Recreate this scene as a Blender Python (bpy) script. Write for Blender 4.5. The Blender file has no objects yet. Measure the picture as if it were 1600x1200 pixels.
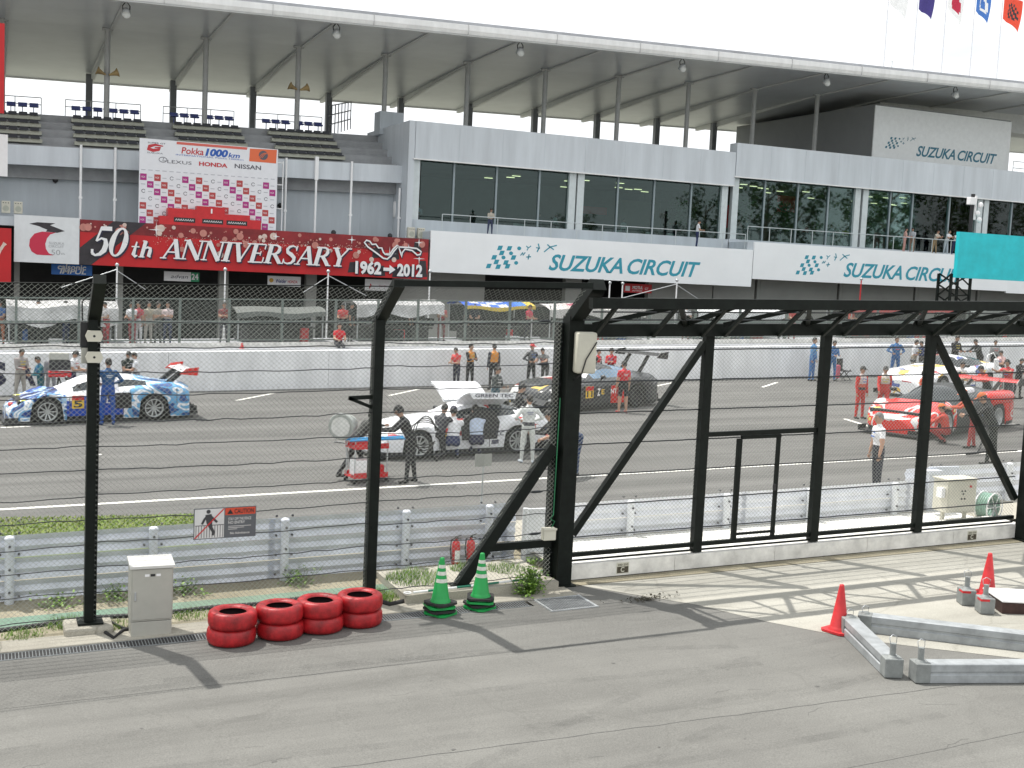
import bpy, bmesh, math, random
import numpy as np
from mathutils import Vector, Matrix, noise as mnoise
from math import sin, cos, pi, radians, sqrt, atan, atan2
random.seed(7)
S = bpy.context.scene
COL = S.collection

# ------------------------------------------------------------------ camera
FPX = 1870.0
AZ, PITCH, ROLL = radians(66.3), atan(174 / 1870), radians(2.7)
CAM = np.array([0.0, 0.0, 5.3])
_f = np.array([cos(AZ) * cos(PITCH), sin(AZ) * cos(PITCH), -sin(PITCH)])
_r0 = np.array([sin(AZ), -cos(AZ), 0.0])
_u0 = np.cross(_r0, _f)
_r = cos(ROLL) * _r0 + sin(ROLL) * _u0
_u = -sin(ROLL) * _r0 + cos(ROLL) * _u0
cd = bpy.data.cameras.new('camera')
cd.sensor_width = 36.0
cd.lens = FPX / 1600 * 36
cd.clip_start, cd.clip_end = 0.1, 5000
cam = bpy.data.objects.new('camera', cd)
COL.objects.link(cam)
cam.matrix_world = Matrix(((_r[0], _u[0], -_f[0], CAM[0]), (_r[1], _u[1], -_f[1], CAM[1]),
                           (_r[2], _u[2], -_f[2], CAM[2]), (0, 0, 0, 1)))
S.camera = cam

# ------------------------------------------------------------------ world, sun, exposure
SUN_EL = radians(64.0)
SUN_AZ = atan2(0.41, -0.25)                 # direction towards the sun in the ground plane
w = bpy.data.worlds.new('World')
S.world = w
w.use_nodes = True
nt = w.node_tree
nt.nodes.clear()
N = nt.nodes.new
L = nt.links.new
out = N('ShaderNodeOutputWorld')
sky = N('ShaderNodeTexSky')
sky.sky_type = 'NISHITA'
sky.sun_disc = False
sky.sun_elevation = SUN_EL
sky.sun_rotation = pi / 2 - SUN_AZ
sky.dust_density = 2.5
bg1 = N('ShaderNodeBackground')
bg1.inputs[1].default_value = 0.12
L(sky.outputs[0], bg1.inputs[0])
bg2 = N('ShaderNodeBackground')             # bright thin cloud
bg2.inputs[0].default_value = (0.955, 0.98, 1.0, 1)
bg2.inputs[1].default_value = 1.06
tc = N('ShaderNodeTexCoord')
mp = N('ShaderNodeMapping')
mp.inputs['Scale'].default_value = (1.6, 1.6, 5.0)
L(tc.outputs['Generated'], mp.inputs[0])
ns = N('ShaderNodeTexNoise')
ns.inputs['Scale'].default_value = 2.4
ns.inputs['Detail'].default_value = 6
L(mp.outputs[0], ns.inputs['Vector'])
cr = N('ShaderNodeValToRGB')
cr.color_ramp.elements[0].position = 0.22
cr.color_ramp.elements[0].color = (0.62, 0.62, 0.62, 1)
cr.color_ramp.elements[1].position = 0.42
cr.color_ramp.elements[1].color = (1, 1, 1, 1)
L(ns.outputs['Fac'], cr.inputs[0])
mx = N('ShaderNodeMixShader')
L(cr.outputs[0], mx.inputs[0])
L(bg1.outputs[0], mx.inputs[1])
L(bg2.outputs[0], mx.inputs[2])
L(mx.outputs[0], out.inputs[0])

sd = bpy.data.lights.new('sun', 'SUN')
sd.energy = 4.6
sd.angle = radians(0.55)
sd.color = (1.0, 0.96, 0.90)
sun = bpy.data.objects.new('sun', sd)
COL.objects.link(sun)
to_sun = Vector((cos(SUN_EL) * cos(SUN_AZ), cos(SUN_EL) * sin(SUN_AZ), sin(SUN_EL)))
sun.rotation_euler = to_sun.to_track_quat('Z', 'Y').to_euler()
sun.location = (0, 0, 40)
S.view_settings.view_transform = 'Standard'
S.view_settings.look = 'None'
S.view_settings.exposure = 0.30
S.view_settings.gamma = 1.0

# ------------------------------------------------------------------ survey: sight lines of the photograph met with real planes
GR = 0.0266                                  # the straight climbs to the right
def gz(x, c=0.0): return GR * x + c
def ray(px, py): return _f * FPX + _r * (px - 800) + _u * (600 - py)
def onY(px, py, Y):
    d = ray(px, py)
    return CAM + d * (Y / d[1])
def onG(px, py, c=0.0):
    d = ray(px, py)
    n = np.array([-GR, 0, 1.0])
    return CAM + d * ((c - n @ CAM) / (n @ d))
def onX(px, py, X):
    d = ray(px, py)
    return CAM + d * (X / d[0])

# ------------------------------------------------------------------ materials
_mats = {}
def mat(name, col, rough=0.6, metal=0.0, var=0.06, scale=3.0, spec=0.5, emit=None, bump=0.0, coat=0.0, stretch=None):
    if name in _mats: return _mats[name]
    m = bpy.data.materials.new(name)
    m.use_nodes = True
    t = m.node_tree
    b = t.nodes['Principled BSDF']
    b.inputs['Roughness'].default_value = rough
    b.inputs['Metallic'].default_value = metal
    b.inputs['Specular IOR Level'].default_value = spec
    b.inputs['Coat Weight'].default_value = coat
    c = (col[0], col[1], col[2], 1)
    b.inputs['Base Color'].default_value = c
    if var > 0:
        co = t.nodes.new('ShaderNodeTexCoord')
        n = t.nodes.new('ShaderNodeTexNoise')
        n.inputs['Scale'].default_value = scale
        n.inputs['Detail'].default_value = 7
        n.inputs['Roughness'].default_value = 0.65
        if stretch:
            mpn = t.nodes.new('ShaderNodeMapping')
            mpn.inputs['Scale'].default_value = stretch
            t.links.new(co.outputs['Object'], mpn.inputs[0])
            t.links.new(mpn.outputs[0], n.inputs['Vector'])
        else: t.links.new(co.outputs['Object'], n.inputs['Vector'])
        r = t.nodes.new('ShaderNodeValToRGB')
        r.color_ramp.elements[0].position = 0.28
        r.color_ramp.elements[1].position = 0.72
        r.color_ramp.elements[0].color = tuple(x * (1 - 2.2 * var) for x in c[:3]) + (1,)
        r.color_ramp.elements[1].color = tuple(min(1, x * (1 + 1.6 * var)) for x in c[:3]) + (1,)
        t.links.new(n.outputs['Fac'], r.inputs[0])
        t.links.new(r.outputs[0], b.inputs['Base Color'])
        if bump > 0:
            bp = t.nodes.new('ShaderNodeBump')
            bp.inputs['Strength'].default_value = bump
            bp.inputs['Distance'].default_value = 0.01
            n2 = t.nodes.new('ShaderNodeTexNoise')
            n2.inputs['Scale'].default_value = scale * 14
            n2.inputs['Detail'].default_value = 4
            t.links.new(co.outputs['Object'], n2.inputs['Vector'])
            t.links.new(n2.outputs['Fac'], bp.inputs['Height'])
            t.links.new(bp.outputs[0], b.inputs['Normal'])
    if emit:
        b.inputs['Emission Color'].default_value = (emit[0], emit[1], emit[2], 1)
        b.inputs['Emission Strength'].default_value = emit[3]
    _mats[name] = m
    return m

def ground_mat(name, base, dark, light, streak=0.0, speck=0.25, rough=0.85, crack=0.0, patch=0.5):
    """asphalt or concrete: large stains, tyre-wide streaks along the straight, fine aggregate"""
    m = bpy.data.materials.new(name)
    m.use_nodes = True
    t = m.node_tree
    b = t.nodes['Principled BSDF']
    b.inputs['Roughness'].default_value = rough
    b.inputs['Specular IOR Level'].default_value = 0.3
    nn, ll = t.nodes.new, t.links.new
    co = nn('ShaderNodeTexCoord')
    def noise(sc, det, vec=None, scale=None):
        n = nn('ShaderNodeTexNoise')
        n.inputs['Scale'].default_value = sc
        n.inputs['Detail'].default_value = det
        n.inputs['Roughness'].default_value = 0.6
        if scale:
            mpn = nn('ShaderNodeMapping')
            mpn.inputs['Scale'].default_value = scale
            ll(co.outputs['Object'], mpn.inputs[0])
            ll(mpn.outputs[0], n.inputs['Vector'])
        else:
            ll(co.outputs['Object'], n.inputs['Vector'])
        return n.outputs['Fac']
    def ramp(f, p0, p1, c0, c1):
        r = nn('ShaderNodeValToRGB')
        e = r.color_ramp.elements
        e[0].position, e[1].position = p0, p1
        e[0].color, e[1].color = c0 + (1,), c1 + (1,)
        ll(f, r.inputs[0])
        return r.outputs[0]
    def mix(kind, fac, a, bb):
        x = nn('ShaderNodeMix')
        x.data_type = 'RGBA'
        x.blend_type = kind
        if isinstance(fac, float): x.inputs[0].default_value = fac
        else: ll(fac, x.inputs[0])
        ll(a, x.inputs[6])
        ll(bb, x.inputs[7])
        return x.outputs[2]
    c = ramp(noise(0.35, 8), 0.3, 0.7, dark, light)
    c = mix('MIX', 1 - patch, c, ramp(noise(2.2, 6), 0.35, 0.65, base, light))
    if streak > 0:
        c = mix('MULTIPLY', streak, c, ramp(noise(1.0, 5, scale=(0.06, 1.5, 1)), 0.35, 0.62, (0.45, 0.45, 0.45), (1.1, 1.1, 1.1)))
    c = mix('MULTIPLY', speck, c, ramp(noise(55, 3), 0.3, 0.7, (0.25, 0.25, 0.25), (1.5, 1.5, 1.5)))
    if crack > 0:
        v = nn('ShaderNodeTexVoronoi')
        v.feature = 'DISTANCE_TO_EDGE'
        v.inputs['Scale'].default_value = 0.33
        mpn = nn('ShaderNodeMapping')
        n = nn('ShaderNodeTexNoise')
        n.inputs['Scale'].default_value = 1.3
        ll(co.outputs['Object'], n.inputs['Vector'])
        va = nn('ShaderNodeVectorMath')
        va.operation = 'MULTIPLY_ADD'
        va.inputs[1].default_value = (0.9, 0.9, 0)
        ll(n.outputs['Color'], va.inputs[0])
        ll(co.outputs['Object'], va.inputs[2])
        ll(va.outputs[0], v.inputs['Vector'])
        c = mix('MULTIPLY', crack, c, ramp(v.outputs['Distance'], 0.0, 0.012, (0.35, 0.34, 0.32), (1, 1, 1)))
    ll(c, b.inputs['Base Color'])
    bp = nn('ShaderNodeBump')
    bp.inputs['Strength'].default_value = 0.35
    bp.inputs['Distance'].default_value = 0.008
    ll(noise(70, 3), bp.inputs['Height'])
    ll(bp.outputs[0], b.inputs['Normal'])
    _mats[name] = m
    return m

# ------------------------------------------------------------------ mesh builder
class MB:
    def __init__(s):
        s.v, s.f, s.m, s.sm = [], [], [], []
    def add(s, vs, fs, mi=0, smooth=False):
        o = len(s.v)
        s.v += [tuple(map(float, p)) for p in vs]
        for f in fs:
            s.f.append(tuple(o + i for i in f))
            s.m.append(mi)
            s.sm.append(smooth)
        return s
    def box(s, a, b, mi=0, M=None):
        x0, y0, z0 = a
        x1, y1, z1 = b
        vs = [(x0, y0, z0), (x1, y0, z0), (x1, y1, z0), (x0, y1, z0), (x0, y0, z1), (x1, y0, z1), (x1, y1, z1), (x0, y1, z1)]
        if M is not None: vs = [M @ Vector(p) for p in vs]
        return s.add(vs, [(0, 3, 2, 1), (4, 5, 6, 7), (0, 1, 5, 4), (1, 2, 6, 5), (2, 3, 7, 6), (3, 0, 4, 7)], mi)
    def bbox(s, a, b, r=0.02, mi=0, M=None, sm=False):
        """box with chamfered edges"""
        bm = bmesh.new()
        bmesh.ops.create_cube(bm, size=1)
        c = [(a[i] + b[i]) / 2 for i in range(3)]
        d = [abs(b[i] - a[i]) for i in range(3)]
        for v in bm.verts: v.co = Vector((c[0] + v.co.x * d[0], c[1] + v.co.y * d[1], c[2] + v.co.z * d[2]))
        bmesh.ops.bevel(bm, geom=bm.edges[:], offset=min(r, min(d) * 0.45), segments=2, affect='EDGES', profile=0.5)
        bm.verts.index_update()
        vs = [(M @ v.co if M is not None else v.co)[:] for v in bm.verts]
        fs = [[v.index for v in f.verts] for f in bm.faces]
        bm.free()
        return s.add(vs, fs, mi, sm)
    def sbox(s, x0, x1, y0, y1, z0, z1, mi=0):
        """box whose bottom and top follow the climb of the straight; z given above the grade"""
        vs = []
        for z in (z0, z1):
            for (x, y) in ((x0, y0), (x1, y0), (x1, y1), (x0, y1)): vs.append((x, y, gz(x, z)))
        return s.add(vs, [(0, 3, 2, 1), (4, 5, 6, 7), (0, 1, 5, 4), (1, 2, 6, 5), (2, 3, 7, 6), (3, 0, 4, 7)], mi)
    def cyl(s, p0, p1, r0, r1=None, n=10, mi=0, smooth=True, caps=True):
        if r1 is None: r1 = r0
        p0, p1 = Vector(p0), Vector(p1)
        q = (p1 - p0).to_track_quat('Z', 'Y')
        a, b = q @ Vector((1, 0, 0)), q @ Vector((0, 1, 0))
        vs = []
        for p, r in ((p0, r0), (p1, r1)):
            for i in range(n):
                t = 2 * pi * i / n
                vs.append(p + (a * cos(t) + b * sin(t)) * r)
        s.add(vs, [(i, (i + 1) % n, n + (i + 1) % n, n + i) for i in range(n)], mi, smooth)
        if caps: s.add(vs, [tuple(range(n - 1, -1, -1)), tuple(range(n, 2 * n))], mi)
        return s
    def tube(s, pts, r, n=6, mi=0, closed=False):
        pts = [Vector(p) for p in pts]
        k = len(pts)
        vs = []
        for i, p in enumerate(pts):
            a = pts[(i - 1) % k] if (closed or i > 0) else p
            b = pts[(i + 1) % k] if (closed or i < k - 1) else p
            d = (b - a)
            if d.length < 1e-9: d = Vector((0, 0, 1))
            d.normalize()
            ref = Vector((0, 0, 1)) if abs(d.z) < 0.9 else Vector((0, 1, 0))
            x = d.cross(ref).normalized()
            y = d.cross(x)
            rr = r[i] if isinstance(r, (list, tuple)) else r
            for j in range(n):
                t = 2 * pi * j / n
                vs.append(p + (x * cos(t) + y * sin(t)) * rr)
        fs = []
        for i in range(k if closed else k - 1):
            for j in range(n):
                i2, j2 = (i + 1) % k, (j + 1) % n
                fs.append((i * n + j, i * n + j2, i2 * n + j2, i2 * n + j))
        s.add(vs, fs, mi, True)
        if not closed: s.add(vs, [tuple(range(n - 1, -1, -1)), tuple(range((k - 1) * n, k * n))], mi)
        return s
    def bar(s, p0, p1, wx, wy, mi=0, up=(0, 0, 1)):
        """rectangular bar between two points"""
        p0, p1 = Vector(p0), Vector(p1)
        d = (p1 - p0).normalized()
        u = Vector(up)
        if abs(d.dot(u)) > 0.95: u = Vector((0, 1, 0))
        x = d.cross(u).normalized() * (wx / 2)
        y = x.cross(d).normalized() * (wy / 2)
        vs = [p + a * x + b * y for p in (p0, p1) for a, b in ((-1, -1), (1, -1), (1, 1), (-1, 1))]
        return s.add(vs, [(3, 2, 1, 0), (4, 5, 6, 7), (0, 1, 5, 4), (1, 2, 6, 5), (2, 3, 7, 6), (3, 0, 4, 7)], mi)
    def lathe(s, prof, n=20, mi=0, c=(0, 0, 0), M=None, smooth=True, close=False):
        """prof: list of (radius, height)"""
        vs, fs = [], []
        k = len(prof)
        for (r, z) in prof:
            for i in range(n):
                t = 2 * pi * i / n
                p = Vector((r * cos(t), r * sin(t), z))
                if M is not None: p = M @ p
                vs.append((p.x + c[0], p.y + c[1], p.z + c[2]))
        for j in range(k if close else k - 1):
            j2 = (j + 1) % k
            for i in range(n):
                fs.append((j * n + i, j * n + (i + 1) % n, j2 * n + (i + 1) % n, j2 * n + i))
        s.add(vs, fs, mi, smooth)
        if not close: s.add(vs, [tuple(range(n - 1, -1, -1)), tuple(range((k - 1) * n, k * n))], mi)
        return s
    def ball(s, c, r, n=10, mi=0, M=None):
        r = (r, r, r) if not isinstance(r, (tuple, list)) else r
        prof = []
        vs, fs = [], []
        k = max(5, n // 2 + 1)
        for j in range(k + 1):
            a = -pi / 2 + pi * j / k
            for i in range(n):
                t = 2 * pi * i / n
                p = Vector((r[0] * cos(a) * cos(t), r[1] * cos(a) * sin(t), r[2] * sin(a)))
                if M is not None: p = M @ p
                vs.append((p.x + c[0], p.y + c[1], p.z + c[2]))
        for j in range(k):
            for i in range(n):
                fs.append((j * n + i, j * n + (i + 1) % n, (j + 1) * n + (i + 1) % n, (j + 1) * n + i))
        return s.add(vs, fs, mi, True)
    def prism(s, poly, fr, th, mi=0):
        """2-D polygon through frame fr(u,v)->Vector, thickness th along the frame normal"""
        k = len(poly)
        o, ux, uy = Vector(fr(0, 0)), Vector(fr(1, 0)) - Vector(fr(0, 0)), Vector(fr(0, 1)) - Vector(fr(0, 0))
        nrm = ux.cross(uy).normalized()
        a = [Vector(fr(u, v)) for u, v in poly]
        b = [p + nrm * th for p in a]
        return s.add(a + b, [tuple(range(k - 1, -1, -1)), tuple(range(k, 2 * k))] + [(i, (i + 1) % k, k + (i + 1) % k, k + i) for i in range(k)], mi)
    def grid(s, P, mi=0, smooth=True, flip=False):
        r, c = len(P), len(P[0])
        fs = []
        for i in range(r - 1):
            for j in range(c - 1):
                q = (i * c + j, i * c + j + 1, (i + 1) * c + j + 1, (i + 1) * c + j)
                fs.append(q[::-1] if flip else q)
        return s.add([p for row in P for p in row], fs, mi, smooth)

_org = {}
def link(o, parent=None):
    COL.objects.link(o)
    if parent is not None: o.parent = parent
def obj(name, mb, mats, parent=None, world=False, label=None, weld=False):
    """link ONE mesh object; world=True: vertices are in world space and the (unrotated) parent's place is taken off"""
    me = bpy.data.meshes.new(name)
    off = Vector((0, 0, 0))
    if world and parent is not None: off = _org.get(parent.name, Vector((0, 0, 0)))
    if off.length > 0: vs = [(p[0] - off.x, p[1] - off.y, p[2] - off.z) for p in mb.v]
    else: vs = mb.v
    me.from_pydata(vs, [], mb.f)
    if not isinstance(mats, (list, tuple)): mats = [mats]
    for m in mats: me.materials.append(m)
    me.polygons.foreach_set('material_index', mb.m)
    me.polygons.foreach_set('use_smooth', mb.sm)
    if weld:
        bm = bmesh.new()
        bm.from_mesh(me)
        bmesh.ops.remove_doubles(bm, verts=bm.verts, dist=0.0005)
        bm.to_mesh(me)
        bm.free()
    me.update()
    o = bpy.data.objects.new(name, me)
    link(o, parent)
    _org[o.name] = off
    if label: o['label'] = label
    return o
def tag(o, label=None, cat=None, group=None, kind=None):
    if label: o['label'] = label
    if cat: o['category'] = cat
    if group: o['group'] = group
    if kind: o['kind'] = kind
    return o
def thing(name, label, cat, loc=(0, 0, 0), rz=0.0, group=None, scale=None, rx=0, ry=0):
    o = bpy.data.objects.new(name, None)
    o.empty_display_size = 0.2
    o.location = loc
    o.rotation_euler = (rx, ry, rz)
    if scale: o.scale = (scale,) * 3
    link(o)
    _org[o.name] = Vector(loc)
    return tag(o, label, cat, group)
def solo(name, mb, mats, label, cat, loc=(0, 0, 0), group=None, rz=0.0):
    """a thing that is one mesh; vertices local to loc"""
    o = obj(name, mb, mats)
    o.location = loc
    o.rotation_euler = (0, 0, rz)
    return tag(o, label, cat, group)
def struct(name, mb, mats, kind='structure'):
    o = obj(name, mb, mats)
    o['kind'] = kind
    return o
def dup(root, loc, rz=None, label=None, group=None):
    r = root.copy()
    COL.objects.link(r)
    r.location = loc
    if rz is not None: r.rotation_euler = (0, 0, rz)
    if label: r['label'] = label
    if group: r['group'] = group
    def rec(a, b):
        for ch in list(a.children):
            c = ch.copy()
            COL.objects.link(c)
            c.parent = b
            rec(ch, c)
    rec(root, r)
    return r

# ------------------------------------------------------------------ lettering
def glyphs(body, size=1.0, bold=0.0, shear=0.0, spacing=1.0, align='LEFT'):
    cu = bpy.data.curves.new('lettering', 'FONT')
    cu.body = body
    cu.size = size
    cu.offset = bold
    cu.shear = shear
    cu.space_character = spacing
    cu.align_x = align
    cu.resolution_u = 3
    cu.fill_mode = 'FRONT'
    o = bpy.data.objects.new('lettering', cu)
    COL.objects.link(o)
    dg = bpy.context.evaluated_depsgraph_get()
    me = o.evaluated_get(dg).to_mesh()
    vs = [v.co.copy() for v in me.vertices]
    fs = [tuple(p.vertices) for p in me.polygons]
    o.evaluated_get(dg).to_mesh_clear()
    bpy.data.objects.remove(o)
    bpy.data.curves.remove(cu)
    return vs, fs
def text(mb, body, fr, x, y, wid=None, hgt=0.7, mi=0, bold=0.0, shear=0.0, spacing=1.0, lift=0.0):
    """write on a frame fr(u,v): lower-left at (x,y); cap height hgt; stretched to width wid"""
    vs, fs = glyphs(body, 1.0, bold, shear, spacing)
    if not vs: return
    x0, x1 = min(v.x for v in vs), max(v.x for v in vs)
    y1 = 0.69
    sx = (wid / (x1 - x0)) if wid else hgt / y1
    sy = hgt / y1
    o, ux, uy = Vector(fr(0, 0)), Vector(fr(1, 0)) - Vector(fr(0, 0)), Vector(fr(0, 1)) - Vector(fr(0, 0))
    n = ux.cross(uy).normalized() * lift
    mb.add([Vector(fr(x + (v.x - x0) * sx, y + v.y * sy)) + n for v in vs], fs, mi)
def poly(mb, pts, fr, mi=0, lift=0.0):
    o, ux, uy = Vector(fr(0, 0)), Vector(fr(1, 0)) - Vector(fr(0, 0)), Vector(fr(0, 1)) - Vector(fr(0, 0))
    n = ux.cross(uy).normalized() * lift
    mb.add([Vector(fr(u, v)) + n for u, v in pts], [tuple(range(len(pts)))], mi)
def stroke(mb, pts, wd, fr, mi=0, lift=0.0, closed=False):
    """flat ribbon along a 2-D polyline"""
    k = len(pts)
    Lp, Rp = [], []
    for i, (x, y) in enumerate(pts):
        a = pts[(i - 1) % k] if (closed or i > 0) else pts[i]
        b = pts[(i + 1) % k] if (closed or i < k - 1) else pts[i]
        dx, dy = b[0] - a[0], b[1] - a[1]
        l = sqrt(dx * dx + dy * dy) or 1
        ww = (wd[i] if isinstance(wd, (list, tuple)) else wd) / 2
        Lp.append((x - dy / l * ww, y + dx / l * ww))
        Rp.append((x + dy / l * ww, y - dx / l * ww))
    for i in range(k if closed else k - 1):
        j = (i + 1) % k
        poly(mb, [Rp[i], Rp[j], Lp[j], Lp[i]], fr, mi, lift)
def disc(mb, c, r, fr, mi=0, lift=0.0, n=14, ry=None):
    ry = ry or r
    poly(mb, [(c[0] + r * cos(2 * pi * i / n), c[1] + ry * sin(2 * pi * i / n)) for i in range(n)], fr, mi, lift)
def arc(c, r, a0, a1, n=10, ry=None):
    ry = ry or r
    return [(c[0] + r * cos(radians(a0 + (a1 - a0) * i / n)), c[1] + ry * sin(radians(a0 + (a1 - a0) * i / n))) for i in range(n + 1)]
def frame(o, ux=(1, 0, 0), uy=(0, 0, 1)):
    o, ux, uy = Vector(o), Vector(ux), Vector(uy)
    return lambda u, v: o + ux * u + uy * v
# ================================================================== SETTING
def sheet(name, pts, c, m, kind='structure', sub=1):
    b = MB()
    vs = [(x, y, gz(x, c)) for x, y in pts]
    b.add(vs, [tuple(range(len(vs)))])
    return struct(name, b, m, kind)
def rect(x0, x1, y0, y1): return [(x0, y0), (x1, y0), (x1, y1), (x0, y1)]

ASPH = ground_mat('service asphalt', (0.154, 0.152, 0.141), (0.120, 0.118, 0.110), (0.178, 0.176, 0.163), streak=0.30, speck=0.30, crack=0.10, patch=0.6)
TRK = ground_mat('track asphalt', (0.132, 0.130, 0.124), (0.106, 0.104, 0.099), (0.148, 0.146, 0.139), streak=0.6, speck=0.3)
CONC = ground_mat('apron concrete', (0.34, 0.33, 0.29), (0.27, 0.26, 0.225), (0.40, 0.39, 0.345), streak=0.30, speck=0.25, crack=0.25)
CURB = ground_mat('kerb concrete', (0.34, 0.32, 0.27), (0.25, 0.23, 0.19), (0.42, 0.40, 0.34), speck=0.3, crack=0.5)
DIRT = ground_mat('bare earth', (0.24, 0.21, 0.15), (0.14, 0.13, 0.08), (0.34, 0.31, 0.23), speck=0.5)
GREENP = ground_mat('worn green paint', (0.12, 0.20, 0.15), (0.15, 0.16, 0.11), (0.16, 0.27, 0.21), speck=0.3)
LAND = ground_mat('far ground', (0.20, 0.20, 0.17), (0.15, 0.16, 0.12), (0.24, 0.24, 0.20), speck=0.2)
TURF = ground_mat('turf soil', (0.10, 0.14, 0.03), (0.07, 0.11, 0.02), (0.15, 0.19, 0.05), speck=0.5)
PAINTW = mat('road marking white', (0.72, 0.71, 0.66), 0.7, var=0.12, scale=4)
WALLW = mat('white concrete', (0.76, 0.77, 0.78), 0.75, var=0.09, scale=1.4, stretch=(1, 1, .25))
SLABW = mat('white painted slab', (0.70, 0.69, 0.65), 0.7, var=0.16, scale=2.4)
BLACKP = mat('black green paint', (0.006, 0.009, 0.007), 0.5, var=0.25, scale=6, spec=0.2)
DARKW = mat('dark wire', (0.02, 0.024, 0.028), 0.5, var=0)
GALV = mat('galvanised steel', (0.48, 0.50, 0.51), 0.45, 0.55, var=0.12, scale=5)
RAILM = mat('guard rail zinc', (0.64, 0.67, 0.73), 0.5, 0.15, var=0.08, scale=2.5)
RAILW = mat('guard rail white', (0.76, 0.78, 0.82), 0.5, 0.05, var=0.06, scale=2.5)
WIRE = mat('chain link zinc', (0.25, 0.265, 0.24), 0.5, 0.15, var=0)
POSTW = mat('white post paint', (0.74, 0.76, 0.78), 0.5, var=0.06)
GREYB = mat('cabinet grey', (0.40, 0.395, 0.35), 0.5, var=0.04)
CREAM = mat('cream enamel', (0.58, 0.56, 0.47), 0.5, var=0.05)
BLACK = mat('black rubber', (0.018, 0.018, 0.018), 0.75, var=0.2)
BLK = mat('black plastic', (0.014, 0.014, 0.016), 0.45, var=0)
WHT = mat('white lacquer', (0.82, 0.82, 0.82), 0.4, var=0.03)
RED = mat('red lacquer', (0.55, 0.015, 0.02), 0.45, var=0.08)
TEAL = mat('teal lettering', (0.03, 0.30, 0.40), 0.6, var=0.0)

sheet('ground', rect(-400, 700, -400, 700), -0.12, LAND)
sheet('service_road', [(-30, -30), (60, -30), (60, 17.42), (7.72, 17.42), (7.72, 16.33), (-30, 16.33)], 0.0, ASPH)
sheet('concrete_apron', [(8.72, 17.38), (10.14, 15.55), (10.68, 14.42), (11.45, 13.25), (12.13, 12.6), (13.6, 11.3), (18, 8.5), (40, 8.5), (40, 17.38)], 0.004, CONC)
sheet('race_track', rect(-60, 140, 21.0, 46.2), 0.0, TRK).location.z = 0.2
sheet('pit_lane', rect(-60, 140, 46.2, 67.2), 0.15, TRK)
b = MB(); b.sbox(-30, 8.6, 16.62, 17.12, -0.15, 0.02); struct('kerb_strip', b, CURB)
b = MB()                                            # bank between the fence and the track
for i in range(60):
    x0, x1 = -30 + i * 2.2, -30 + (i + 1) * 2.2
    for (y0, z0), (y1, z1) in (((17.12, 0.012), (17.72, 0.02)), ((17.72, 0.02), (18.2, 0.02)), ((18.2, 0.02), (21.0, 0.2))):
        k = 1 if (y0 == 17.72) else 0
        b.add([(x0, y0, gz(x0, z0)), (x1, y0, gz(x1, z0)), (x1, y1, gz(x1, z1)), (x0, y1, gz(x0, z1))], [(0, 1, 2, 3)], k)
struct('earth_bank', b, [DIRT, GREENP])
sheet('white_slab', rect(8.75, 18.7, 18.26, 19.25), 0.222, SLABW)
sheet('track_shoulder', rect(8.7, 60, 18.1, 21.1), 0.215, CURB)
# grass verge between rail and track on the left
sheet('grass_verge_soil', [(-30, 20.0), (3.2, 20.0), (4.6, 23.4), (3.0, 23.75), (-30, 24.5)], 0.206, TURF)
b = MB()
rnd = random.Random(3)
for i in range(9000):
    x = rnd.uniform(-1.5, 4.4)
    y = rnd.uniform(21.8, 24.3)
    if y > 24.35 - 0.22 * max(0, x) or x > 3.2 + (y - 21.8) * 0.55: continue
    a, h = rnd.uniform(0, 6.28), rnd.uniform(0.02, 0.055)
    z = gz(x, 0.205)
    dx, dy = cos(a) * 0.018, sin(a) * 0.018
    lx, ly = rnd.uniform(-0.05, 0.05), rnd.uniform(-0.05, 0.05)
    b.add([(x - dx, y - dy, z), (x + dx, y + dy, z), (x + lx, y + ly, z + h)], [(0, 1, 2)], rnd.choice((0, 0, 1)))
GRA = mat('grass blades', (0.17, 0.26, 0.035), 0.7, var=0.1)
GRB = mat('dry grass blades', (0.26, 0.29, 0.08), 0.7, var=0.1)
struct('grass_verge', b, [GRA, GRB], 'stuff')

# sealed joints and dark patches in the service road
b = MB()
rj = random.Random(17)
def joint(pts, wd, c=.0022):
    for (xa, ya), (xb, yb) in zip(pts, pts[1:]):
        l = sqrt((xb - xa) ** 2 + (yb - ya) ** 2); nx, ny = -(yb - ya) / l * wd / 2, (xb - xa) / l * wd / 2
        b.add([(x, y, gz(x, c)) for x, y in ((xa - nx, ya - ny), (xb - nx, yb - ny), (xb + nx, yb + ny), (xa + nx, ya + ny))], [(0, 1, 2, 3)])
def wander(x0, y0, x1, y1, n, am): return [(x0 + (x1 - x0) * i / n, y0 + (y1 - y0) * i / n + rj.uniform(-am, am)) for i in range(n + 1)]
joint(wander(-2, 11.9, 14, 11.2, 60, .012), .012)
joint(wander(2.5, 9.6, 13, 9.9, 40, .015), .008)
joint(wander(-1, 14.6, 8.2, 14.4, 40, .01), .009)
for i in range(26):
    x, y = rj.uniform(0, 12), rj.uniform(9, 16); n = rj.randint(3, 7); a = rj.uniform(-.5, .5)
    joint([(x + .09 * k * cos(a) + rj.uniform(-.02, .02), y + .09 * k * sin(a) + rj.uniform(-.03, .03)) for k in range(n)], .004)
struct('road_joints', b, mat('joint tar', (.085, .084, .08), .8, var=.2))
b = MB()
for i in range(18):
    x, y, r = rj.uniform(-.5, 12), rj.uniform(9.5, 16), rj.choice((.01, .015, .02, .03))
    b.add([(x + r * cos(k * pi / 5) * rj.uniform(.6, 1.3), y + r * .8 * sin(k * pi / 5) * rj.uniform(.6, 1.3), gz(x, .0034)) for k in range(10)], [tuple(range(10))])
struct('oil_spots', b, mat('oil stain', (.10, .098, .092), .6, var=.2))
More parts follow.
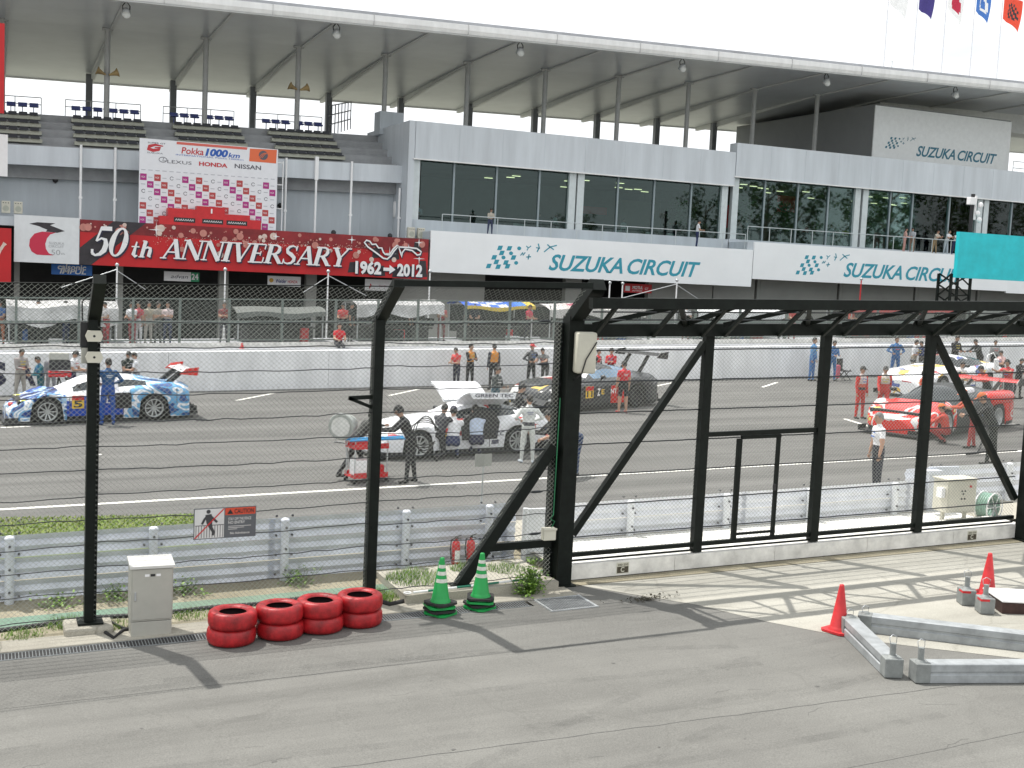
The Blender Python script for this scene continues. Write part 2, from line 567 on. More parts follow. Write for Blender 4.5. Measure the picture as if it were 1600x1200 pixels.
# faint rubber marks left by turning wheels
b = MB()
for (xa, ya, xb, yb, bow) in ((-2, 13.2, 9.5, 12.9, .25), (-1, 11.2, 10.5, 10.6, -.3), (2, 14.9, 9.6, 13.6, .3), (4, 9.4, 12, 12.2, .5)):
    for off in (0, 1.55):
        pts = [(xa + (xb - xa) * i / 30, ya + (yb - ya) * i / 30 + off * .9 + bow * sin(pi * i / 30)) for i in range(31)]
        joint(pts, .17, .0012)
m = bpy.data.materials.new('rubber mark'); m.use_nodes = True
t_ = m.node_tree; bs_ = t_.nodes['Principled BSDF']; bs_.inputs['Base Color'].default_value = (.05, .05, .05, 1); bs_.inputs['Roughness'].default_value = .8
nn_ = t_.nodes.new('ShaderNodeTexNoise'); nn_.inputs['Scale'].default_value = 1.3; nn_.inputs['Detail'].default_value = 8; nn_.inputs['Roughness'].default_value = .75
co_ = t_.nodes.new('ShaderNodeTexCoord'); t_.links.new(co_.outputs['Object'], nn_.inputs['Vector'])
rr_ = t_.nodes.new('ShaderNodeValToRGB'); rr_.color_ramp.elements[0].position = .42; rr_.color_ramp.elements[0].color = (0, 0, 0, 1); rr_.color_ramp.elements[1].position = .85; rr_.color_ramp.elements[1].color = (.22, .22, .22, 1)
t_.links.new(nn_.outputs['Fac'], rr_.inputs[0]); t_.links.new(rr_.outputs[0], bs_.inputs['Alpha'])
struct('rubber_marks', b, m)
# painted lines
b = MB()
def line(x0, y0, x1, y1, wd, c=0.2045):
    dx, dy = x1 - x0, y1 - y0
    l = sqrt(dx * dx + dy * dy)
    nx, ny = -dy / l * wd / 2, dx / l * wd / 2
    b.add([(x, y, gz(x, c)) for x, y in ((x0 - nx, y0 - ny), (x1 - nx, y1 - ny), (x1 + nx, y1 + ny), (x0 + nx, y0 + ny))], [(0, 1, 2, 3)])
line(-40, 25.1, 100, 25.2, 0.17)
for x, y, x1, y1 in ((7.9, 41.8, 9.7, 43.8), (13.55, 42.1, 15.4, 44.0), (24.7, 42.5, 27.4, 44.5), (29.8, 41.7, 31.7, 43.3), (-2.5, 36.6, 1.1, 36.9)): line(x, y, x1, y1, 0.15)
line(26.5, 32.3, 26.0, 30.2, 0.16)
line(26.0, 30.2, 31.5, 29.7, 0.16)
line(2.2, 31.2, 2.6, 31.35, 0.12)
struct('painted_lines', b, PAINTW)

# ------------------------------------------------------------------ low white wall under the gate
bs = thing('gate_sill', 'low white concrete sill running under the black sliding gate', 'concrete sill', (8.8, 17.9, gz(8.8)))
b = MB()
x = 8.78
for i in range(5):
    x1 = 18.9 if i == 4 else x + 2.08
    b.sbox(x + 0.004, x1 - 0.004, 17.40, 18.25, 0.03, 0.285)
    x = x1
obj('sill_block', b, SLABW, bs, world=True)
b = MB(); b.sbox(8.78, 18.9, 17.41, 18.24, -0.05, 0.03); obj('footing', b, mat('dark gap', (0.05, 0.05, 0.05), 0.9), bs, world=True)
b = MB()
for X in (9.72, 17.45):
    f = frame((X, 17.396, gz(X, 0.06)), (1, 0, GR), (0, 0, 1))
    poly(b, [(0, 0), (.24, 0), (.24, .19), (0, .19)], f, 0)
    poly(b, [(.012, .012), (.228, .012), (.228, .12), (.012, .12)], f, 1, 0.002)
    text(b, 'C', f, .08, .03, .07, .08, 0, 0.03, lift=.004)
    text(b, '200-250', f, .02, .135, .20, .035, 1, 0.01, lift=.004)
obj('stencil_mark', b, [mat('stencil pale', (.55, .54, .45), .7), mat('stencil dark', (.07, .06, .04), .8, var=.3, scale=20)], bs, world=True)

# ------------------------------------------------------------------ chain-link helpers
YF = 17.3
def fp(x, v, Y=YF, kink=4.35, lean=1.55):
    """point on the fence face: v metres above grade, top leans towards the paddock"""
    y = Y if v <= kink else Y - (v - kink) * lean
    return Vector((x, y, gz(x, v)))
def chain(mb, x0, x1, v0, v1, Y=YF, pitch=0.077, r=0.0021, kink=4.35, lean=1.55, slope=0.92, holes=()):
    n = int((x1 - x0 + (v1 - v0) / slope) / pitch) + 1
    for sgn in (1, -1):
        for i in range(n):
            # line x = xa + sgn*(v-v0)/slope
            xa = x0 - (v1 - v0) / slope + i * pitch if sgn > 0 else x0 + i * pitch
            ts = []
            for v in (v0, v1): ts.append(v)
            # clip on x
            lo, hi = v0, v1
            def xv(v): return xa + sgn * (v - v0) / slope
            if sgn > 0:
                lo = max(lo, v0 + (x0 - xa) * slope)
                hi = min(hi, v0 + (x1 - xa) * slope)
            else:
                hi = min(hi, v0 + (xa - x0) * slope)
                lo = max(lo, v0 + (xa - x1) * slope)
            if hi - lo < 0.02: continue
            cuts = [lo] + ([kink] if lo < kink < hi else []) + [hi]
            for a, c in zip(cuts, cuts[1:]):
                p, q = fp(xv(a), a, Y, kink, lean), fp(xv(c), c, Y, kink, lean)
                d = (q - p).normalized()
                s1 = d.cross(Vector((0, -1, 0))).normalized() * r
                s2 = Vector((0, -1, 0)) * r
                tri = (s1 - s2 * .6, -s1 - s2 * .6, s2 * 1.2)
                off = Vector((0, 0.002 * sgn, 0))
                mb.add([p + t + off for t in tri] + [q + t + off for t in tri], [(0, 1, 4, 3), (1, 2, 5, 4), (2, 0, 3, 5)])
def ibeam(mb, p0, p1, wd=0.17, dp=0.2, mi=0):
    """steel H section standing on p0"""
    p0, p1 = Vector(p0), Vector(p1)
    t = 0.018
    for yy in (-dp / 2 + t / 2, dp / 2 - t / 2): mb.bar(p0 + Vector((0, yy, 0)), p1 + Vector((0, yy, 0)), wd, t, mi, up=(0, 1, 0))
    mb.bar(p0, p1, 0.03, dp - 2 * t - .002, mi, up=(0, 1, 0))

# ------------------------------------------------------------------ left catch fence
rf = random.Random(11)
cf = thing('catch_fence', 'tall black posted chain link catch fence with taut dark cables left of the gate', 'fence', (1.31, YF, gz(1.31)))
for X, z0, wd in ((-2.7, 0, .17), (1.31, .12, .17), (5.38, 0, .2)):
    b = MB()
    b.bar((X - .02, YF, gz(X, z0)), (X - .02, YF, gz(X, 4.42)), wd * .72, .2, up=(0, 1, 0))
    b.bar((X + wd * .42, YF + .07, gz(X, z0)), (X + wd * .42, YF + .07, gz(X, 4.3)), .035, .05, up=(0, 1, 0))
    b.bar((X, YF + .02, gz(X, 4.36)), (X, 16.46, gz(X, 4.93)), .16, .14, up=(0, 1, 1))
    b.box((X - .17, YF - .17, gz(X, z0)), (X + .17, YF + .17, gz(X, z0) + .025))
    for zz in (1.2, 2.6, 3.6): b.cyl((X - .02, YF - .115, gz(X, zz)), (X - .02, YF - .095, gz(X, zz)), .014, n=6)
    obj('post', b, BLACKP, cf, world=True)
b = MB(); chain(b, -3.2, 8.42, 0.10, 4.86); obj('chain_link', b, WIRE, cf, world=True)
def cable(mb, x0, x1, v, Y, sag=0.02, r=0.0075, wob=0.012):
    pts = []
    n = 18
    for i in range(n + 1):
        t = i / n
        x = x0 + (x1 - x0) * t
        p = fp(x, v - sag * 4 * t * (1 - t) + rf.uniform(-wob, wob) * (0 < i < n), Y)
        pts.append(p)
    mb.tube(pts, r, 5)
for k in range(13):
    v = 0.20 + 0.345 * k
    b = MB()
    for x0, x1 in ((-3.2, 1.31), (1.31, 5.38), (5.38, 8.45)): cable(b, x0, x1, v + rf.uniform(-.02, .02), YF - .012, rf.uniform(0, .035))
    if k % 2 == 0:                                    # turnbuckles by the gate column
        x = 8.0
        b.tube([fp(x, v, YF - .012), fp(x + .06, v, YF - .012), fp(x + .16, v, YF - .012), fp(x + .22, v, YF - .012)], [.008, .022, .022, .008], 6)
    obj('cable', b, DARKW, cf, world=True)
b = MB()
b.bar((5.30, 16.46, gz(5.3, 4.93)), (8.5, 16.46, gz(8.5, 4.93)), .06, .09, up=(0, 0, 1))
b.tube([(-3.2, 16.5, gz(-3.2, 4.86)), (1.31, 16.5, gz(1.31, 4.87)), (5.38, 16.5, gz(5.38, 4.88))], .008, 5)
obj('top_rail', b, BLACKP, cf, world=True)
b = MB()                                              # triangular bracket on the second post
p = onY(545, 622, YF); q = onY(582, 620, YF); r_ = onY(580, 636, YF)
b.bar(p, q, .05, .06); b.bar(p, r_, .05, .05)
obj('bracket', b, BLACKP, cf, world=True)
b = MB(); b.bbox((1.31 - .35, YF - .28, gz(1.31, -.05)), (1.31 + .30, YF + .25, gz(1.31, .115)), .04)
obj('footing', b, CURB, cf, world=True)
# leaning stay beside the gate column
b = MB()
b.bar((8.36, YF, gz(8.36, 2.32)), (6.85, YF, gz(6.85, 0.14)), .17, .17, up=(0, 1, 0))
b.bar((7.33, YF, gz(7.3, .72)), (8.40, YF, gz(8.4, .72)), .10, .12, up=(0, 0, 1))
b.box((6.7, YF - .15, gz(6.8, .145)), (7.02, YF + .15, gz(6.8, .165)))
obj('stay', b, BLACKP, cf, world=True)

# things hung on the fence
def hexplate(py):
    p = onY(147, py, YF - .13)
    t = thing('sensor_plate', {525: 'upper pale hexagonal plate with a dark centre hole on the left fence post', 558: 'lower pale hexagonal plate with a dark centre hole on the left fence post'}[py], 'sensor', p)
    b = MB()
    b.prism([(-.115, 0), (-.085, -.075), (.085, -.075), (.115, 0), (.085, .075), (-.085, .075)], frame((0, 0, 0)), .04)
    obj('plate', b, CREAM, t)
    b = MB(); disc(b, (0, 0), .017, frame((0, -.042, 0))); obj('hole', b, BLK, t)
hexplate(525); hexplate(558)
p = onY(131, 540, YF + .05)
t = thing('relay_box', 'black and grey relay box hanging on the left side of the left fence post', 'relay box', p)
b = MB(); b.bbox((-.05, -.06, -.02), (.055, .06, .32), .01); obj('housing', b, BLK, t)
b = MB(); b.bbox((-.035, -.08, -.24), (.05, .05, -.025), .01); obj('lower_box', b, GREYB, t)
b = MB(); b.tube([(-.02, 0, .3), (-.03, 0, .6), (.1, 0, .75)], .012, 5); obj('lead', b, BLK, t)

x0, x1, zc0, zc1 = 2.695, 3.585, 1.27, 1.72
t = thing('caution_sign', 'grey and red caution sign wired to the chain link, showing a crossed out climbing man', 'warning sign', (x0, YF - .05, zc0))
f = frame((0, 0, 0), (1, 0, .02), (0, 0, 1))
W_, H_ = x1 - x0, zc1 - zc0
b = MB(); b.prism([(0, 0), (W_, 0), (W_, H_), (0, H_)], f, .012); obj('plate', b, mat('sign grey', (.10, .11, .12), .5), t)
b = MB()
poly(b, [(.012, .012), (.43, .012), (.43, H_ - .012), (.012, H_ - .012)], f, 0, .0135)
for i in range(11): poly(b, [(.03 + i * .038, .02), (.038 + i * .038, .02), (.038 + i * .038, .2), (.03 + i * .038, .2)], f, 1, .0155)
poly(b, [(.02, .195), (.425, .195), (.425, .205), (.02, .205)], f, 1, .0165)
disc(b, (.205, .40), .03, f, 1, .0175)
stroke(b, [(.205, .36), (.22, .24), (.235, .18), (.28, .1), (.27, .05)], [.09, .085, .05, .04, .035], f, 1, .0175)
stroke(b, [(.20, .35), (.15, .29), (.115, .22)], .033, f, 1, .0185)
stroke(b, [(.22, .35), (.28, .29), (.33, .24)], .033, f, 1, .0195)
stroke(b, [(.015, .015), (.425, .435)], .016, f, 2, .0215)
obj('pictogram', b, [mat('sign pale', (.62, .63, .62), .5), mat('sign ink', (.045, .047, .05), .5), RED], t)
b = MB()
poly(b, [(.445, H_ - .115), (W_ - .012, H_ - .115), (W_ - .012, H_ - .012), (.445, H_ - .012)], f, 0, .0135)
poly(b, [(.47, H_ - .1), (.56, H_ - .1), (.515, H_ - .03)], f, 1, .0155)
text(b, 'CAUTION', f, .575, H_ - .095, .28, .062, 1, .02, lift=.0155)
for i, (u, wd, hh) in enumerate(((.49, .33, .04), (.49, .24, .04))): text(b, ('STAY OFF THE FENCE', 'NO ENTRY')[i], f, u, .255 - i * .052, wd, hh, 2, .01, lift=.0135)
for i in range(3): poly(b, [(.49, .165 - i * .022), (.82 - i * .1, .165 - i * .022), (.82 - i * .1, .172 - i * .022), (.49, .172 - i * .022)], f, 2, .0135)
text(b, 'No Admittance', f, .52, .05, .28, .032, 2, .01, lift=.0135)
obj('lettering', b, [mat('sign red', (.60, .07, .03), .5), BLK, mat('sign white ink', (.62, .62, .6), .5)], t)

# ------------------------------------------------------------------ sliding gate with its portal
pt = thing('gate_portal', 'black steel portal of two columns and an overhead zigzag truss carrying the sliding gate', 'gate frame', (8.6, YF, gz(8.6)))
for X in (8.62, 18.82):
    b = MB()
    b.bar((X, YF - .02, gz(X, -.02)), (X, YF - .02, gz(X, 4.42)), .26, .26, up=(0, 1, 0))
    b.bar((X, YF, gz(X, 4.36)), (X, 16.5, gz(X, 4.95)), .24, .2, up=(0, 1, 1))
    if X < 10: b.bar((X - .19, YF + .12, gz(X, 0.05)), (X - .19, YF + .12, gz(X, 4.3)), .10, .12, up=(0, 1, 0))
    b.box((X - .2, YF - .2, gz(X)), (X + .2, YF + .16, gz(X, .03)))
    obj('column', b, BLACKP, pt, world=True)
b = MB()
b.bar((8.75, YF, gz(8.75, 4.19)), (19.8, YF, gz(19.8, 4.19)), .16, .21, up=(0, 0, 1))
obj('lower_beam', b, BLACKP, pt, world=True)
b = MB()
b.bar((8.5, 16.48, gz(8.5, 4.66)), (19.8, 16.48, gz(19.8, 4.66)), .14, .17, up=(0, 0, 1))
obj('upper_beam', b, BLACKP, pt, world=True)
def tp(x, t): return Vector((x, YF - .05 - (YF - 16.5) * t, gz(x, 4.28 + .33 * t)))
zx = 8.95
k = 0
while zx < 19.0:
    b = MB()
    b.bar(tp(zx, .0), tp(zx + 1.05, 1), .075, .075); b.bar(tp(zx + 1.15, 1), tp(zx + 1.75, 0), .075, .075)
    b.bar(tp(zx + 1.72, 0), tp(zx + 2.15, 1), .075, .075)
    obj('brace', b, BLACKP, pt, world=True)
    for dx in (0.0, 1.10, 2.05):
        b = MB()
        b.bar((zx + dx, 16.47, gz(zx + dx, 4.62)), (zx + dx, YF - .10, gz(zx + dx, 4.10)), .06, .06)
        obj('outrigger', b, BLACKP, pt, world=True)
    b = MB()
    b.prism([(-.18, 0), (.18, 0), (.05, .16), (-.05, .16)], frame((zx + 1.72, YF - .1, gz(zx + 1.72, 4.28))), .015)
    obj('gusset', b, BLACKP, pt, world=True)
    zx += 2.5
for c, (vv) in enumerate((4.50, 4.68)):
    b = MB(); b.tube([(8.6, 16.9 - .3 * c, gz(8.6, 4.38 + .14 * c)), (19.5, 16.9 - .3 * c, gz(19.5, 4.38 + .14 * c))], .012, 5); obj('cable', b, DARKW, pt, world=True)
b = MB(); chain(b, 8.75, 19.4, 4.32, 4.70, YF + .02, kink=4.30, lean=2.2); obj('chain_link', b, WIRE, pt, world=True)

gl = thing('sliding_gate', 'wide black framed mesh sliding gate with a small wicket door, closed above the white sill', 'gate', (8.9, 17.5, gz(8.9)))
YG = 17.50
def gp(x, v): return Vector((x, YG, gz(x, v)))
for X in (11.33, 13.82, 16.25):
    b = MB(); b.bar(gp(X, .30), gp(X, 4.16), .17, .13, up=(0, 1, 0)); obj('upright', b, BLACKP, gl, world=True)
b = MB()
b.bar(gp(8.85, .43), gp(18.7, .43), .07, .07)
b.bar(gp(8.85, .33), gp(18.7, .33), .03, .03)
obj('bottom_rail', b, BLACKP, gl, world=True)
for q0, q1 in ((gp(11.25, 3.95), gp(8.9, .78)), (gp(16.33, 4.05), gp(18.7, .80))):
    b = MB(); b.bar(q0, q1, .11, .12, up=(0, 1, 0)); obj('diagonal', b, BLACKP, gl, world=True)
b = MB(); b.bar(gp(11.42, 2.36), gp(13.73, 2.36), .07, .08); obj('cross_rail', b, BLACKP, gl, world=True)
wk = MB()
wk.bar(gp(12.10, .42), gp(12.10, 2.26), .09, .06, up=(0, 1, 0)); wk.bar(gp(12.93, .42), gp(12.93, 2.26), .06, .06, up=(0, 1, 0))
wk.bar(gp(12.14, 2.28), gp(12.97, 2.28), .05, .06); wk.bar(gp(12.14, .55), gp(12.97, .55), .05, .04)
wd_ = obj('wicket_door', wk, BLACKP, gl, world=True)
b = MB(); b.bbox((12.84, YG - .07, gz(12.9, 1.3)), (12.9, YG - .035, gz(12.9, 1.42)), .01); obj('latch', b, BLK, wd_, world=True)
b = MB(); chain(b, 8.82, 18.75, .40, 4.14, YG + .05, kink=9); obj('chain_link', b, WIRE, gl, world=True)
for k in range(7):
    v = .72 + .52 * k
    b = MB()
    for x0, x1 in ((8.9, 11.33), (11.33, 13.82), (13.82, 16.25), (16.25, 18.7)): cable(b, x0, x1, v, YG + .03, 0, .012, .003)
    obj('rod', b, DARKW, gl, world=True)

# antenna box, junction box on the gate column
p = onY(914, 551, 17.02)
t = thing('loudspeaker', 'tall cream loudspeaker box high on the left gate column', 'loudspeaker', p, rz=radians(-8))
b = MB(); b.bbox((-.165, -.11, -.33), (.165, .11, .33), .035, sm=True); obj('case', b, CREAM, t)
b = MB(); b.bar((0, .1, .2), (-.2, .25, .2), .04, .04); b.bar((0, .1, -.2), (-.2, .25, -.2), .04, .04); obj('mount', b, BLK, t)
b = MB(); b.tube([(.15, -.125, .18), (-.02, -.13, -.1), (-.08, -.13, -.33), (-.12, .1, -.45)], .011, 5); obj('lead', b, BLK, t)
p = onY(857, 834, 17.1)
t = thing('junction_box', 'small cream junction box low on the left gate column with a green lead', 'junction box', p)
b = MB(); b.bbox((-.11, -.06, -.1), (.11, .06, .1), .012); obj('case', b, CREAM, t)
b = MB(); b.bbox((-.12, -.075, .065), (.12, -.06, .1), .006); obj('lid', b, CREAM, t)
b = MB(); b.tube([(.05, 0, .1), (.1, 0, .2), (.02, 0, .24), (.08, .02, .3), (.1, .03, 2.2)], .009, 5); obj('lead', b, mat('green flex', (.01, .16, .06), .5), t)

# ------------------------------------------------------------------ guard rails
_bb = MB(); _bb.cyl((0, -.012, 0), (0, .02, 0), .020, n=6); _bolt = None
def bolt(p, par):
    global _bolt
    if _bolt is None: o = obj('bolt', _bb, mat('dark bolt', (.06, .06, .07), .5), par); _bolt = o
    else: o = _bolt.copy(); COL.objects.link(o); o.parent = par
    q_ = _org[par.name]
    o.location = (p[0] - q_.x, p[1] - q_.y, p[2] - q_.z)
def wbeam(mb, x0, x1, Y, v0, n, hh=.335, flip=1):
    prof = [(0, 0), (.02, .045), (.05, .09), (.02, .135), (.004, .165), (.02, .2), (.05, .245), (.02, .29), (0, .335)]
    for k in range(n):
        P = []
        for (d, z) in prof:
            z = z / .335 * (hh - .012) + v0 + k * hh
            P.append([(x0, Y + flip * d, gz(x0, z)), (x1, Y + flip * d, gz(x1, z))])
        mb.grid(P, 0, False)
        Q = [[(p[0], p[1] + .006, p[2]) for p in row] for row in P]
        mb.grid(Q, 0, False, True)
def guard_rail(name, label, x0, x1, Y, v0, n, hh, posts, pm, ptop):
    t = thing(name, label, 'guard rail', (x0, Y, gz(x0)))
    xs = [x0]
    while xs[-1] < x1: xs.append(min(x1, xs[-1] + 4.1))
    for a, c in zip(xs, xs[1:]):
        b = MB(); wbeam(b, a - .05, c + .05 if c < x1 else c, Y + (0.004 if int(a) % 2 else 0), v0, n, hh); obj('beam', b, RAILW if pm is POSTW else RAILM, t, world=True)
    for X in posts:
        b = MB()
        b.cyl((X, Y - .09, gz(X, -.1)), (X, Y - .09, gz(X, ptop)), .068, n=14)
        b.lathe([(.074, 0), (.074, .02), (.05, .045), (0.001, .05)], 14, 0, (X, Y - .09, gz(X, ptop)))
        o = obj('post', b, pm, t, world=True)
        for k in range(n + 1):
            for s in (-1, 1): bolt((s * .13 + X, Y - .02, gz(X, v0 + .1 + k * hh * .93)), o)
        for k in range(n): bolt((X, Y - .172, gz(X, v0 + .2 + k * hh)), o)
    return t
guard_rail('guard_rail', 'triple guard rail with round capped posts behind the left catch fence', -4.0, 8.5, 18.9, .04, 3, .345, (-1.76, .29, 2.34, 4.39, 6.44, 7.95), RAILM, 1.03)
guard_rail('guard_rail', 'bright guard rail with white round posts seen through the sliding gate', 9.5, 18.4, 19.35, .20, 2, .345, (11.0, 13.12, 15.1, 17.25), POSTW, .84)
guard_rail('guard_rail', 'taller guard rail section beside the cream control box at the far right', 18.0, 24.0, 19.75, .22, 2, .42, (18.75, 20.8), POSTW, 1.02)
t = thing('rail_end_plate', 'pale upright steel end plate between the two guard rails, left of the gate column', 'end plate', (8.9, 18.7, gz(8.9)))
b = MB(); b.bbox((-.35, -.03, .05), (.42, .03, .98), .01); b.cyl((-.34, -.05, -.1), (-.34, -.05, 1.0), .05, n=10)
obj('plate', b, POSTW, t)
for u, v in ((.1, .9), (.25, .8), (.25, .6), (.1, .55), (.28, .3), (.1, .2)):
    o = _bolt.copy(); COL.objects.link(o); o.parent = t; o.location = (u, -.04, v)
t = thing('rail_end_plate', 'pale upright steel end plate behind the cream control box', 'end plate', (18.55, 19.3, gz(18.55)))
b = MB(); b.bbox((-.4, -.03, .1), (.4, .03, 1.15), .01); b.bbox((-.75, -.2, 1.02), (-.2, 0, 1.1), .01); obj('plate', b, RAILM, t)
# ================================================================== FOREGROUND PROPS
# electrical cabinet
t = thing('electrical_cabinet', 'tall grey electrical cabinet with a pale sloping lid by the left fence post', 'cabinet', (2.075, 16.9, gz(2.07)))
b = MB(); b.bbox((-.28, -.17, .22), (.28, .2, .97), .008); obj('body', b, GREYB, t)
b = MB(); b.bbox((-.27, -.18, -.02), (.27, .19, .215), .006); obj('plinth', b, GREYB, t)
b = MB(); b.add([(-.3, -.2, .965), (.3, -.2, .965), (.3, .22, 1.02), (-.3, .22, 1.02), (-.3, -.2, 1.0), (.3, -.2, 1.0), (.3, .22, 1.055), (-.3, .22, 1.055)], [(0, 3, 2, 1), (4, 5, 6, 7), (0, 1, 5, 4), (1, 2, 6, 5), (2, 3, 7, 6), (3, 0, 4, 7)])
obj('lid', b, mat('cabinet lid', (.60, .60, .57), .45, var=.05), t)
b = MB(); b.bbox((-.262, -.182, .245), (.265, -.168, .95), .006); d = obj('door', b, GREYB, t)
b = MB(); b.bbox((-.235, -.198, .52), (-.21, -.182, .64), .006); obj('handle', b, GALV, d)
b = MB(); f = frame((-.1, -.1835, .85))
for u in (0, .075, .15): poly(b, [(u, 0), (u + .06, 0), (u + .06, .035), (u, .035)], f, 0 if u != .075 else 1)
obj('label_plate', b, [WHT, BLK], d)

# tyre stacks, each tyre a thing
TYRE = mat('red painted tyre', (.36, .010, .014), .45, var=.30, scale=6, bump=.3)
TYIN = mat('tyre inside', (.025, .012, .014), .8, var=.2)
prof = [(.185, .035), (.20, .012), (.25, .0), (.29, .004), (.318, .025), (.33, .06), (.334, .115), (.33, .17), (.318, .205), (.29, .226), (.25, .23), (.20, .218), (.185, .195)]
b = MB(); b.lathe(prof, 40, 0, close=False)
b.f = b.f[:-2]; b.m = b.m[:-2]; b.sm = b.sm[:-2]
b.lathe([(.186, .195), (.27, .165), (.285, .115), (.27, .065), (.186, .035)], 40, 1)
b.f = b.f[:-2]; b.m = b.m[:-2]; b.sm = b.sm[:-2]
ty0 = obj('tyre', b, [TYRE, TYIN])
tag(ty0, None, 'tyre', 'red painted tyres stacked in pairs along the drain')
nm = ('stack nearest the grey cabinet', 'second stack from the grey cabinet', 'third stack from the grey cabinet', 'stack nearest the green cones')
rt_ = random.Random(5)
for i, (X, Y) in enumerate(((3.06, 16.13), (3.73, 16.20), (4.33, 16.28), (4.93, 16.36))):
    for k in range(2):
        o = ty0 if (i, k) == (0, 0) else ty0.copy()
        if o is not ty0: COL.objects.link(o)
        o.location = (X + rt_.uniform(-.012, .012), Y + rt_.uniform(-.012, .012), gz(X) + .002 + k * .228)
        o.rotation_euler = (rt_.uniform(-.012, .012), rt_.uniform(-.02, 0), rt_.uniform(0, 6))
        o['label'] = ('lower', 'upper')[k] + ' red painted tyre of the ' + nm[i]

# traffic cones
CGRN = mat('green cone', (.006, .30, .06), .45, var=.06)
CORG = mat('red orange cone', (.55, .025, .03), .5, var=.12, scale=6)
REFL = mat('cone reflective band', (.60, .62, .55), .4, var=.1, scale=20)
def cone_body(h=.70):
    b = MB(); b.lathe([(.155, .03), (.150, .05), (.135, .075), (.128, .085), (.036, h - .03), (.034, h - .008), (.02, h)], 28, 0)
    return b
def cone_base(s=.19):
    b = MB()
    pts = []
    for k in range(4):
        a = pi / 4 + k * pi / 2
        for da in (-.16, .16): pts.append((s * 1.32 * cos(a + da), s * 1.32 * sin(a + da)))
    b.prism(pts, frame((0, 0, 0), (1, 0, 0), (0, 1, 0)), .032)
    return b
def cone(label, group, loc, m, bands, basem, rz=0):
    t = thing('traffic_cone', label, 'traffic cone', loc, rz, group)
    obj('cone_body', cone_body(), m, t)
    obj('base', cone_base(), basem, t)
    for z0, z1 in bands:
        def rr(z): return .128 - (z - .085) * (.092 / .585) + .0016
        b = MB(); b.lathe([(rr(z0), z0), (rr(z1), z1)], 28, 0)
        b.f = b.f[:-2]; b.m = b.m[:-2]; b.sm = b.sm[:-2]
        obj('reflective_band', b, REFL, t)
    return t
for (X, Y, wh) in ((6.20, 16.42, 'left'), (6.87, 16.50, 'right')):
    zz = gz(X) + .006
    for k in range(4):
        top = k == 3
        lab = ('green cone with three white bands on top of the %s cone stack' % wh) if top else ('%s green cone nested in the %s cone stack, only its base showing' % (('bottom', 'second from bottom', 'third from bottom')[k], wh))
        t = cone(lab, 'green cones stacked by the catch fence', (X + rt_.uniform(-.015, .015), Y + rt_.uniform(-.015, .015), zz + k * .052), CGRN, ((.33, .385), (.44, .495), (.545, .595)) if top else (), (CGRN, BLACK, CGRN, BLACK)[k], rt_.uniform(0, 1.5))
cone('red orange cone at the end of the galvanised beams', 'orange cones on the concrete apron', (11.40, 13.68, gz(11.4) + .006), CORG, (), CORG, .3)
cone('red orange cone behind the pinned grey blocks at the right edge', 'orange cones on the concrete apron', (15.02, 14.45, gz(15.0) + .006), CORG, (), CORG, .5)

# drain gratings
b = MB()
x = -4.0
while x < 7.66:
    b.sbox(x, x + .011, 16.345, 16.605, -.04, .006)
    x += .042
b.sbox(-4.02, 7.68, 16.325, 16.345, -.05, .008); b.sbox(-4.02, 7.68, 16.605, 16.625, -.05, .008)
x = -4.0
while x < 7.7:
    b.sbox(x - .006, x + .006, 16.35, 16.60, -.03, .0075); x += .995
b.v = [(p[0], p[1], p[2]) for p in b.v]
o = obj('drain_grating', b, mat('grating steel', (.22, .235, .24), .5, .3, var=.15)); tag(o, 'long slotted steel drain grating along the kerb in front of the red tyres', 'drain grating')
b = MB()
for i in range(19): b.sbox(7.87 + i * .04, 7.876 + i * .04, 15.98, 16.6, -.03, .010)
for i in range(16): b.sbox(7.87, 8.60, 15.98 + i * .041, 15.986 + i * .041, -.03, .009)
for a in ((7.83, 8.64, 15.95, 15.98), (7.83, 8.64, 16.6, 16.63), (7.83, 7.87, 15.98, 16.6), (8.60, 8.64, 15.98, 16.6)): b.sbox(*a, -.03, .014)
o = obj('manhole_grating', b, GALV); tag(o, 'square steel grating set in the asphalt beside the left gate column', 'grating')
b = MB(); b.sbox(7.84, 8.63, 15.96, 16.62, .0015, .004); struct('grating_pit', b, mat('pit black', (.03, .03, .03), .9))
b = MB(); b.sbox(-4, 7.66, 16.335, 16.615, .0015, .003); struct('drain_pit', b, _mats['pit black'])

# raised concrete slab with the striped pole
b = MB(); b.sbox(5.86, 8.45, 17.0, 18.55, -.05, .145); o = obj('concrete_slab', b, CURB); tag(o, 'raised stained concrete slab under the leaning stay and striped pole', 'concrete slab')
t = thing('striped_pole', 'green and white striped pole with a ring end lying on the concrete slab', 'pole', (5.92, 17.02, gz(5.92, .165)))
GRNS = mat('pole green', (.01, .15, .09), .45)
n = 9
for i in range(n):
    b = MB()
    d = Vector((2.2, .16, GR * 2.2))
    b.cyl(d * (i / n) + Vector((0.06, 0, .02)), d * ((i + 1) / n) + Vector((0.06, 0, .02)), .019, n=8)
    obj('band', b, (WHT, GRNS)[i % 2], t)
b = MB(); b.tube([(.0 + .055 * cos(a) - .03, .05 * sin(a), .022) for a in np.linspace(0, 2 * pi, 16, endpoint=False)], .012, 6, closed=True); obj('ring', b, WHT, t)

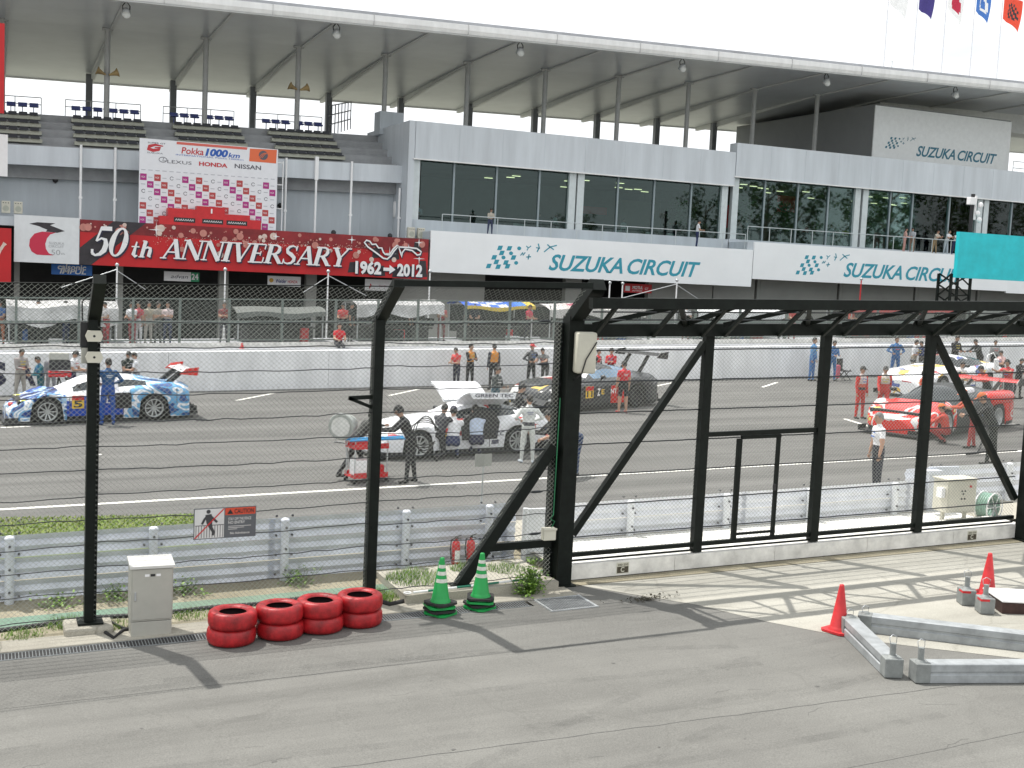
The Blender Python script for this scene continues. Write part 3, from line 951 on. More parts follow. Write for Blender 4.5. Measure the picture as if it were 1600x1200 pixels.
# fire extinguishers
for (X, lab) in ((7.28, 'red fire extinguisher with a white label hanging on the guard rail'), (7.55, 'red fire extinguisher partly behind the leaning stay')):
    t = thing('fire_extinguisher', lab, 'fire extinguisher', (X, 18.62, gz(X) + .10), group='fire extinguishers at the guard rail')
    b = MB(); b.lathe([(.06, 0), (.072, .012), (.072, .36), (.06, .41), (.025, .44), (.025, .47)], 16); obj('bottle', b, RED, t)
    b = MB(); b.box((-.02, -.02, .46), (.02, .02, .5)); b.bar((-.02, 0, .5), (.09, 0, .53), .02, .012); b.bar((-.02, 0, .48), (.09, 0, .46), .02, .012); obj('valve', b, BLK, t)
    b = MB(); b.tube([(-.02, 0, .48), (-.09, 0, .45), (-.11, -.02, .3), (-.09, -.03, .12)], .013, 6); obj('hose', b, BLK, t)
    if X < 7.4:
        b = MB(); f = frame((-.045, -.074, .08)); poly(b, [(0, 0), (.09, 0), (.09, .2), (0, .2)], f); obj('label', b, WHT, t)

# control box on its legs, hose reel
t = thing('control_box', 'cream outdoor control box with small black buttons standing behind the gate', 'control box', (18.0, 18.35, gz(18.0)))
b = MB(); b.bbox((-.36, -.15, .42), (.40, .25, 1.08), .012); obj('case', b, CREAM, t)
b = MB(); b.bbox((-.39, -.18, 1.075), (.43, .27, 1.105), .008); obj('lid', b, CREAM, t)
b = MB(); b.bbox((-.33, -.165, .45), (.37, -.15, 1.05), .006); d = obj('door', b, CREAM, t)
b = MB()
for u, v in ((.08, .86), (.0, .86), (.04, .8), (.08, .7), (.0, .7)): b.cyl((u, -.18, v), (u, -.164, v), .017, n=8)
obj('button', b, BLK, d)
b = MB(); b.cyl((.22, -.185, .95), (.22, -.164, .95), .025, n=10); obj('lamp', b, RED, d)
b = MB(); b.bbox((-.46, -.1, .72), (-.365, .06, .92), .01); obj('side_box', b, WHT, t)
for sx in (-.28, .30):
    b = MB(); b.box((sx - .03, 0, 0), (sx + .03, .06, .43)); obj('leg', b, CREAM, t)
t = thing('hose_reel', 'round hose reel with pale green hose beside the control box', 'hose reel', (19.05, 18.5, gz(19.05, .42)), rz=.25)
M_ = Matrix.Rotation(pi / 2, 4, 'X')
HOSE = mat('pale green hose', (.20, .34, .27), .4, var=.15, scale=12)
b = MB()
for k in range(5): b.tube([(.26 * cos(a), -.1 + k * .05, .26 * sin(a)) for a in np.linspace(0, 2 * pi, 22, endpoint=False)], .027, 6, closed=True)
for k in range(4): b.tube([(.215 * cos(a), -.075 + k * .05, .215 * sin(a)) for a in np.linspace(0, 2 * pi, 22, endpoint=False)], .027, 6, closed=True)
obj('hose', b, HOSE, t)
for yy in (-.15, .12):
    b = MB(); b.tube([(.3 * cos(a), yy, .3 * sin(a)) for a in np.linspace(0, 2 * pi, 24, endpoint=False)], .013, 6, closed=True)
    for a in np.linspace(0, 2 * pi, 6, endpoint=False): b.cyl((0, yy, 0), (.3 * cos(a), yy, .3 * sin(a)), .008, n=5)
    obj('rim', b, WHT, t)
b = MB(); b.tube([(-.25, -.17, -.42), (0, -.17, 0), (.25, -.17, -.42)], .014, 6); b.tube([(-.25, .14, -.42), (0, .14, 0), (.25, .14, -.42)], .014, 6); b.cyl((0, -.18, 0), (0, .15, 0), .03, n=8); obj('stand', b, GALV, t)

# pinned galvanised beams lying on the apron
STL = mat('weathered steel beam', (.36, .38, .39), .5, .35, var=.16, scale=3.5)
STT = mat('beam end block', (.25, .265, .26), .55, .25, var=.15, scale=5)
RUST = mat('rusty beam side', (.045, .022, .018), .8, var=.3, scale=5)
def pin(parent, p, tall=.19):
    b = MB(); b.cyl((p[0], p[1], p[2]), (p[0], p[1], p[2] + tall), .04, n=14); b.lathe([(.075, 0), (.05, .035)], 14, 0, p)
    pn = obj('pin', b, STT, parent)
    b = MB(); b.tube([(p[0] - .05, p[1], p[2] + tall), (p[0] - .06, p[1] + .01, p[2] + tall + .08), (p[0], p[1] + .02, p[2] + tall + .11), (p[0] + .06, p[1] + .01, p[2] + tall + .08), (p[0] + .05, p[1], p[2] + tall)], .006, 5); obj('ring', b, GALV, pn)
def beam(label, p0, p1, h=.25, wd=.22, ends=(1, 1), tallpin=(1, 1)):
    t = thing('steel_beam', label, 'steel beam', (p0[0], p0[1], gz(p0[0])), group='pinned steel barrier beams lying on the apron')
    d = Vector((p1[0] - p0[0], p1[1] - p0[1], gz(p1[0] - p0[0])))
    Ln = d.length; dn = d.normalized()
    sd_ = Vector((-dn.y, dn.x, 0)).normalized()
    b = MB()
    e0, e1 = (.2 if ends[0] else 0), (.2 if ends[1] else 0)
    cs = [(-wd / 2, .0), (wd / 2, 0), (wd / 2, h * .40), (wd / 2 - .018, h * .46), (wd / 2 - .018, h * .54), (wd / 2, h * .60), (wd / 2, h - .012), (wd / 2 - .012, h), (-wd / 2 + .012, h), (-wd / 2, h - .012), (-wd / 2, h * .60), (-wd / 2 + .018, h * .54), (-wd / 2 + .018, h * .46), (-wd / 2, h * .40)]
    k = len(cs)
    vs = [dn * s + sd_ * a + Vector((0, 0, z + .006)) for s in (e0, Ln - e1) for a, z in cs]
    b.add(vs, [(i, (i + 1) % k, k + (i + 1) % k, k + i) for i in range(k)] + [tuple(range(k - 1, -1, -1)), tuple(range(k, 2 * k))])
    obj('beam_body', b, STL, t)
    for s, on in ((0, ends[0]), (Ln - .2, ends[1])):
        if not on: continue
        M = Matrix.Translation(dn * (s + .1)) @ Matrix.Rotation(atan2(dn.y, dn.x), 4, 'Z')
        b = MB(); b.bbox((-.1, -wd / 2 - .012, .004), (.1, wd / 2 + .012, h + .008), .012, 0, M); obj('end_block', b, STT, t)
        pin(t, (dn.x * (s + .1), dn.y * (s + .1), dn.z * (s + .1) + h), .19 if tallpin[0 if s == 0 else 1] else .015)
    return t
beam('short galvanised beam running from the orange cone towards the viewer', (11.50, 13.62), (10.78, 11.80), ends=(1, 1), tallpin=(0, 1))
beam('long galvanised beam slanting right from behind the orange cone', (11.72, 13.66), (16.0, 9.6), ends=(1, 0), tallpin=(0, 1))
beam('long galvanised beam nearest the viewer running out of the right edge', (10.95, 11.66), (15.2, 10.16), ends=(1, 0))
t = thing('beam_slab', 'wide low slab with white top and rusty side at the right edge, ending in two pinned grey blocks', 'steel slab', (14.35, 13.75, gz(14.35)), rz=radians(-24))
b = MB(); b.box((.15, -.16, .01), (4.2, .62, .19)); obj('slab_body', b, RUST, t)
b = MB(); b.box((.14, -.17, .192), (4.2, .63, .215)); obj('slab_top', b, WHT, t)
for q in ((-.10, -.10), (-.22, .36)):
    b = MB(); b.bbox((q[0] - .11, q[1] - .13, .004), (q[0] + .11, q[1] + .13, .25), .012); e = obj('end_block', b, STT, t)
    b = MB(); b.box((q[0] - .113, q[1] - .133, .205), (q[0] + .02, q[1] + .03, .238)); obj('red_band', b, RED, e)
    pin(t, (q[0], q[1], .25))

# cables on the ground
def gpt(px, py, c=.03): return Vector(onG(px, py, c))
b = MB(); b.tube([gpt(-60, 990), gpt(0, 986), gpt(60, 978), gpt(140, 966), gpt(205, 963), gpt(270, 957), gpt(330, 950), gpt(400, 945), gpt(470, 936), gpt(560, 930), gpt(610, 945), gpt(640, 938)], .045, 8)
o = obj('cable_bundle', b, BLACK); tag(o, 'thick black cable bundle running along the ground behind the cabinet and tyres', 'cable')
b = MB(); b.tube([gpt(150, 968, .05), gpt(160, 985), gpt(178, 997), gpt(192, 985), gpt(207, 981, .05)], .028, 7); b.tube([gpt(168, 968), gpt(185, 978), gpt(200, 984)], .02, 6)
o = obj('cable_loop', b, BLACK); tag(o, 'short looped black cable between the left fence post and the cabinet', 'cable')

# small board on a stick behind the fence
p = onY(756, 719, 19.0)
t = thing('signal_board', 'small plain grey board on a thin post behind the guard rail', 'sign board', (p[0], 19.0, gz(p[0])))
zt = p[2] - gz(p[0])
b = MB(); b.cyl((-.03, 0, 0), (0, 0, zt), .02, n=8); obj('post', b, GALV, t)
b = MB(); b.box((-.17, -.02, zt - .11), (.0, -.008, zt + .11)); b.add([(0.001, -.02, zt - .11), (.17, .05, zt - .11), (.17, .05, zt + .11), (.001, -.02, zt + .11)], [(0, 1, 2, 3)]); obj('board', b, mat('board grey', (.30, .31, .29), .5), t)

# weeds and tufts of grass, each clump a plant
LEAF = mat('weed leaf', (.15, .27, .03), .6, var=.15, scale=9)
LEAF2 = mat('weed leaf dark', (.07, .15, .02), .6, var=.15, scale=9)
def weed(name, label, cat, c, r, h, n, broad, seed, group=None):
    q = random.Random(seed)
    b = MB()
    sp_ = [(q.uniform(0, 6.28), r * sqrt(q.random()), h * q.uniform(.35, 1.1)) for _ in range(9)]
    for i in range(n):
        if broad:
            a, rr, hm = sp_[i % 9]; a += q.gauss(0, .4); rr = abs(rr * .85 + q.gauss(0, .28 * r)); hh = hm * q.uniform(.08, 1)
        else:
            a = q.uniform(0, 2 * pi); rr = r * sqrt(q.random()); hh = h * (1 - .5 * (rr / r) ** 2) * q.uniform(.35, 1)
        ca = q.uniform(0, 2 * pi)
        if broad:
            p = Vector((rr * cos(a), rr * sin(a), hh))
            s = q.uniform(.018, .04)
            u = Vector((cos(ca), sin(ca), q.uniform(-.6, .6))).normalized() * s
            v = Vector((-sin(ca), cos(ca), q.uniform(-.6, .6))).normalized() * s * .55
            b.add([p - u, p + v, p + u, p - v], [(0, 1, 2, 3)], 0 if q.random() < .65 else 1)
            if i % 7 == 0: b.tube([(rr * .3 * cos(a), rr * .3 * sin(a), 0), tuple(p)], .004, 3, 1)
        else:
            x, y = rr * cos(a), rr * sin(a)
            ln = q.uniform(.2, .8) * hh
            b.add([(x - .006 * sin(ca), y + .006 * cos(ca), 0), (x + .006 * sin(ca), y - .006 * cos(ca), 0), (x + cos(ca) * ln, y + sin(ca) * ln, hh)], [(0, 1, 2)], 0 if q.random() < .7 else 1)
    return solo(name, b, [LEAF, LEAF2], label, cat, tuple(c), group)
p = onG(836, 935); weed('weed', 'bushy bright green weed growing at the foot of the left gate column', 'plant', (p[0], 16.95, p[2]), .27, .60, 1000, True, 1)
gw = 'grass tufts along the foot of the catch fence'
for i, (px, Y, r, h, n, lab) in enumerate(((590, 17.5, .35, .22, 700, 'grass tuft beside the foot of the second fence post'), (650, 17.9, .5, .22, 900, 'grass tuft left of the fire extinguishers'), (790, 18.0, .35, .16, 500, 'dry grass tuft on the slab below the stay'), (105, 17.6, .3, .2, 420, 'grass tuft left of the left fence post'), (40, 17.35, .3, .12, 380, 'low grass tuft at the left edge by the drain'), (185, 17.35, .3, .10, 420, 'low grass tuft between fence post and cabinet'), (300, 17.5, .3, .14, 420, 'grass tuft right of the grey cabinet'), (730, 18.2, .3, .2, 400, 'grass tuft at the foot of the fire extinguishers'))):
    p = onY(px, 900, Y); weed('grass_tuft', lab, 'plant', (p[0], Y, gz(p[0], .13 if 5.86 < p[0] < 8.4 else .0)), r, h, n, False, 20 + i, gw)
for i, (px, lab) in enumerate(((92, 'leafy weed against the guard rail left of the fence post'), (190, 'leafy weed against the guard rail behind the cabinet'), (285, 'leafy weed against the guard rail right of the cabinet'), (470, 'thin weed against the guard rail behind the tyres'))):
    p = onY(px, 900, 18.6); weed('weed', lab, 'plant', (p[0], 18.6, gz(p[0])), .34, .30, 240, True, 60 + i, 'weeds along the guard rail')
# fallen leaf litter by the gate column
b = MB()
for i in range(160):
    a, r = rt_.uniform(0, 6.28), abs(rt_.gauss(0, .16))
    x, y = 9.55 + r * cos(a) * 1.7, 16.05 + r * sin(a) * .6
    s = rt_.uniform(.01, .03); q = rt_.uniform(0, 6.28)
    b.add([(x + s * cos(q + k * pi / 2), y + s * sin(q + k * pi / 2) * .7, gz(x, .009 + rt_.uniform(0, .03))) for k in range(4)], [(0, 1, 2, 3)])
o = obj('leaf_litter', b, mat('dead leaves', (.05, .045, .03), .9, var=.2)); o['kind'] = 'stuff'
# ================================================================== PIT BUILDING
def glass_mat(name, tint, refl=1.0):
    m = bpy.data.materials.new(name); m.use_nodes = True
    t = m.node_tree; t.nodes.clear()
    o = t.nodes.new('ShaderNodeOutputMaterial')
    tr = t.nodes.new('ShaderNodeBsdfTransparent'); tr.inputs[0].default_value = tint + (1,)
    gl_ = t.nodes.new('ShaderNodeBsdfGlossy'); gl_.inputs['Roughness'].default_value = 0.02
    gl_.inputs['Color'].default_value = (.85, .95, .93, 1)
    fr_ = t.nodes.new('ShaderNodeFresnel'); fr_.inputs[0].default_value = 1.5
    mxx = t.nodes.new('ShaderNodeMixShader')
    t.links.new(fr_.outputs[0], mxx.inputs[0]); t.links.new(tr.outputs[0], mxx.inputs[1]); t.links.new(gl_.outputs[0], mxx.inputs[2])
    t.links.new(mxx.outputs[0], o.inputs[0])
    return m
PANE = glass_mat('window glass', (.60, .72, .71))
BWALL = mat('building pale panel', (.57, .61, .645), .6, var=.07, scale=1.1, stretch=(1, 1, .10))
BGREY = mat('building grey panel', (.48, .525, .56), .6, var=.07, scale=1.0, stretch=(1, 1, .12))
BDARK = mat('side wall grey', (.24, .25, .25), .7, var=.05, scale=.4)
GARW = mat('garage wall', (.31, .31, .29), .7, var=.06, scale=.5)
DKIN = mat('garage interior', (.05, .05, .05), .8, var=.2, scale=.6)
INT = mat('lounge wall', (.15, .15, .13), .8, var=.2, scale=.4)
MULL = mat('mullion', (.26, .31, .33), .45, .3, var=.03)
ALU = mat('pale aluminium', (.55, .60, .61), .4, .3, var=.04)
ROOFU = mat('roof soffit', (.62, .645, .655), .36, .10, var=.06, scale=.25)
ROOFT = mat('roof top sheet', (.62, .63, .62), .4, .2, var=.05)
FASC = mat('roof fascia', (.76, .76, .75), .4, .1, var=.06, scale=1.4, stretch=(1, 1, .3))
COLM = mat('column paint', (.42, .43, .42), .45, var=.05)
RAFT = mat('rafter paint', (.66, .67, .65), .5, var=.04)
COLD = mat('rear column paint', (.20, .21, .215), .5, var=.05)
STEPC = mat('terrace concrete', (.32, .33, .34), .75, var=.08, scale=1.5)

pbd = thing('pit_building', 'long white and grey pit building with glazed lounge, terrace seats and huge overhanging roof', 'building', (22.0, 67.0, gz(22)))
def part(name, b, m, par=pbd): return obj(name, b, m, par, world=True)
XL, XR = -14.0, 100.0
# ground floor: garages
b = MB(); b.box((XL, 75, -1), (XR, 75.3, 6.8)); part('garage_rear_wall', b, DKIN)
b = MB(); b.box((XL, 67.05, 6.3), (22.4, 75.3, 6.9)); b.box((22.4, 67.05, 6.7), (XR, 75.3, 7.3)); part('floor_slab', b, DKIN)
sol = [(XL, -9.3), (-4.1, -3.8), (1.14, 1.4), (6.2, 6.5), (11.55, 12.05), (16.4, 17.0), (21.6, 27.3), (32.7, 33.8), (38.6, 43.4), (43.5, 46.7), (46.9, 53.5), (53.7, 60.2), (60.4, 66), (66.2, XR)]
for a, c in sol:
    b = MB(); b.box((a, 66.95, -.6), (c, 67.4, 6.68 if c < 22.4 else 6.85))
    if c - a > 4:
        n = 9
        for k in range(n): b.box((a + .25, 66.93, 2.6 + k * .42), (c - .25, 66.945, 2.99 + k * .42))
    part('garage_shutter' if c - a > 4 else 'garage_pillar', b, GARW)
for a, c in zip(sol, sol[1:]):
    if c[0] - a[1] > 3:
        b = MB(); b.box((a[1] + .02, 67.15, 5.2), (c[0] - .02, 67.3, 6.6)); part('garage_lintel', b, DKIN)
# left half: plain upper wall under the terrace
b = MB(); b.box((XL, 69.0, 6.3), (22.35, 69.4, 10.6))
for x in np.arange(-13, 22, 2.75): b.box((x, 68.985, 6.9), (x + .03, 69.01, 10.5))
part('upper_wall', b, BGREY)
b = MB(); b.box((XL, 64.6, 6.45), (22.4, 69.0, 6.9)); b.box((22.9, 64.6, 6.95), (44.25, 67.0, 7.42)); b.box((44.3, 64.6, 7.45), (XR, 67.0, 7.95)); part('balcony_floor', b, BGREY)
b = MB(); b.sbox(XL, 22.35, 67.6, 68.1, 9.62, 10.62); b.sbox(XL, 22.35, 68.1, 69.1, 9.7, 9.95); part('terrace_edge', b, BWALL)
# lounge half
secs = ((22.4, 44.25, 7.42, 8.12, 11.60, 13.72), (44.30, 100.0, 7.95, 8.16, 12.2, 14.34))
for k, (a, c, zf, zs, zt, zp) in enumerate(secs):
    b = MB(); b.box((a, 66.75, zf - .6), (c, 67.1, zs)); part('sill_wall', b, BGREY)
    b = MB(); b.box((a + .005, 66.45, zt), (c, 67.3, zp))
    for x in np.arange(a + 2.7, min(c, 84), 2.75): b.box((x, 66.438, zt + .05), (x + .018, 66.452, zp - .05))
    part('parapet', b, BWALL)
    b = MB(); b.box((a - .1, 66.40, zt - .07), (c, 66.6, zt)); part('drip_edge', b, FASC)
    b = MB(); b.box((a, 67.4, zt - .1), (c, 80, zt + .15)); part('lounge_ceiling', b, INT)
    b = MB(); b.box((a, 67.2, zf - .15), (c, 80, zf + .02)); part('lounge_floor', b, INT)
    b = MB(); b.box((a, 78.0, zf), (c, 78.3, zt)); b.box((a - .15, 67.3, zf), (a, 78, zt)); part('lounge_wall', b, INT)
    b = MB(); b.box((a, 67.3, zt + .3), (c, 88, zt + .9)); part('terrace_floor', b, STEPC)
wx = [22.95, 25.02, 27.75, 30.57, 32.6, 33.5, 35.99, 38.6, 41.34, 43.65]
wx2 = [44.95, 46.99, 49.66, 52.2, 54.4, 55.4, 57.51, 59.5, 62.87, 65.4, 66.4, 68.8, 71.5, 74.3, 77]
for ws, (a, c, zf, zs, zt, zp) in zip((wx, wx2), secs):
    for x0, x1 in zip(ws, ws[1:]):
        if x1 - x0 < 1.2: continue
        b = MB(); b.box((x0 + .03, 66.98, zs), (x1 - .03, 67.01, zt - .07)); part('window_pane', b, PANE)
    for x in ws[1:-1]:
        if min(abs(x - q) for q in (32.6, 33.5, 54.4, 55.4, 65.4, 66.4)) < .1: continue
        b = MB(); b.box((x - .055, 66.9, zs), (x + .055, 67.08, zt - .05)); part('mullion', b, MULL)
for x, zf, zt in ((22.62, 8.12, 11.55), (32.75, 8.12, 11.55), (33.32, 8.12, 11.55), (43.80, 8.12, 11.55), (44.62, 8.16, 12.15), (54.57, 8.16, 12.15), (55.23, 8.16, 12.15), (65.6, 8.16, 12.15), (66.2, 8.16, 12.15)):
    b = MB(); b.box((x - .23, 66.78, zf), (x + .23, 67.1, zt)); part('window_column', b, ALU)
b = MB(); b.box((22.02, 66.5, 6.92), (22.39, 75, 13.72)); part('end_wall', b, BWALL)
LAMPM = mat('lit ceiling lamp', (.8, .75, .5), .5, var=0, emit=(1, .88, .5, 2.2))
rl = random.Random(4)
for k in range(34):
    x, y, zt = rl.uniform(28, 68), rl.uniform(69, 77), 0
    zt = 11.45 if x < 44 else 12.05
    if 42.5 < x < 45.2: continue
    b = MB(); b.box((x, y, zt - .03), (x + .55, y + .14, zt)); part('ceiling_lamp', b, LAMPM)
# lounge furniture and wall pictures seen through the glass
CHR = mat('pale chair', (.5, .5, .48), .6, var=.05)
for k in range(26):
    x, y = rl.uniform(28, 66), rl.uniform(67.9, 69.6)
    if 43 < x < 45.5: continue
    zf = 7.44 if x < 44 else 7.97
    b = MB(); b.box((x, y, zf + .42), (x + .45, y + .45, zf + .46)); b.box((x, y + .42, zf + .46), (x + .45, y + .45, zf + .9)); [b.box((x + i * .41, y + j * .41, zf), (x + i * .41 + .03, y + j * .41 + .03, zf + .42)) for i in (0, 1) for j in (0, 1)]
    part('lounge_chair', b, CHR if k % 3 else BLK)
for x, w_, z, h, m in ((35.6, .5, 8.3, 1.5, RED), (36.2, 2.3, 9.5, .5, RED), (46, 3, 9.2, 1.6, RED), (52.4, 1.6, 10.6, 1.2, RED), (56, 2.2, 9.6, 1.4, mat('picture green', (.05, .12, .04), .7)), (61, 3, 9.2, 1.2, mat('picture pale', (.4, .4, .36), .7)), (39.5, 3.2, 8.4, 2.2, mat('picture brown', (.2, .17, .12), .7))):
    b = MB(); b.box((x, 73, z), (x + w_, 73.06, z + h)); part('wall_picture', b, m)
for x, y in ((41.6, 69), (47.5, 70), (50.2, 69.5), (58.5, 71), (63.5, 70)):  # plants added indoors to stand for a palm mirrored in the panes
    zf = 7.44 if x < 44 else 7.97
    b = MB(); b.cyl((x, y, zf), (x, y, zf + 2.0), .05, n=6); b.lathe([(.2, 0), (.26, .45)], 10, 0, (x, y, zf))
    for k in range(160):
        a, r, zz = rl.uniform(0, 6.28), .75 * sqrt(rl.random()), zf + 1.6 + rl.uniform(0, 1.5)
        p = Vector((x + r * cos(a), y + r * sin(a), zz)); u = Vector((rl.uniform(-1, 1), rl.uniform(-1, 1), rl.uniform(-1, 1))) * .16; v2 = Vector((rl.uniform(-1, 1), rl.uniform(-1, 1), rl.uniform(-1, 1))) * .12
        b.add([p - u, p + v2, p + u, p - v2], [(0, 1, 2, 3)])
    part('palm_reflection', b, mat('palm reflection leaf', (.05, .10, .03), .7))
# penthouse with the sign
b = MB(); b.box((58.15, 70, 14.3), (71.1, 87.5, 18.55)); part('penthouse', b, BDARK)
b = MB(); b.box((58.1, 69.9, 14.75), (71.12, 69.99, 18.45)); fpan = part('sign_wall', b, mat('sign wall', (.80, .82, .82), .5, var=.03))
b = MB()
for x in np.arange(58.2, 71.0, .2): b.box((x, 69.84, 14.2), (x + .06, 69.9, 14.74))
part('louvre', b, BGREY)
# columns
cx = [6.05 + 5.5 * k for k in range(-3, 14)]
for X in cx:
    if X < 60:
        b = MB(); b.cyl((X, 73.3, 12.6 if X < 22 else 12.0), (X, 73.3, gz(X, 17.9)), .16, n=12); c_ = part('column', b, COLM)
        b = MB(); b.box((X - .3, 73.15, gz(X, 17.75)), (X + .3, 73.45, gz(X, 17.86))); obj('capital', b, COLM, c_, world=False) if False else part('capital', b, COLM)
    b = MB(); b.bar((X, 87, 12.0), (X, 87, gz(X, 17.1)), .42, .42, up=(0, 1, 0)); part('rear_column', b, COLD)
# roof
P = []
secy = ((64.35, 18.02), (66, 18.02), (73.3, 17.88), (80, 17.58), (87, 17.2), (90.2, 16.98))
xs_ = np.arange(XL, XR + 1, 5.5)
b = MB(); b.grid([[(x, y, gz(x, z)) for x in xs_] for y, z in secy], smooth=False); part('roof_soffit', b, ROOFU)
b = MB(); b.grid([[(x, y, gz(x, z)) for x in xs_] for y, z in ((64.3, 18.35), (75, 19.0), (90.3, 17.6))], smooth=False, flip=True); part('roof_top', b, ROOFT)
b = MB()
for (y0, z0), (y1, z1) in (((64.22, 17.82), (64.30, 17.72)), ((64.16, 18.02), (64.22, 17.82)), ((64.18, 18.30), (64.16, 18.02)), ((64.32, 18.40), (64.18, 18.30)), ((64.30, 17.72), (64.5, 17.72)), ((64.5, 17.72), (64.5, 18.04))):
    b.grid([[(x, y0, gz(x, z0)) for x in xs_], [(x, y1, gz(x, z1)) for x in xs_]], 0, False)
part('roof_fascia', b, FASC)
for x in xs_:
    b = MB(); b.sbox(x - .012, x + .012, 64.14, 64.3, 17.73, 18.37); part('fascia_joint', b, mat('joint grey', (.48, .48, .48), .6, var=0))
b = MB(); b.sbox(XL, XR, 64.25, 64.6, 18.36, 18.50); part('roof_gutter', b, mat('gutter grey', (.42, .43, .46), .5, var=.1, scale=1))
b = MB(); b.sbox(XL, XR, 64.12, 64.20, 17.69, 17.76); part('drip_rail', b, mat('soffit grey', (.4, .41, .4), .5, var=.05))
b = MB(); b.sbox(XL, XR, 90.15, 90.35, 16.9, 17.65); part('rear_fascia', b, FASC)
for X in cx:
    b = MB()
    pr = [(64.5, 17.98), (73.3, 17.80), (80, 17.36), (87, 16.74), (90.1, 16.72), (90.1, 16.97), (87, 17.19), (80, 17.57), (73.3, 17.87), (64.5, 18.01)]
    b.prism(pr, lambda u, v, X=X: Vector((X + .11, u, gz(X) + v)), .22)
    part('rafter', b, RAFT)
# soffit fittings
for k in range(6):
    X = 6.3 + 11 * k
    fl = thing('flood_lamp', ['first', 'second', 'third', 'fourth', 'fifth', 'sixth'][k] + ' round floodlight from the left hanging under the front edge of the roof', 'floodlight', (X, 65.6, gz(X, 17.95)), group='floodlights under the roof edge')
    b = MB(); b.tube([(0, 0, .05), (-.18, 0, -.2), (-.16, -.05, -.5)], .03, 6); b.tube([(0, 0, .05), (.18, 0, -.2), (.16, -.05, -.5)], .03, 6); obj('yoke', b, BLK, fl)
    b = MB(); M_ = Matrix.Rotation(radians(40), 4, 'X'); b.lathe([(.1, .22), (.2, .1), (.24, -.1), (.24, -.16)], 16, 0, (0, -.05, -.52), M_); obj('housing', b, GALV, fl)
    b = MB(); b.ball((0, -.15, -.66), (.22, .15, .2), 12); obj('lens', b, mat('lamp lens', (.7, .72, .7), .15, var=0), fl)
for X, wh in ((6.05, 'left'), (17.05, 'right')):
    t = thing('horn_speaker', 'pair of yellowed horn speakers on a roof column, %s of the two' % wh, 'horn speaker', (X, 73.1, gz(X, 15.2)), group='horn speakers on the roof columns')
    HM = mat('horn yellowed', (.42, .30, .14), .6, var=.2)
    for s in (-1, 1):
        b = MB(); M_ = Matrix.Rotation(s * radians(68), 4, 'Y'); b.lathe([(.05, .1), (.08, .25), (.16, .5), (.26, .62)], 14, 0, (0, -.1, 0), M_); obj('horn', b, HM, t)
# terrace seating on the left: four blocks
TERR = []
b = MB()
for r in range(5):
    y0 = 68.6 + r * 1.0
    b.sbox(XL, 22.3, y0, 74.0 if r == 4 else y0 + 1.0, 9.0, 10.75 + r * .5)
b.sbox(XL, 22.3, 73.6, 88, 9.0, 12.82)
part('terrace_steps', b, STEPC)
SEAT = mat('dark seat', (.022, .025, .034), .5, var=.1)
SEATB = mat('blue seat', (.03, .05, .22), .5, var=.1)
BENCH = mat('bench frame', (.42, .43, .36), .6, var=.06)
for k, wh in enumerate(('leftmost', 'second', 'third', 'fourth')):
    c = .55 + 5.5 * k
    x0, x1 = c - 1.95, c + 1.95
    t = thing('seat_block', wh + ' block of dark terrace seats from the left under the big roof', 'seating', (c, 69, gz(c, 10.7)), group='blocks of terrace seats')
    for r in range(4):
        y, v = 69.15 + r * 1.0, 10.75 + r * .5
        b = MB(); b.sbox(x0, x1, y - .1, y + .35, v + .14, v + .34); sr = obj('bench', b, BENCH, t, world=True)
        for s in range(7):
            xx = x0 + .1 + s * .54
            b = MB(); b.sbox(xx, xx + .43, y - .22, y + .2, v + .345, v + .40); b.sbox(xx, xx + .43, y + .2, y + .26, v + .345, v + .56); obj('seat', b, SEAT, sr)
            sr.children[-1].location = -_org[t.name]
    for s in range(6):
        xx = x0 + .15 + s * .60 + (.25 if s > 2 else 0)
        b = MB(); b.sbox(xx, xx + .48, 74.4, 74.8, 13.32, 13.40); b.sbox(xx, xx + .48, 74.8, 74.86, 13.36, 13.58); b.sbox(xx + .2, xx + .25, 74.6, 74.65, 12.8, 13.32); obj('top_seat', b, SEATB, t, world=True)
def railing(name, label, pts, v, n, m, par=None, r=.028, rails=(1.0, .5), grade=True):
    t = thing(name, label, 'railing', pts[0])
    for p, q in zip(pts, pts[1:]):
        p, q = Vector(p), Vector(q)
        for hh in rails:
            b = MB(); b.cyl(p + Vector((0, 0, hh)), q + Vector((0, 0, hh)), r, n=6); obj('rail', b, m, t, world=True)
        for i in range(n + 1):
            s = p.lerp(q, i / n)
            b = MB(); b.cyl(s, s + Vector((0, 0, max(rails))), r * .9, n=6); obj('post', b, m, t, world=True)
    return t
STEELR = mat('railing steel', (.42, .43, .42), .4, .5, var=.03)
for k, wh in enumerate(('leftmost', 'second', 'third', 'fourth')):
    c = .55 + 5.5 * k
    railing('terrace_railing', wh + ' railing from the left behind the terrace seats, against the sky', [(c - 2.1, 75.4, gz(c - 2.1, 12.82)), (c + 2.1, 75.4, gz(c + 2.1, 12.82))], 0, 3, STEELR, rails=(1.15, .75))
railing('terrace_railing', 'tall stair railing beside the concrete box at the end of the seat terrace', [(19.7, 76, 13.4), (23.4, 84, 14.9)], 0, 7, mat('railing dark', (.06, .07, .09), .5, var=0), rails=(1.9, 1.3, .7), r=.04)
railing('terrace_railing', 'long railing with many uprights along the back of the upper terrace', [(25.5, 86.2, 12.55), (54.5, 86.2, 13.3)], 0, 60, STEELR, rails=(1.9, 1.2, .1), r=.022)
railing('terrace_railing', 'railing on the terrace to the right of the rooftop sign', [(71.2, 69.5, 14.4), (84, 69.5, 14.4)], 0, 5, STEELR, rails=(1.1, .6))
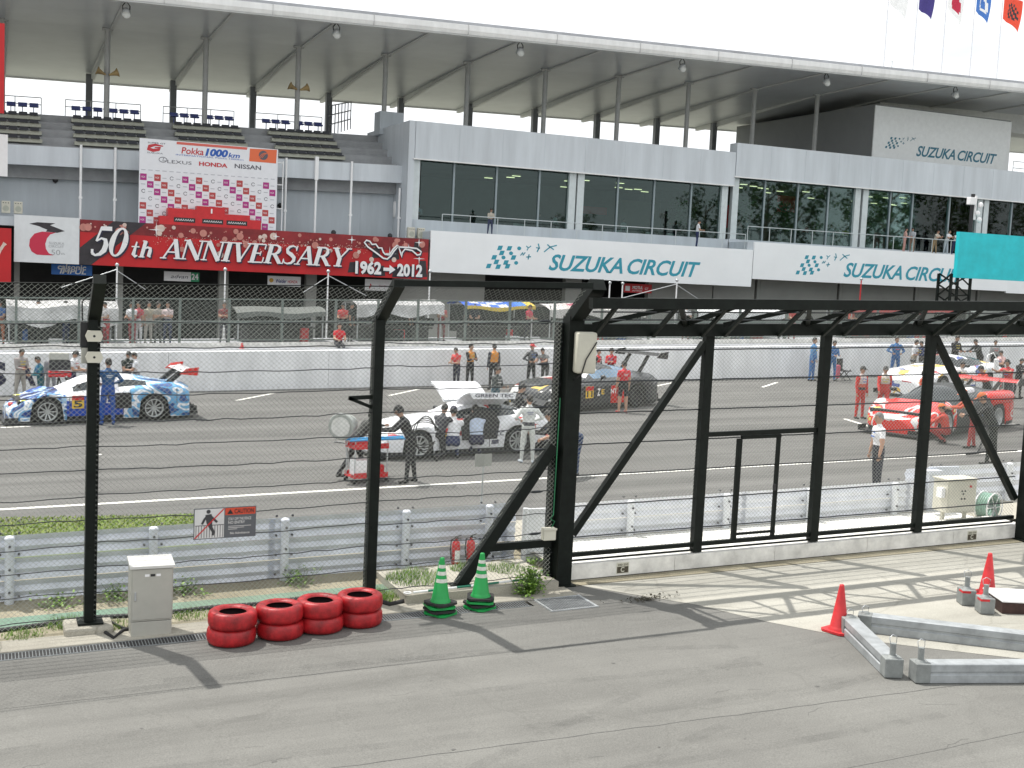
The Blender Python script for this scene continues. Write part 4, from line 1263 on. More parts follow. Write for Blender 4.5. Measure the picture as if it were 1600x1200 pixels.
railing('balcony_railing', 'slim balcony railing in front of the left half of the lounge windows', [(23.6, 64.75, 7.42), (44.2, 64.75, 7.42)], 0, 12, ALU, rails=(1.0,))
railing('balcony_railing', 'slim balcony railing in front of the right half of the lounge windows', [(44.35, 64.75, 7.95), (64.6, 64.75, 7.95)], 0, 12, ALU, rails=(1.0,))
b = MB(); b.box((21.8, 71.6, 13.35), (23.3, 72.8, 14.75)); o = obj('stair_box', b, BGREY); tag(o, 'grey concrete box at the top of the terrace stairs next to the lounge parapet', 'stair housing')
t = thing('roof_plinth', 'low pale box on top of the roof carrying the row of flagpoles', 'plinth', (78, 75, 20)); b = MB(); b.box((-16.1, -1, -1.6), (18, 1, 2.15)); obj('box', b, ROOFT, t)
t = thing('terrace_banner', 'dark banner with red and white marks tied to the terrace railing', 'banner', (43, 85.9, 13.3))
b = MB(); b.box((-4.2, -.05, 0), (2.9, .0, 1.35)); obj('cloth', b, mat('banner dark', (.06, .07, .08), .7), t)
b = MB(); f = frame((-4.2, -.055, 0)); stroke(b, [(.2, .4), (.7, 1.0), (.9, .5)], .16, f, 0, .003); stroke(b, [(3.9, .4), (4.6, .9), (4.8, .3)], .2, f, 0, .003)
for k in range(5): stroke(b, [(5.9 + k * .25, .35), (6.05 + k * .25, .9)], .13, f, 1, .003)
obj('print', b, [RED, WHT], t)

# wall furniture
def ac(label, loc, s=1.0):
    t = thing('air_conditioner', label, 'air conditioner', loc, group='air conditioner boxes on the wall')
    b = MB(); b.bbox((-.21, -.15, 0), (.21, .15, .62), .03); obj('case', b, CREAM, t)
    b = MB(); b.cyl((0, -.16, .24), (0, -.151, .24), .15, n=16); obj('grille', b, BENCH, t)
    b = MB(); [b.box((-.15 + k * .12, -.156, .5), (-.1 + k * .12, -.1505, .54)) for k in range(3)]; obj('vent', b, BLK, t)
ac('left air conditioner box of the pair at the far left above the white logo board', (.72, 66.8, 7.1))
ac('right air conditioner box of the pair at the far left above the white logo board', (1.30, 66.8, 7.1))
ac('left air conditioner box of the pair beside the lounge corner', (22.25, 66.2, 7.0))
ac('right air conditioner box of the pair beside the lounge corner', (22.85, 66.2, 7.0))
t = thing('water_heater', 'white cylinder hanging on the wall left of the lounge windows', 'water heater', (22.12, 68.7, 8.2)); b = MB(); b.lathe([(.1, 0), (.2, .06), (.2, .95), (.1, 1.0)], 14); obj('tank', b, WHT, t); b = MB(); b.cyl((0, 0, -1.2), (0, 0, 0), .03, n=6); obj('pipe', b, GALV, t)
for i, (X, top) in enumerate(((4.34, 10.9), (6.06, 10.9), (15.19, 11.1), (16.92, 11.3), (18.98, 11.2), (21.9, 9.9))):
    t = thing('downpipe', ('first', 'second', 'third', 'fourth', 'fifth', 'sixth')[i] + ' white downpipe from the left on the wall below the terrace', 'pipe', (X, 67.5, 6.9), group='white downpipes on the terrace wall')
    b = MB(); b.cyl((0, 0, 0), (0, 0, top - 6.9), .07, n=8); obj('pipe', b, WHT, t)
    b = MB(); b.box((-.1, -.1, top - 8.2), (.1, .1, top - 6.9)) if i == 3 else b.box((-.09, -.09, 1.2), (.09, .09, 1.32)); obj('bracket', b, WHT, t)
for X, z, lab in ((.9 + 2.25, 9.05, 'small round dark lamp on the wall left of the podium board'), (15.2, 8.5, 'small dark lamp on the wall right of the podium board'), (17.6, 7.05, 'black spotlight on top of the red anniversary banner'), (20.9, 7.05, 'black dome lamp on top of the red banner near the air conditioners')):
    t = thing('wall_lamp', lab, 'lamp', (X, 68.9 if z > 8 else 66.0, z)); b = MB(); b.ball((0, -.1, 0), .15, 10); obj('head', b, BLK, t); b = MB(); b.cyl((0, 0, 0), (0, .1, -.15), .04, n=6); obj('stem', b, BLK, t)

# ================================================================== SIGNS
class Pen:
    def __init__(s, fr, shear=0.0): s.f, s.l, s.sh, s.b = fr, .004, shear, MB()
    def nx(s): s.l += .0022; return s.l
SER = {
 'A': (.86, [([(.08, 0), (.44, 1)], .075), ([(.42, 1), (.78, 0)], .2), ([(.2, .34), (.64, .34)], .07), ([(-.06, .03), (.24, .03)], .06), ([(.58, .03), (.98, .03)], .06)]),
 'N': (.98, [([(.14, 0), (.14, 1)], .08), ([(.16, 1), (.84, 0)], .21), ([(.84, 0), (.84, 1)], .08), ([(0, .03), (.3, .03)], .06), ([(-.02, .97), (.26, .97)], .06), ([(.68, .97), (1.0, .97)], .06)]),
 'I': (.44, [([(.2, 0), (.2, 1)], .21), ([(0, .03), (.42, .03)], .06), ([(0, .97), (.42, .97)], .06)]),
 'V': (.86, [([(.12, 1), (.44, 0)], .2), ([(.42, 0), (.76, 1)], .075), ([(-.04, .97), (.32, .97)], .06), ([(.6, .97), (.92, .97)], .06)]),
 'E': (.76, [([(.18, 0), (.18, 1)], .2), ([(0, .03), (.7, .03)], .07), ([(0, .97), (.66, .97)], .07), ([(.2, .5), (.5, .5)], .07), ([(.66, .98), (.66, .72)], .06), ([(.70, .02), (.70, .3)], .06), ([(.5, .38), (.5, .62)], .05)]),
 'R': (.88, [([(.18, 0), (.18, 1)], .2), ([(0, .97), (.3, .97)], .06), ([(0, .03), (.4, .03)], .06), ([(.2, .965), (.45, .96), (.60, .86), (.62, .72), (.58, .6), (.45, .5), (.2, .49)], [.07, .09, .15, .17, .15, .09, .07]), ([(.42, .5), (.62, .25), (.78, .03)], .19), ([(.7, .03), (.94, .03)], .06)]),
 'S': (.7, [([(.58, .78), (.52, .92), (.36, .97), (.2, .92), (.12, .78), (.18, .63), (.4, .5), (.56, .36), (.58, .2), (.48, .07), (.3, .03), (.14, .08), (.06, .24)], [.05, .07, .08, .11, .15, .18, .2, .19, .16, .11, .08, .07, .05]), ([(.59, 1.0), (.59, .72)], .05), ([(.06, 0), (.06, .28)], .05)]),
 'Y': (.82, [([(.1, 1), (.42, .45)], .2), ([(.78, 1), (.44, .45)], .075), ([(.43, .48), (.43, 0)], .2), ([(-.05, .97), (.28, .97)], .06), ([(.62, .97), (.92, .97)], .06), ([(.22, .03), (.64, .03)], .06)]),
 '5': (.66, [([(.2, .93), (.6, .93)], .14), ([(.2, .98), (.14, .5)], .08), ([(.14, .5), (.3, .6), (.46, .56), (.54, .4), (.52, .2), (.4, .07), (.24, .03), (.1, .1)], [.06, .08, .15, .2, .2, .14, .09, .12]), ([(.04, .16), (.14, .16)], .14)]),
 '0': (.72, [([(.33 + .25 * cos(a), .5 + .46 * sin(a)) for a in np.linspace(0, 2 * pi, 22)], [.21 - .13 * abs(sin(a)) ** 1.5 for a in np.linspace(0, 2 * pi, 22)])]),
 't': (.42, [([(.18, .92), (.18, .14), (.28, .05), (.38, .1)], [.06, .18, .15, .05]), ([(0, .62), (.36, .62)], .07)]),
 'h': (.66, [([(.16, 1.0), (.16, 0)], .17), ([(.18, .5), (.32, .62), (.46, .56), (.48, .4), (.48, .1), (.58, .04)], [.06, .1, .15, .17, .17, .06]), ([(.02, .98), (.2, .98)], .05), ([(.02, .03), (.3, .03)], .06)]),
}
def serif(b, s, fr, x, y, wid, h, mi, l0, shear=.26):
    tot = sum(SER[c][0] if c != ' ' else .5 for c in s)
    k = wid / tot; cur = 0; l = l0
    for c in s:
        if c == ' ': cur += .5; continue
        adv, sts = SER[c]
        for pts, wd in sts:
            pp = [(x + (cur + px) * k + py * h * shear, y + py * h) for px, py in pts]
            ww = [w_ * k for w_ in wd] if isinstance(wd, list) else wd * (k if abs(pts[0][0] - pts[-1][0]) < .01 or abs(pts[0][1] - pts[-1][1]) > .3 else h)
            stroke(b, pp, ww, fr, mi, l); l += .0025
        cur += adv
    return l
def board(name, label, cat, X0, X1, z0, z1, Y, m, th=.12):
    t = thing(name, label, cat, (X0, Y, z0))
    b = MB(); b.box((0, 0, 0), (X1 - X0, th, z1 - z0)); obj('panel', b, m, t)
    return t, frame((0, -.004, 0)), X1 - X0, z1 - z0
BRED = mat('banner red', (.52, .008, .012), .5, var=.10, scale=.5)
BREDD = mat('banner dark red', (.24, .012, .016), .5, var=.25, scale=.8)
BINK = mat('banner ink', (.03, .025, .03), .5, var=.2)
BPNK = mat('banner pale dots', (.55, .22, .18), .5, var=.1)
BPALE = mat('banner cream dots', (.70, .55, .48), .5, var=.1)
t, f, W_, H_ = board('anniversary_banner', 'long red anniversary banner with white serif lettering and a track outline', 'banner', 4.15, 22.75, 4.68, 6.95, 64.5, BRED)
b = MB()
poly(b, [(0, H_ - .62), (W_, H_ - .75), (W_, H_), (0, H_)], f, 0, .004)
poly(b, [(0, 0), (.55, 0), (3.2, H_), (1.6, H_), (0, .85)], f, 1, .007)
rb = random.Random(8)
for i in range(6):
    x = W_ - 4.6 + i * .8 + rb.uniform(-.1, .1); y = rb.uniform(.0, .2)
    poly(b, [(x, y), (x + .6, y + .05), (x + .5, y + .62), (x + .1, y + .58)], f, 1, .006 + .0015 * i)
for x, y in ((W_ - 3.3, 1.35), (W_ - 2.2, 1.3), (W_ - .9, 1.8), (W_ - .55, .75)): poly(b, [(x, y - .3), (x + .5, y - .25), (x + .42, y + .3), (x + .06, y + .28)], f, 1, .009)
l = .012
for i in range(95):
    x, y = rb.uniform(0.1, W_ - .2), H_ - abs(rb.gauss(0, .42)) - .15
    if y < .2: continue
    r = rb.choice((.03, .04, .05, .07, .1, .14, .19)); l += .0006
    disc(b, (x, min(y, H_ - r)), r, f, rb.choice((2, 2, 3)), l, 12)
for i in range(420):
    x, y = rb.uniform(3.5, W_ - 3.5), H_ - .55 - abs(rb.gauss(0, .3)); r = rb.uniform(.012, .026); disc(b, (x, y), r, f, rb.choice((2, 3)), l + .001, 5)
for x, y, s in ((2.5 + 1.2, 1.95, .4), (9.9, 1.95, .22), (14.1, 2.0, .25), (16.3, 1.35, .42), (18.0, 2.05, .26), (W_ - 1.2, 1.75, .22), (W_ - .55, 1.15, .36)):
    for a in (0, pi / 2): poly(b, [(x + s * cos(a), y + s * sin(a)), (x - .03 * sin(a), y + .03 * cos(a)), (x - s * cos(a), y - s * sin(a)), (x + .03 * sin(a), y - .03 * cos(a))], f, 4, l + .004 + a * .001)
    disc(b, (x, y), .06, f, 4, l + .007)
obj('print', b, [BREDD, BINK, BPNK, BPALE, WHT], t)
SHD = mat('letter edge blue black', (.02, .02, .05), .5, var=0)
b = MB(); l = .08
for mi, dx, dy, l0 in ((0, .075, -.075, .075), (1, 0, 0, .13)):
    serif(b, '50', f, .40 + dx, .46 + dy, 1.75, 1.52, mi, l0)
    serif(b, 'th', f, 2.35 + dx, .50 + dy, 1.15, .86, mi, l0)
    serif(b, 'ANNIVERSARY', f, 3.95 + dx, .50 + dy, 9.75, 1.02, mi, l0)
text(b, '1962', f, 14.33 + .05, .20 - .05, 1.5, .62, 0, .06, lift=.1); text(b, '1962', f, 14.33, .20, 1.5, .62, 1, .045, lift=.14)
text(b, '2012', f, 16.75 + .05, .16 - .05, 1.5, .62, 0, .06, lift=.1); text(b, '2012', f, 16.75, .16, 1.5, .62, 1, .045, lift=.14)
for mi, d, l_ in ((0, .05, .1), (1, 0, .14)):
    poly(b, [(15.95 + d, .38 - d), (16.3 + d, .38 - d), (16.3 + d, .22 - d), (16.65 + d, .47 - d), (16.3 + d, .72 - d), (16.3 + d, .56 - d), (15.95 + d, .56 - d)], f, mi, l_)
tr_ = [(905, 165), (920, 150), (945, 158), (962, 180), (990, 178), (1012, 205), (1035, 205), (1048, 235), (1062, 250), (1095, 255), (1120, 215), (1150, 188), (1168, 200), (1250, 205), (1300, 212), (1335, 235), (1328, 255), (1305, 258), (1265, 225), (1210, 215), (1190, 240), (1188, 272), (1178, 240), (1160, 195), (1130, 225), (1105, 262), (1080, 283), (1050, 278), (1000, 242), (930, 195)]
tr_ = [(14.8 + (x - 905) * .00775, 2.03 - (y - 148 - (x - 905) * .06) * .0079) for x, y in tr_]
stroke(b, [(x + .05, y - .05) for x, y in tr_], .13, f, 0, .10, True); stroke(b, tr_, .085, f, 1, .14, True)
obj('lettering', b, [SHD, WHT], t)

t, f, W_, H_ = board('logo_board', 'white board with a red crescent and black swoosh logo left of the red banner', 'sign', 1.08, 4.12, 4.68, 7.0, 64.5, mat('board white', (.70, .72, .73), .5, var=.03))
b = MB()
q = lambda x, y: ((x - 110) / 520 * W_, H_ - (y - 178 - (x - 110) * .05) / 372 * H_)
poly(b, [q(*p) for p in ((228, 250), (290, 238), (435, 246), (392, 262), (440, 280), (512, 308), (450, 322), (360, 312), (372, 298), (300, 268))], f, 0, .004)
ring = [q(*p) for p in ((400, 318), (330, 312), (270, 328), (234, 372), (228, 425), (248, 470), (290, 496), (350, 500), (425, 502), (385, 485), (362, 450), (356, 410), (370, 365), (395, 335), (440, 320))]
poly(b, ring, f, 1, .004)
text(b, 'SUZUKA', f, *q(385, 412), .72, .12, 2, 0, lift=.004); text(b, 'CIRCUIT', f, *q(383, 437), .72, .12, 2, 0, lift=.004)
text(b, '50', f, *q(405, 497), .42, .26, 2, 0, lift=.004); text(b, 'th', f, *q(480, 497), .2, .1, 2, 0, lift=.004)
obj('logo', b, [BINK, mat('logo red', (.55, .02, .06), .5, var=0), mat('logo grey', (.35, .36, .37), .5, var=0)], t)

t, f, W_, H_ = board('red_board', 'red board cut off by the left edge, with a pale bottle picture', 'sign', -3.5, .95, 3.62, 6.3, 64.3, BRED)
b = MB()
stroke(b, [(3.5, .95), (3.75, 1.35), (3.95, 1.6)], [.3, .3, .16], f, 0, .004); stroke(b, [(3.95, 1.6), (4.1, 1.85), (4.17, 1.95)], [.14, .14, .2], f, 0, .006)
obj('bottle_picture', b, BPALE, t)
t, f, W_, H_ = board('white_board', 'plain white board at the left edge under the terrace', 'sign', -3, .76, 8.83, 10.86, 64.6, WHT)
t = thing('red_banner', 'tall dark red banner hanging at the upper left edge', 'banner', (-.6, 60, 11.4)); b = MB(); b.box((-.6, 0, 0), (1.14, .08, 4.0)); obj('cloth', b, BRED, t); b = MB(); b.cyl((-.7, .1, -10), (-.7, .1, 4.2), .08, n=8); obj('pole', b, BLK, t)

def suzuka(f, par, m, x0, y0, s, textx, texty, textw, texth, l=.004, shift=None):
    b = MB()
    tiles = [(145, 130), (192, 132), (242, 132), (155, 155), (202, 157), (118, 177), (165, 178), (215, 178), (130, 200), (178, 203), (230, 205), (93, 220), (140, 224), (187, 222)]
    def m_(x, y): return (x0 + (x - 80) * .0126 * s, y0 - (y - 232 - (x - 80) * .052) * .0116 * s)
    for i, (x, y) in enumerate(tiles):
        if i in (3 - 1, 4, 6, 10): 
            u, v = m_(x, y); disc(b, (u, v), .13 * s, f, 0, l, 12, .11 * s)
        else: poly(b, [m_(x - 14, y + 11), m_(x + 8, y + 11), m_(x + 15, y - 11), m_(x - 7, y - 11)], f, 0, l)
    def st(pts, w): stroke(b, [m_(*p) for p in pts], w * s, f, 0, l)
    st([(278, 120), (288, 130), (282, 142)], .07); st([(302, 120), (288, 130)], .06)
    st([(338, 108), (344, 128), (334, 150)], .08); st([(328, 128), (348, 132)], .06)
    st([(370, 150), (400, 125), (435, 116)], .07); st([(385, 112), (402, 126), (420, 138)], .07)
    st([(250, 168), (262, 152)], .06); st([(262, 168), (274, 152)], .06); st([(255, 160), (270, 160)], .05)
    st([(280, 176), (304, 174)], .07); st([(290, 188), (294, 162)], .07)
    o1 = obj('emblem', b, m, par); b = MB()
    text(b, 'SUZUKA', f, textx, texty, textw * .475, texth, 0, .022, .32, .95, l); text(b, 'CIRCUIT', f, textx + textw * .505, texty, textw * .495, texth, 0, .022, .32, .95, l)
    o2 = obj('lettering', b, m, par)
    if shift is not None: o1.location = o2.location = shift
suzuka(frame((59.15, 69.895, 15.25)), fpan, mat('teal dark', (.02, .16, .24), .5, var=0), .05, .25, .62, 2.95, -.05, 7.8, .72, shift=-_org[pbd.name])
SGNW = mat('sign white', (.86, .88, .89), .45, var=.025, scale=.4)
t, f, W_, H_ = board('circuit_sign', 'long white sign with teal lettering directly right of the red anniversary banner', 'sign', 22.87, 44.70, 5.11, 7.46, 64.5, SGNW)
suzuka(f, t, TEAL, 3.45, .36, 1.0, 7.45, .46, 10.5, .90)
t, f, W_, H_ = board('circuit_sign', 'long white sign with teal lettering partly hidden by the turquoise board', 'sign', 44.76, 66.5, 5.62, 7.98, 64.5, SGNW)
suzuka(f, t, TEAL, 3.35, .42, .95, 7.2, .46, 10.4, .9)

t, f, W_, H_ = board('white_board', 'white board under the second circuit sign at the right edge', 'sign', 66.5, 78, 5.5, 7.6, 64.6, SGNW)

# garage signs under the boards
def gsign(label, X0, X1, z0, z1, m, fn, Y=66.2):
    t, f, W_, H_ = board('garage_sign', label, 'sign', X0, X1, z0, z1, Y, m, .05)
    b = MB(); ms = fn(b, f, W_, H_); obj('lettering', b, ms, t)
def g1(b, f, W_, H_): text(b, 'calsonic', f, .3, H_ * .52, W_ - .6, .26, 0, .03, .1, lift=.004); text(b, 'IMPUL', f, .4, H_ * .12, W_ - .7, .22, 0, .03, .2, lift=.004); return [WHT]
gsign('blue garage sign with pale lettering under the white logo board', 2.89, 4.88, 4.1, 4.64, mat('sign blue', (.02, .15, .50), .5, var=.04), g1)
def g2(b, f, W_, H_): poly(b, [(W_ - .44, 0), (W_, 0), (W_, H_), (W_ - .44, H_)], f, 1, .004); text(b, '24', f, W_ - .41, .12, .36, .3, 0, .03, lift=.007); text(b, 'advan', f, .35, .15, .9, .2, 2, .0, .3, lift=.004); return [WHT, mat('sign green', (.02, .28, .12), .5, var=0), mat('ink grey', (.1, .1, .12), .5, var=0)]
gsign('white and green garage sign with a number under the red banner', 8.51, 10.35, 4.0, 4.5, WHT, g2)
def g3(b, f, W_, H_): text(b, 'Weider', f, .45, .18, .6, .2, 0, .02, .2, lift=.004); text(b, 'HONDA', f, 1.12, .18, .55, .16, 1, .01, lift=.004); disc(b, (.2, H_ * .55), .12, f, 2, .004); return [mat('ink blue', (.02, .03, .2), .5, var=0), RED, mat('sign yellow', (.6, .35, .04), .5, var=0)]
gsign('white garage sign with small dark lettering and a yellow dot under the red banner', 14.05, 15.9, 3.95, 4.5, WHT, g3)
def g4(b, f, W_, H_): poly(b, [(W_ - .6, 0), (W_, 0), (W_, H_ * .8)], f, 0, .004); stroke(b, [(.25, .12), (.35, .3), (.3, .38)], .07, f, 0, .004); text(b, 'TEAM', f, .8, .22, .45, .11, 1, lift=.004); return [RED, mat('ink pink', (.4, .1, .15), .5, var=0)]
gsign('white garage sign with a red corner under the right end of the red banner', 19.62, 21.7, 3.9, 4.55, WHT, g4)
def g5(b, f, W_, H_): poly(b, [(.1, .1), (.42, .1), (.42, .4), (.1, .4)], f, 0, .004); text(b, 'MOTUL', f, .6, .24, .75, .18, 0, .03, .1, lift=.004); text(b, 'AUTECH', f, .6, .08, .7, .1, 0, .01, lift=.004); text(b, 'GT', f, 1.5, .2, .25, .15, 0, .01, lift=.004); return [WHT]
gsign('red garage sign with white lettering under the circuit sign', 36.4, 38.4, 4.40, 4.95, RED, g5)

# podium board and podium
t, f, W_, H_ = board('podium_board', 'white sponsor wall with small chequered squares standing behind the podium', 'backdrop', 7.12, 14.38, 6.93, 11.38, 66.0, mat('backdrop white', (.74, .75, .78), .5, var=.02))
q = lambda x, y: ((x - 65) / 1435 * W_, H_ - (y - 95 - (x - 65) * .08) / 880 * H_)
b = MB()
MAG = mat('board magenta', (.38, .02, .20), .5, var=0); BR2 = mat('board red', (.50, .03, .04), .5, var=0); SALM = mat('board salmon', (.62, .12, .09), .5, var=0); ORG = mat('board orange', (.70, .14, .05), .5, var=0); BBL = mat('board blue', (.02, .10, .42), .5, var=0); INK = mat('board ink', (.09, .09, .11), .5, var=0)
poly(b, [q(435, 132), q(1170, 188), q(1165, 214), q(435, 158)], f, 3, .004)
poly(b, [q(1197, 200), q(1487, 214), q(1482, 358), q(1192, 334)], f, 4, .004)
disc(b, q(1342, 272), .25, f, 6, .008); 
for dx in (-18, 0, 18): stroke(b, [q(1310 + dx, 300), q(1340 + dx, 262), q(1375 + dx, 245)], .03, f, 4, .012)
stroke(b, [q(*p) for p in ((300, 180), (220, 165), (160, 180), (150, 205), (200, 222), (260, 215), (275, 195), (215, 193))], [.05, .12, .17, .19, .17, .13, .1, .05], f, 1, .004)
text(b, 'Pokka', f, *q(485, 252), 1.15, .33, 1, .015, .15, lift=.004); text(b, '1000', f, *q(730, 272), 1.2, .35, 5, .05, .2, lift=.004); text(b, 'km', f, *q(970, 292), .62, .24, 5, .02, .2, lift=.004)
text(b, 'INTERNATIONAL Pokka 1000km', f, *q(430, 272), 3.55, .075, 5, 0, lift=.005)
stroke(b, arc(q(300, 318), .2, 0, 360, 20, .13), .03, f, 6, .004); stroke(b, [q(308, 300), q(298, 330), q(330, 330)], .03, f, 6, .006); text(b, 'LEXUS', f, *q(345, 352), 1.25, .17, 6, 0, lift=.004)
text(b, 'HONDA', f, *q(668, 378), 1.5, .2, 1, .04, lift=.004); text(b, 'NISSAN', f, *q(1040, 405), 1.42, .22, 6, .02, lift=.004)
text(b, 'SUPER GT', f, *q(145, 148), .9, .07, 6, .01, lift=.004); text(b, 'SUZUKA', f, *q(140, 250), .8, .07, 6, .0, lift=.004)
cwid, chgt = W_ / 20.3, .372
for i in range(20):
    for j in range(9):
        x, y = i * cwid + .05, H_ - 1.42 - (j + 1) * chgt
        k = (i - j) % 6; par_ = (j + i) % 12
        if (i - j) in (1 + 0, 7, 13, 19, -5) and j < 9: mi = 1
        elif (i - j) in (-1, 5, 11, 17, -7): mi = 0
        else: mi = None
        if mi is not None and j > 0: poly(b, [(x, y), (x + cwid - .03, y), (x + cwid - .03, y + chgt - .03), (x, y + chgt - .03)], f, (2, 0)[mi == 0 and 1 or 0] if False else (7 if mi == 1 else 0), .004); text(b, 'NGK', f, x + .06, y + .13, cwid - .16, .09, 8, 0, lift=.007)
        elif (i - j) % 6 == 3 and j > 0: stroke(b, arc((x + cwid / 2, y + chgt / 2), .09, 20, 330, 8), .028, f, 6, .004)
        else: poly(b, [(x + .05, y + .15), (x + cwid - .09, y + .15), (x + cwid - .09, y + .19), (x + .05, y + .19)], f, 9, .004)
obj('print', b, [MAG, BR2, BR2, SALM, ORG, BBL, INK, mat('board dull red', (.42, .05, .05), .5, var=0), WHT, mat('board pale grey', (.45, .46, .5), .5, var=0)], t)
t = thing('podium', 'red stepped winners podium in front of the white sponsor wall', 'podium', (8.1, 65.2, 6.9))
b = MB()
for x0, x1, h in ((0, .42, .5), (.42, 1.9, .93), (1.9, 3.35, 1.12), (3.35, 4.7, .78), (4.7, 5.3, .55)): b.box((x0, 0, 0), (x1 - .003, .7, h))
obj('steps', b, RED, t)
for x, lab in ((.72, 0), (2.18, 0), (3.45, 0)):
    b = MB(); f = frame((x, -.012, .22)); poly(b, [(0, 0), (1.1, 0), (1.1, .24), (0, .24)], f, 0)
    for k in range(8): stroke(b, [(.08 + k * .12, .08), (.14 + k * .12, .17), (.17 + k * .12, .08)], .03, f, 1, .004)
    obj('name_plate', b, [BLK, WHT], t)
b = MB(); f = frame((2.62, -.005, .78)); text(b, '1', f, 0, 0, .08, .22, 0, .04); obj('number', b, WHT, t)
t = thing('podium_rail', 'white ladder stand on the right side of the sponsor wall', 'rail stand', (14.75, 66.3, 6.9))
b = MB(); b.tube([(0, 0, 0), (0, 0, 3.9)], .035, 6); b.tube([(-.35, 0, 0), (-.35, 0, 3.9)], .035, 6)
for z in (.05, 1.3, 2.6, 3.8): b.tube([(-.35, 0, z), (0, 0, z)], .03, 6)
obj('ladder', b, WHT, t)

# turquoise board on its mast
p0, p1, p2 = onY(1500, 362, 50), onY(1497, 434, 50), onY(1640, 367, 50)
t = thing('turquoise_board', 'plain turquoise board on a black lattice mast at the right edge', 'sign', (p0[0], 50, p1[2]))
b = MB(); b.box((0, 0, 0), (p2[0] - p0[0] + .6, .25, p0[2] - p1[2])); obj('panel', b, mat('turquoise panel', (.015, .52, .58), .5, var=.08, scale=1.2), t)
b = MB()
for x in (-.02, 1.35):
    for y in (.35, 1.3): b.bar((x, y, -5), (x, y, 0.2), .12, .12, up=(0, 1, 0))
for k in range(8):
    z = -4.6 + k * .6
    b.bar((0, .35, z), (1.33, .35, z + .6 if k % 2 else z + .1), .07, .07); b.bar((1.33, 1.3, z), (0, 1.3, z + .6), .07, .07); b.bar((0, .35, z + .6), (0, 1.3, z), .07, .07); b.bar((1.33, .35, z), (.4, .35, z + .6), .06, .06)
obj('mast', b, BLACKP, t)
b = MB(); b.cyl((1.4, .7, 0), (1.4, .7, 4.6), .11, n=8); obj('pole', b, BLK, t)
for dx, z in ((.12, 3.45), (.3, 3.9), (.28, 3.1)):
    b = MB(); b.ball((1.4 + dx, .4, z + .1), (.16, .12, .16), 10); obj('lamp', b, WHT, t)
b = MB(); b.bbox((.95, .4, 4.0), (1.35, .7, 4.4), .03); b.bbox((1.42, .5, 3.2), (1.52, .6, 4.5), .01); obj('camera_box', b, WHT, t)

# tall trees on the far side of the paddock, behind the viewer: the lounge glass mirrors them
rt2 = random.Random(77)
tb, tl = MB(), MB()
tb.tube([(0, 0, 0), (.2, .1, 5), (-.1, .2, 10), (.1, 0, 15)], [.45, .36, .25, .1], 8)
for k in range(9):
    a = k * 2.4; z = 5 + k * 1.1
    tb.tube([(.1, .1, z), (1.6 * cos(a), 1.6 * sin(a), z + 1.4), (3.0 * cos(a), 3.0 * sin(a), z + 2.2)], [.16, .1, .04], 5)
for k in range(46):
    a, z = rt2.uniform(0, 6.28), rt2.uniform(5.5, 19); R0 = 4.3 * sqrt(max(.05, 1 - ((z - 11.5) / 8.2) ** 2)); r = R0 * sqrt(rt2.random())
    c = Vector((r * cos(a), r * sin(a), z)); cr_ = rt2.uniform(.8, 1.6)
    for i in range(26):
        d = Vector((rt2.gauss(0, 1), rt2.gauss(0, 1), rt2.gauss(0, 1))).normalized() * cr_ * rt2.random() ** .4
        u = Vector((rt2.gauss(0, 1), rt2.gauss(0, 1), rt2.gauss(0, 1))).normalized() * .28; v2 = u.cross(Vector((rt2.gauss(0, 1), rt2.gauss(0, 1), rt2.gauss(0, 1)))).normalized() * .2
        p = c + d; tl.add([p - u, p + v2, p + u, p - v2], [(0, 1, 2, 3)], 0 if rt2.random() < .6 else 1)
t0 = None
for X, Y, s_ in ((78, -24, .72), (88, -20, .6), (99, -22, .95), (108, -19, 1.1), (117, -24, 1.15), (126, -20, 1.0), (135, -23, 1.2), (145, -20, 1.05), (154, -24, 1.1), (164, -22, 1.0)):
    if t0 is None:
        t0 = thing('tree', 'leafy tree behind the viewer, seen only mirrored in the lounge windows', 'tree', (X, Y, gz(X, -.1)), 0, 'trees mirrored in the lounge windows', s_)
        obj('trunk', tb, mat('bark', (.12, .09, .06), .8, var=.2), t0); obj('crown', tl, [mat('tree leaf', (.06, .11, .025), .6, var=.1), mat('tree leaf dark', (.035, .07, .018), .6, var=.1)], t0)
    else: d_ = dup(t0, (X, Y, gz(X, -.1)), X * .7); d_.scale = (s_,) * 3
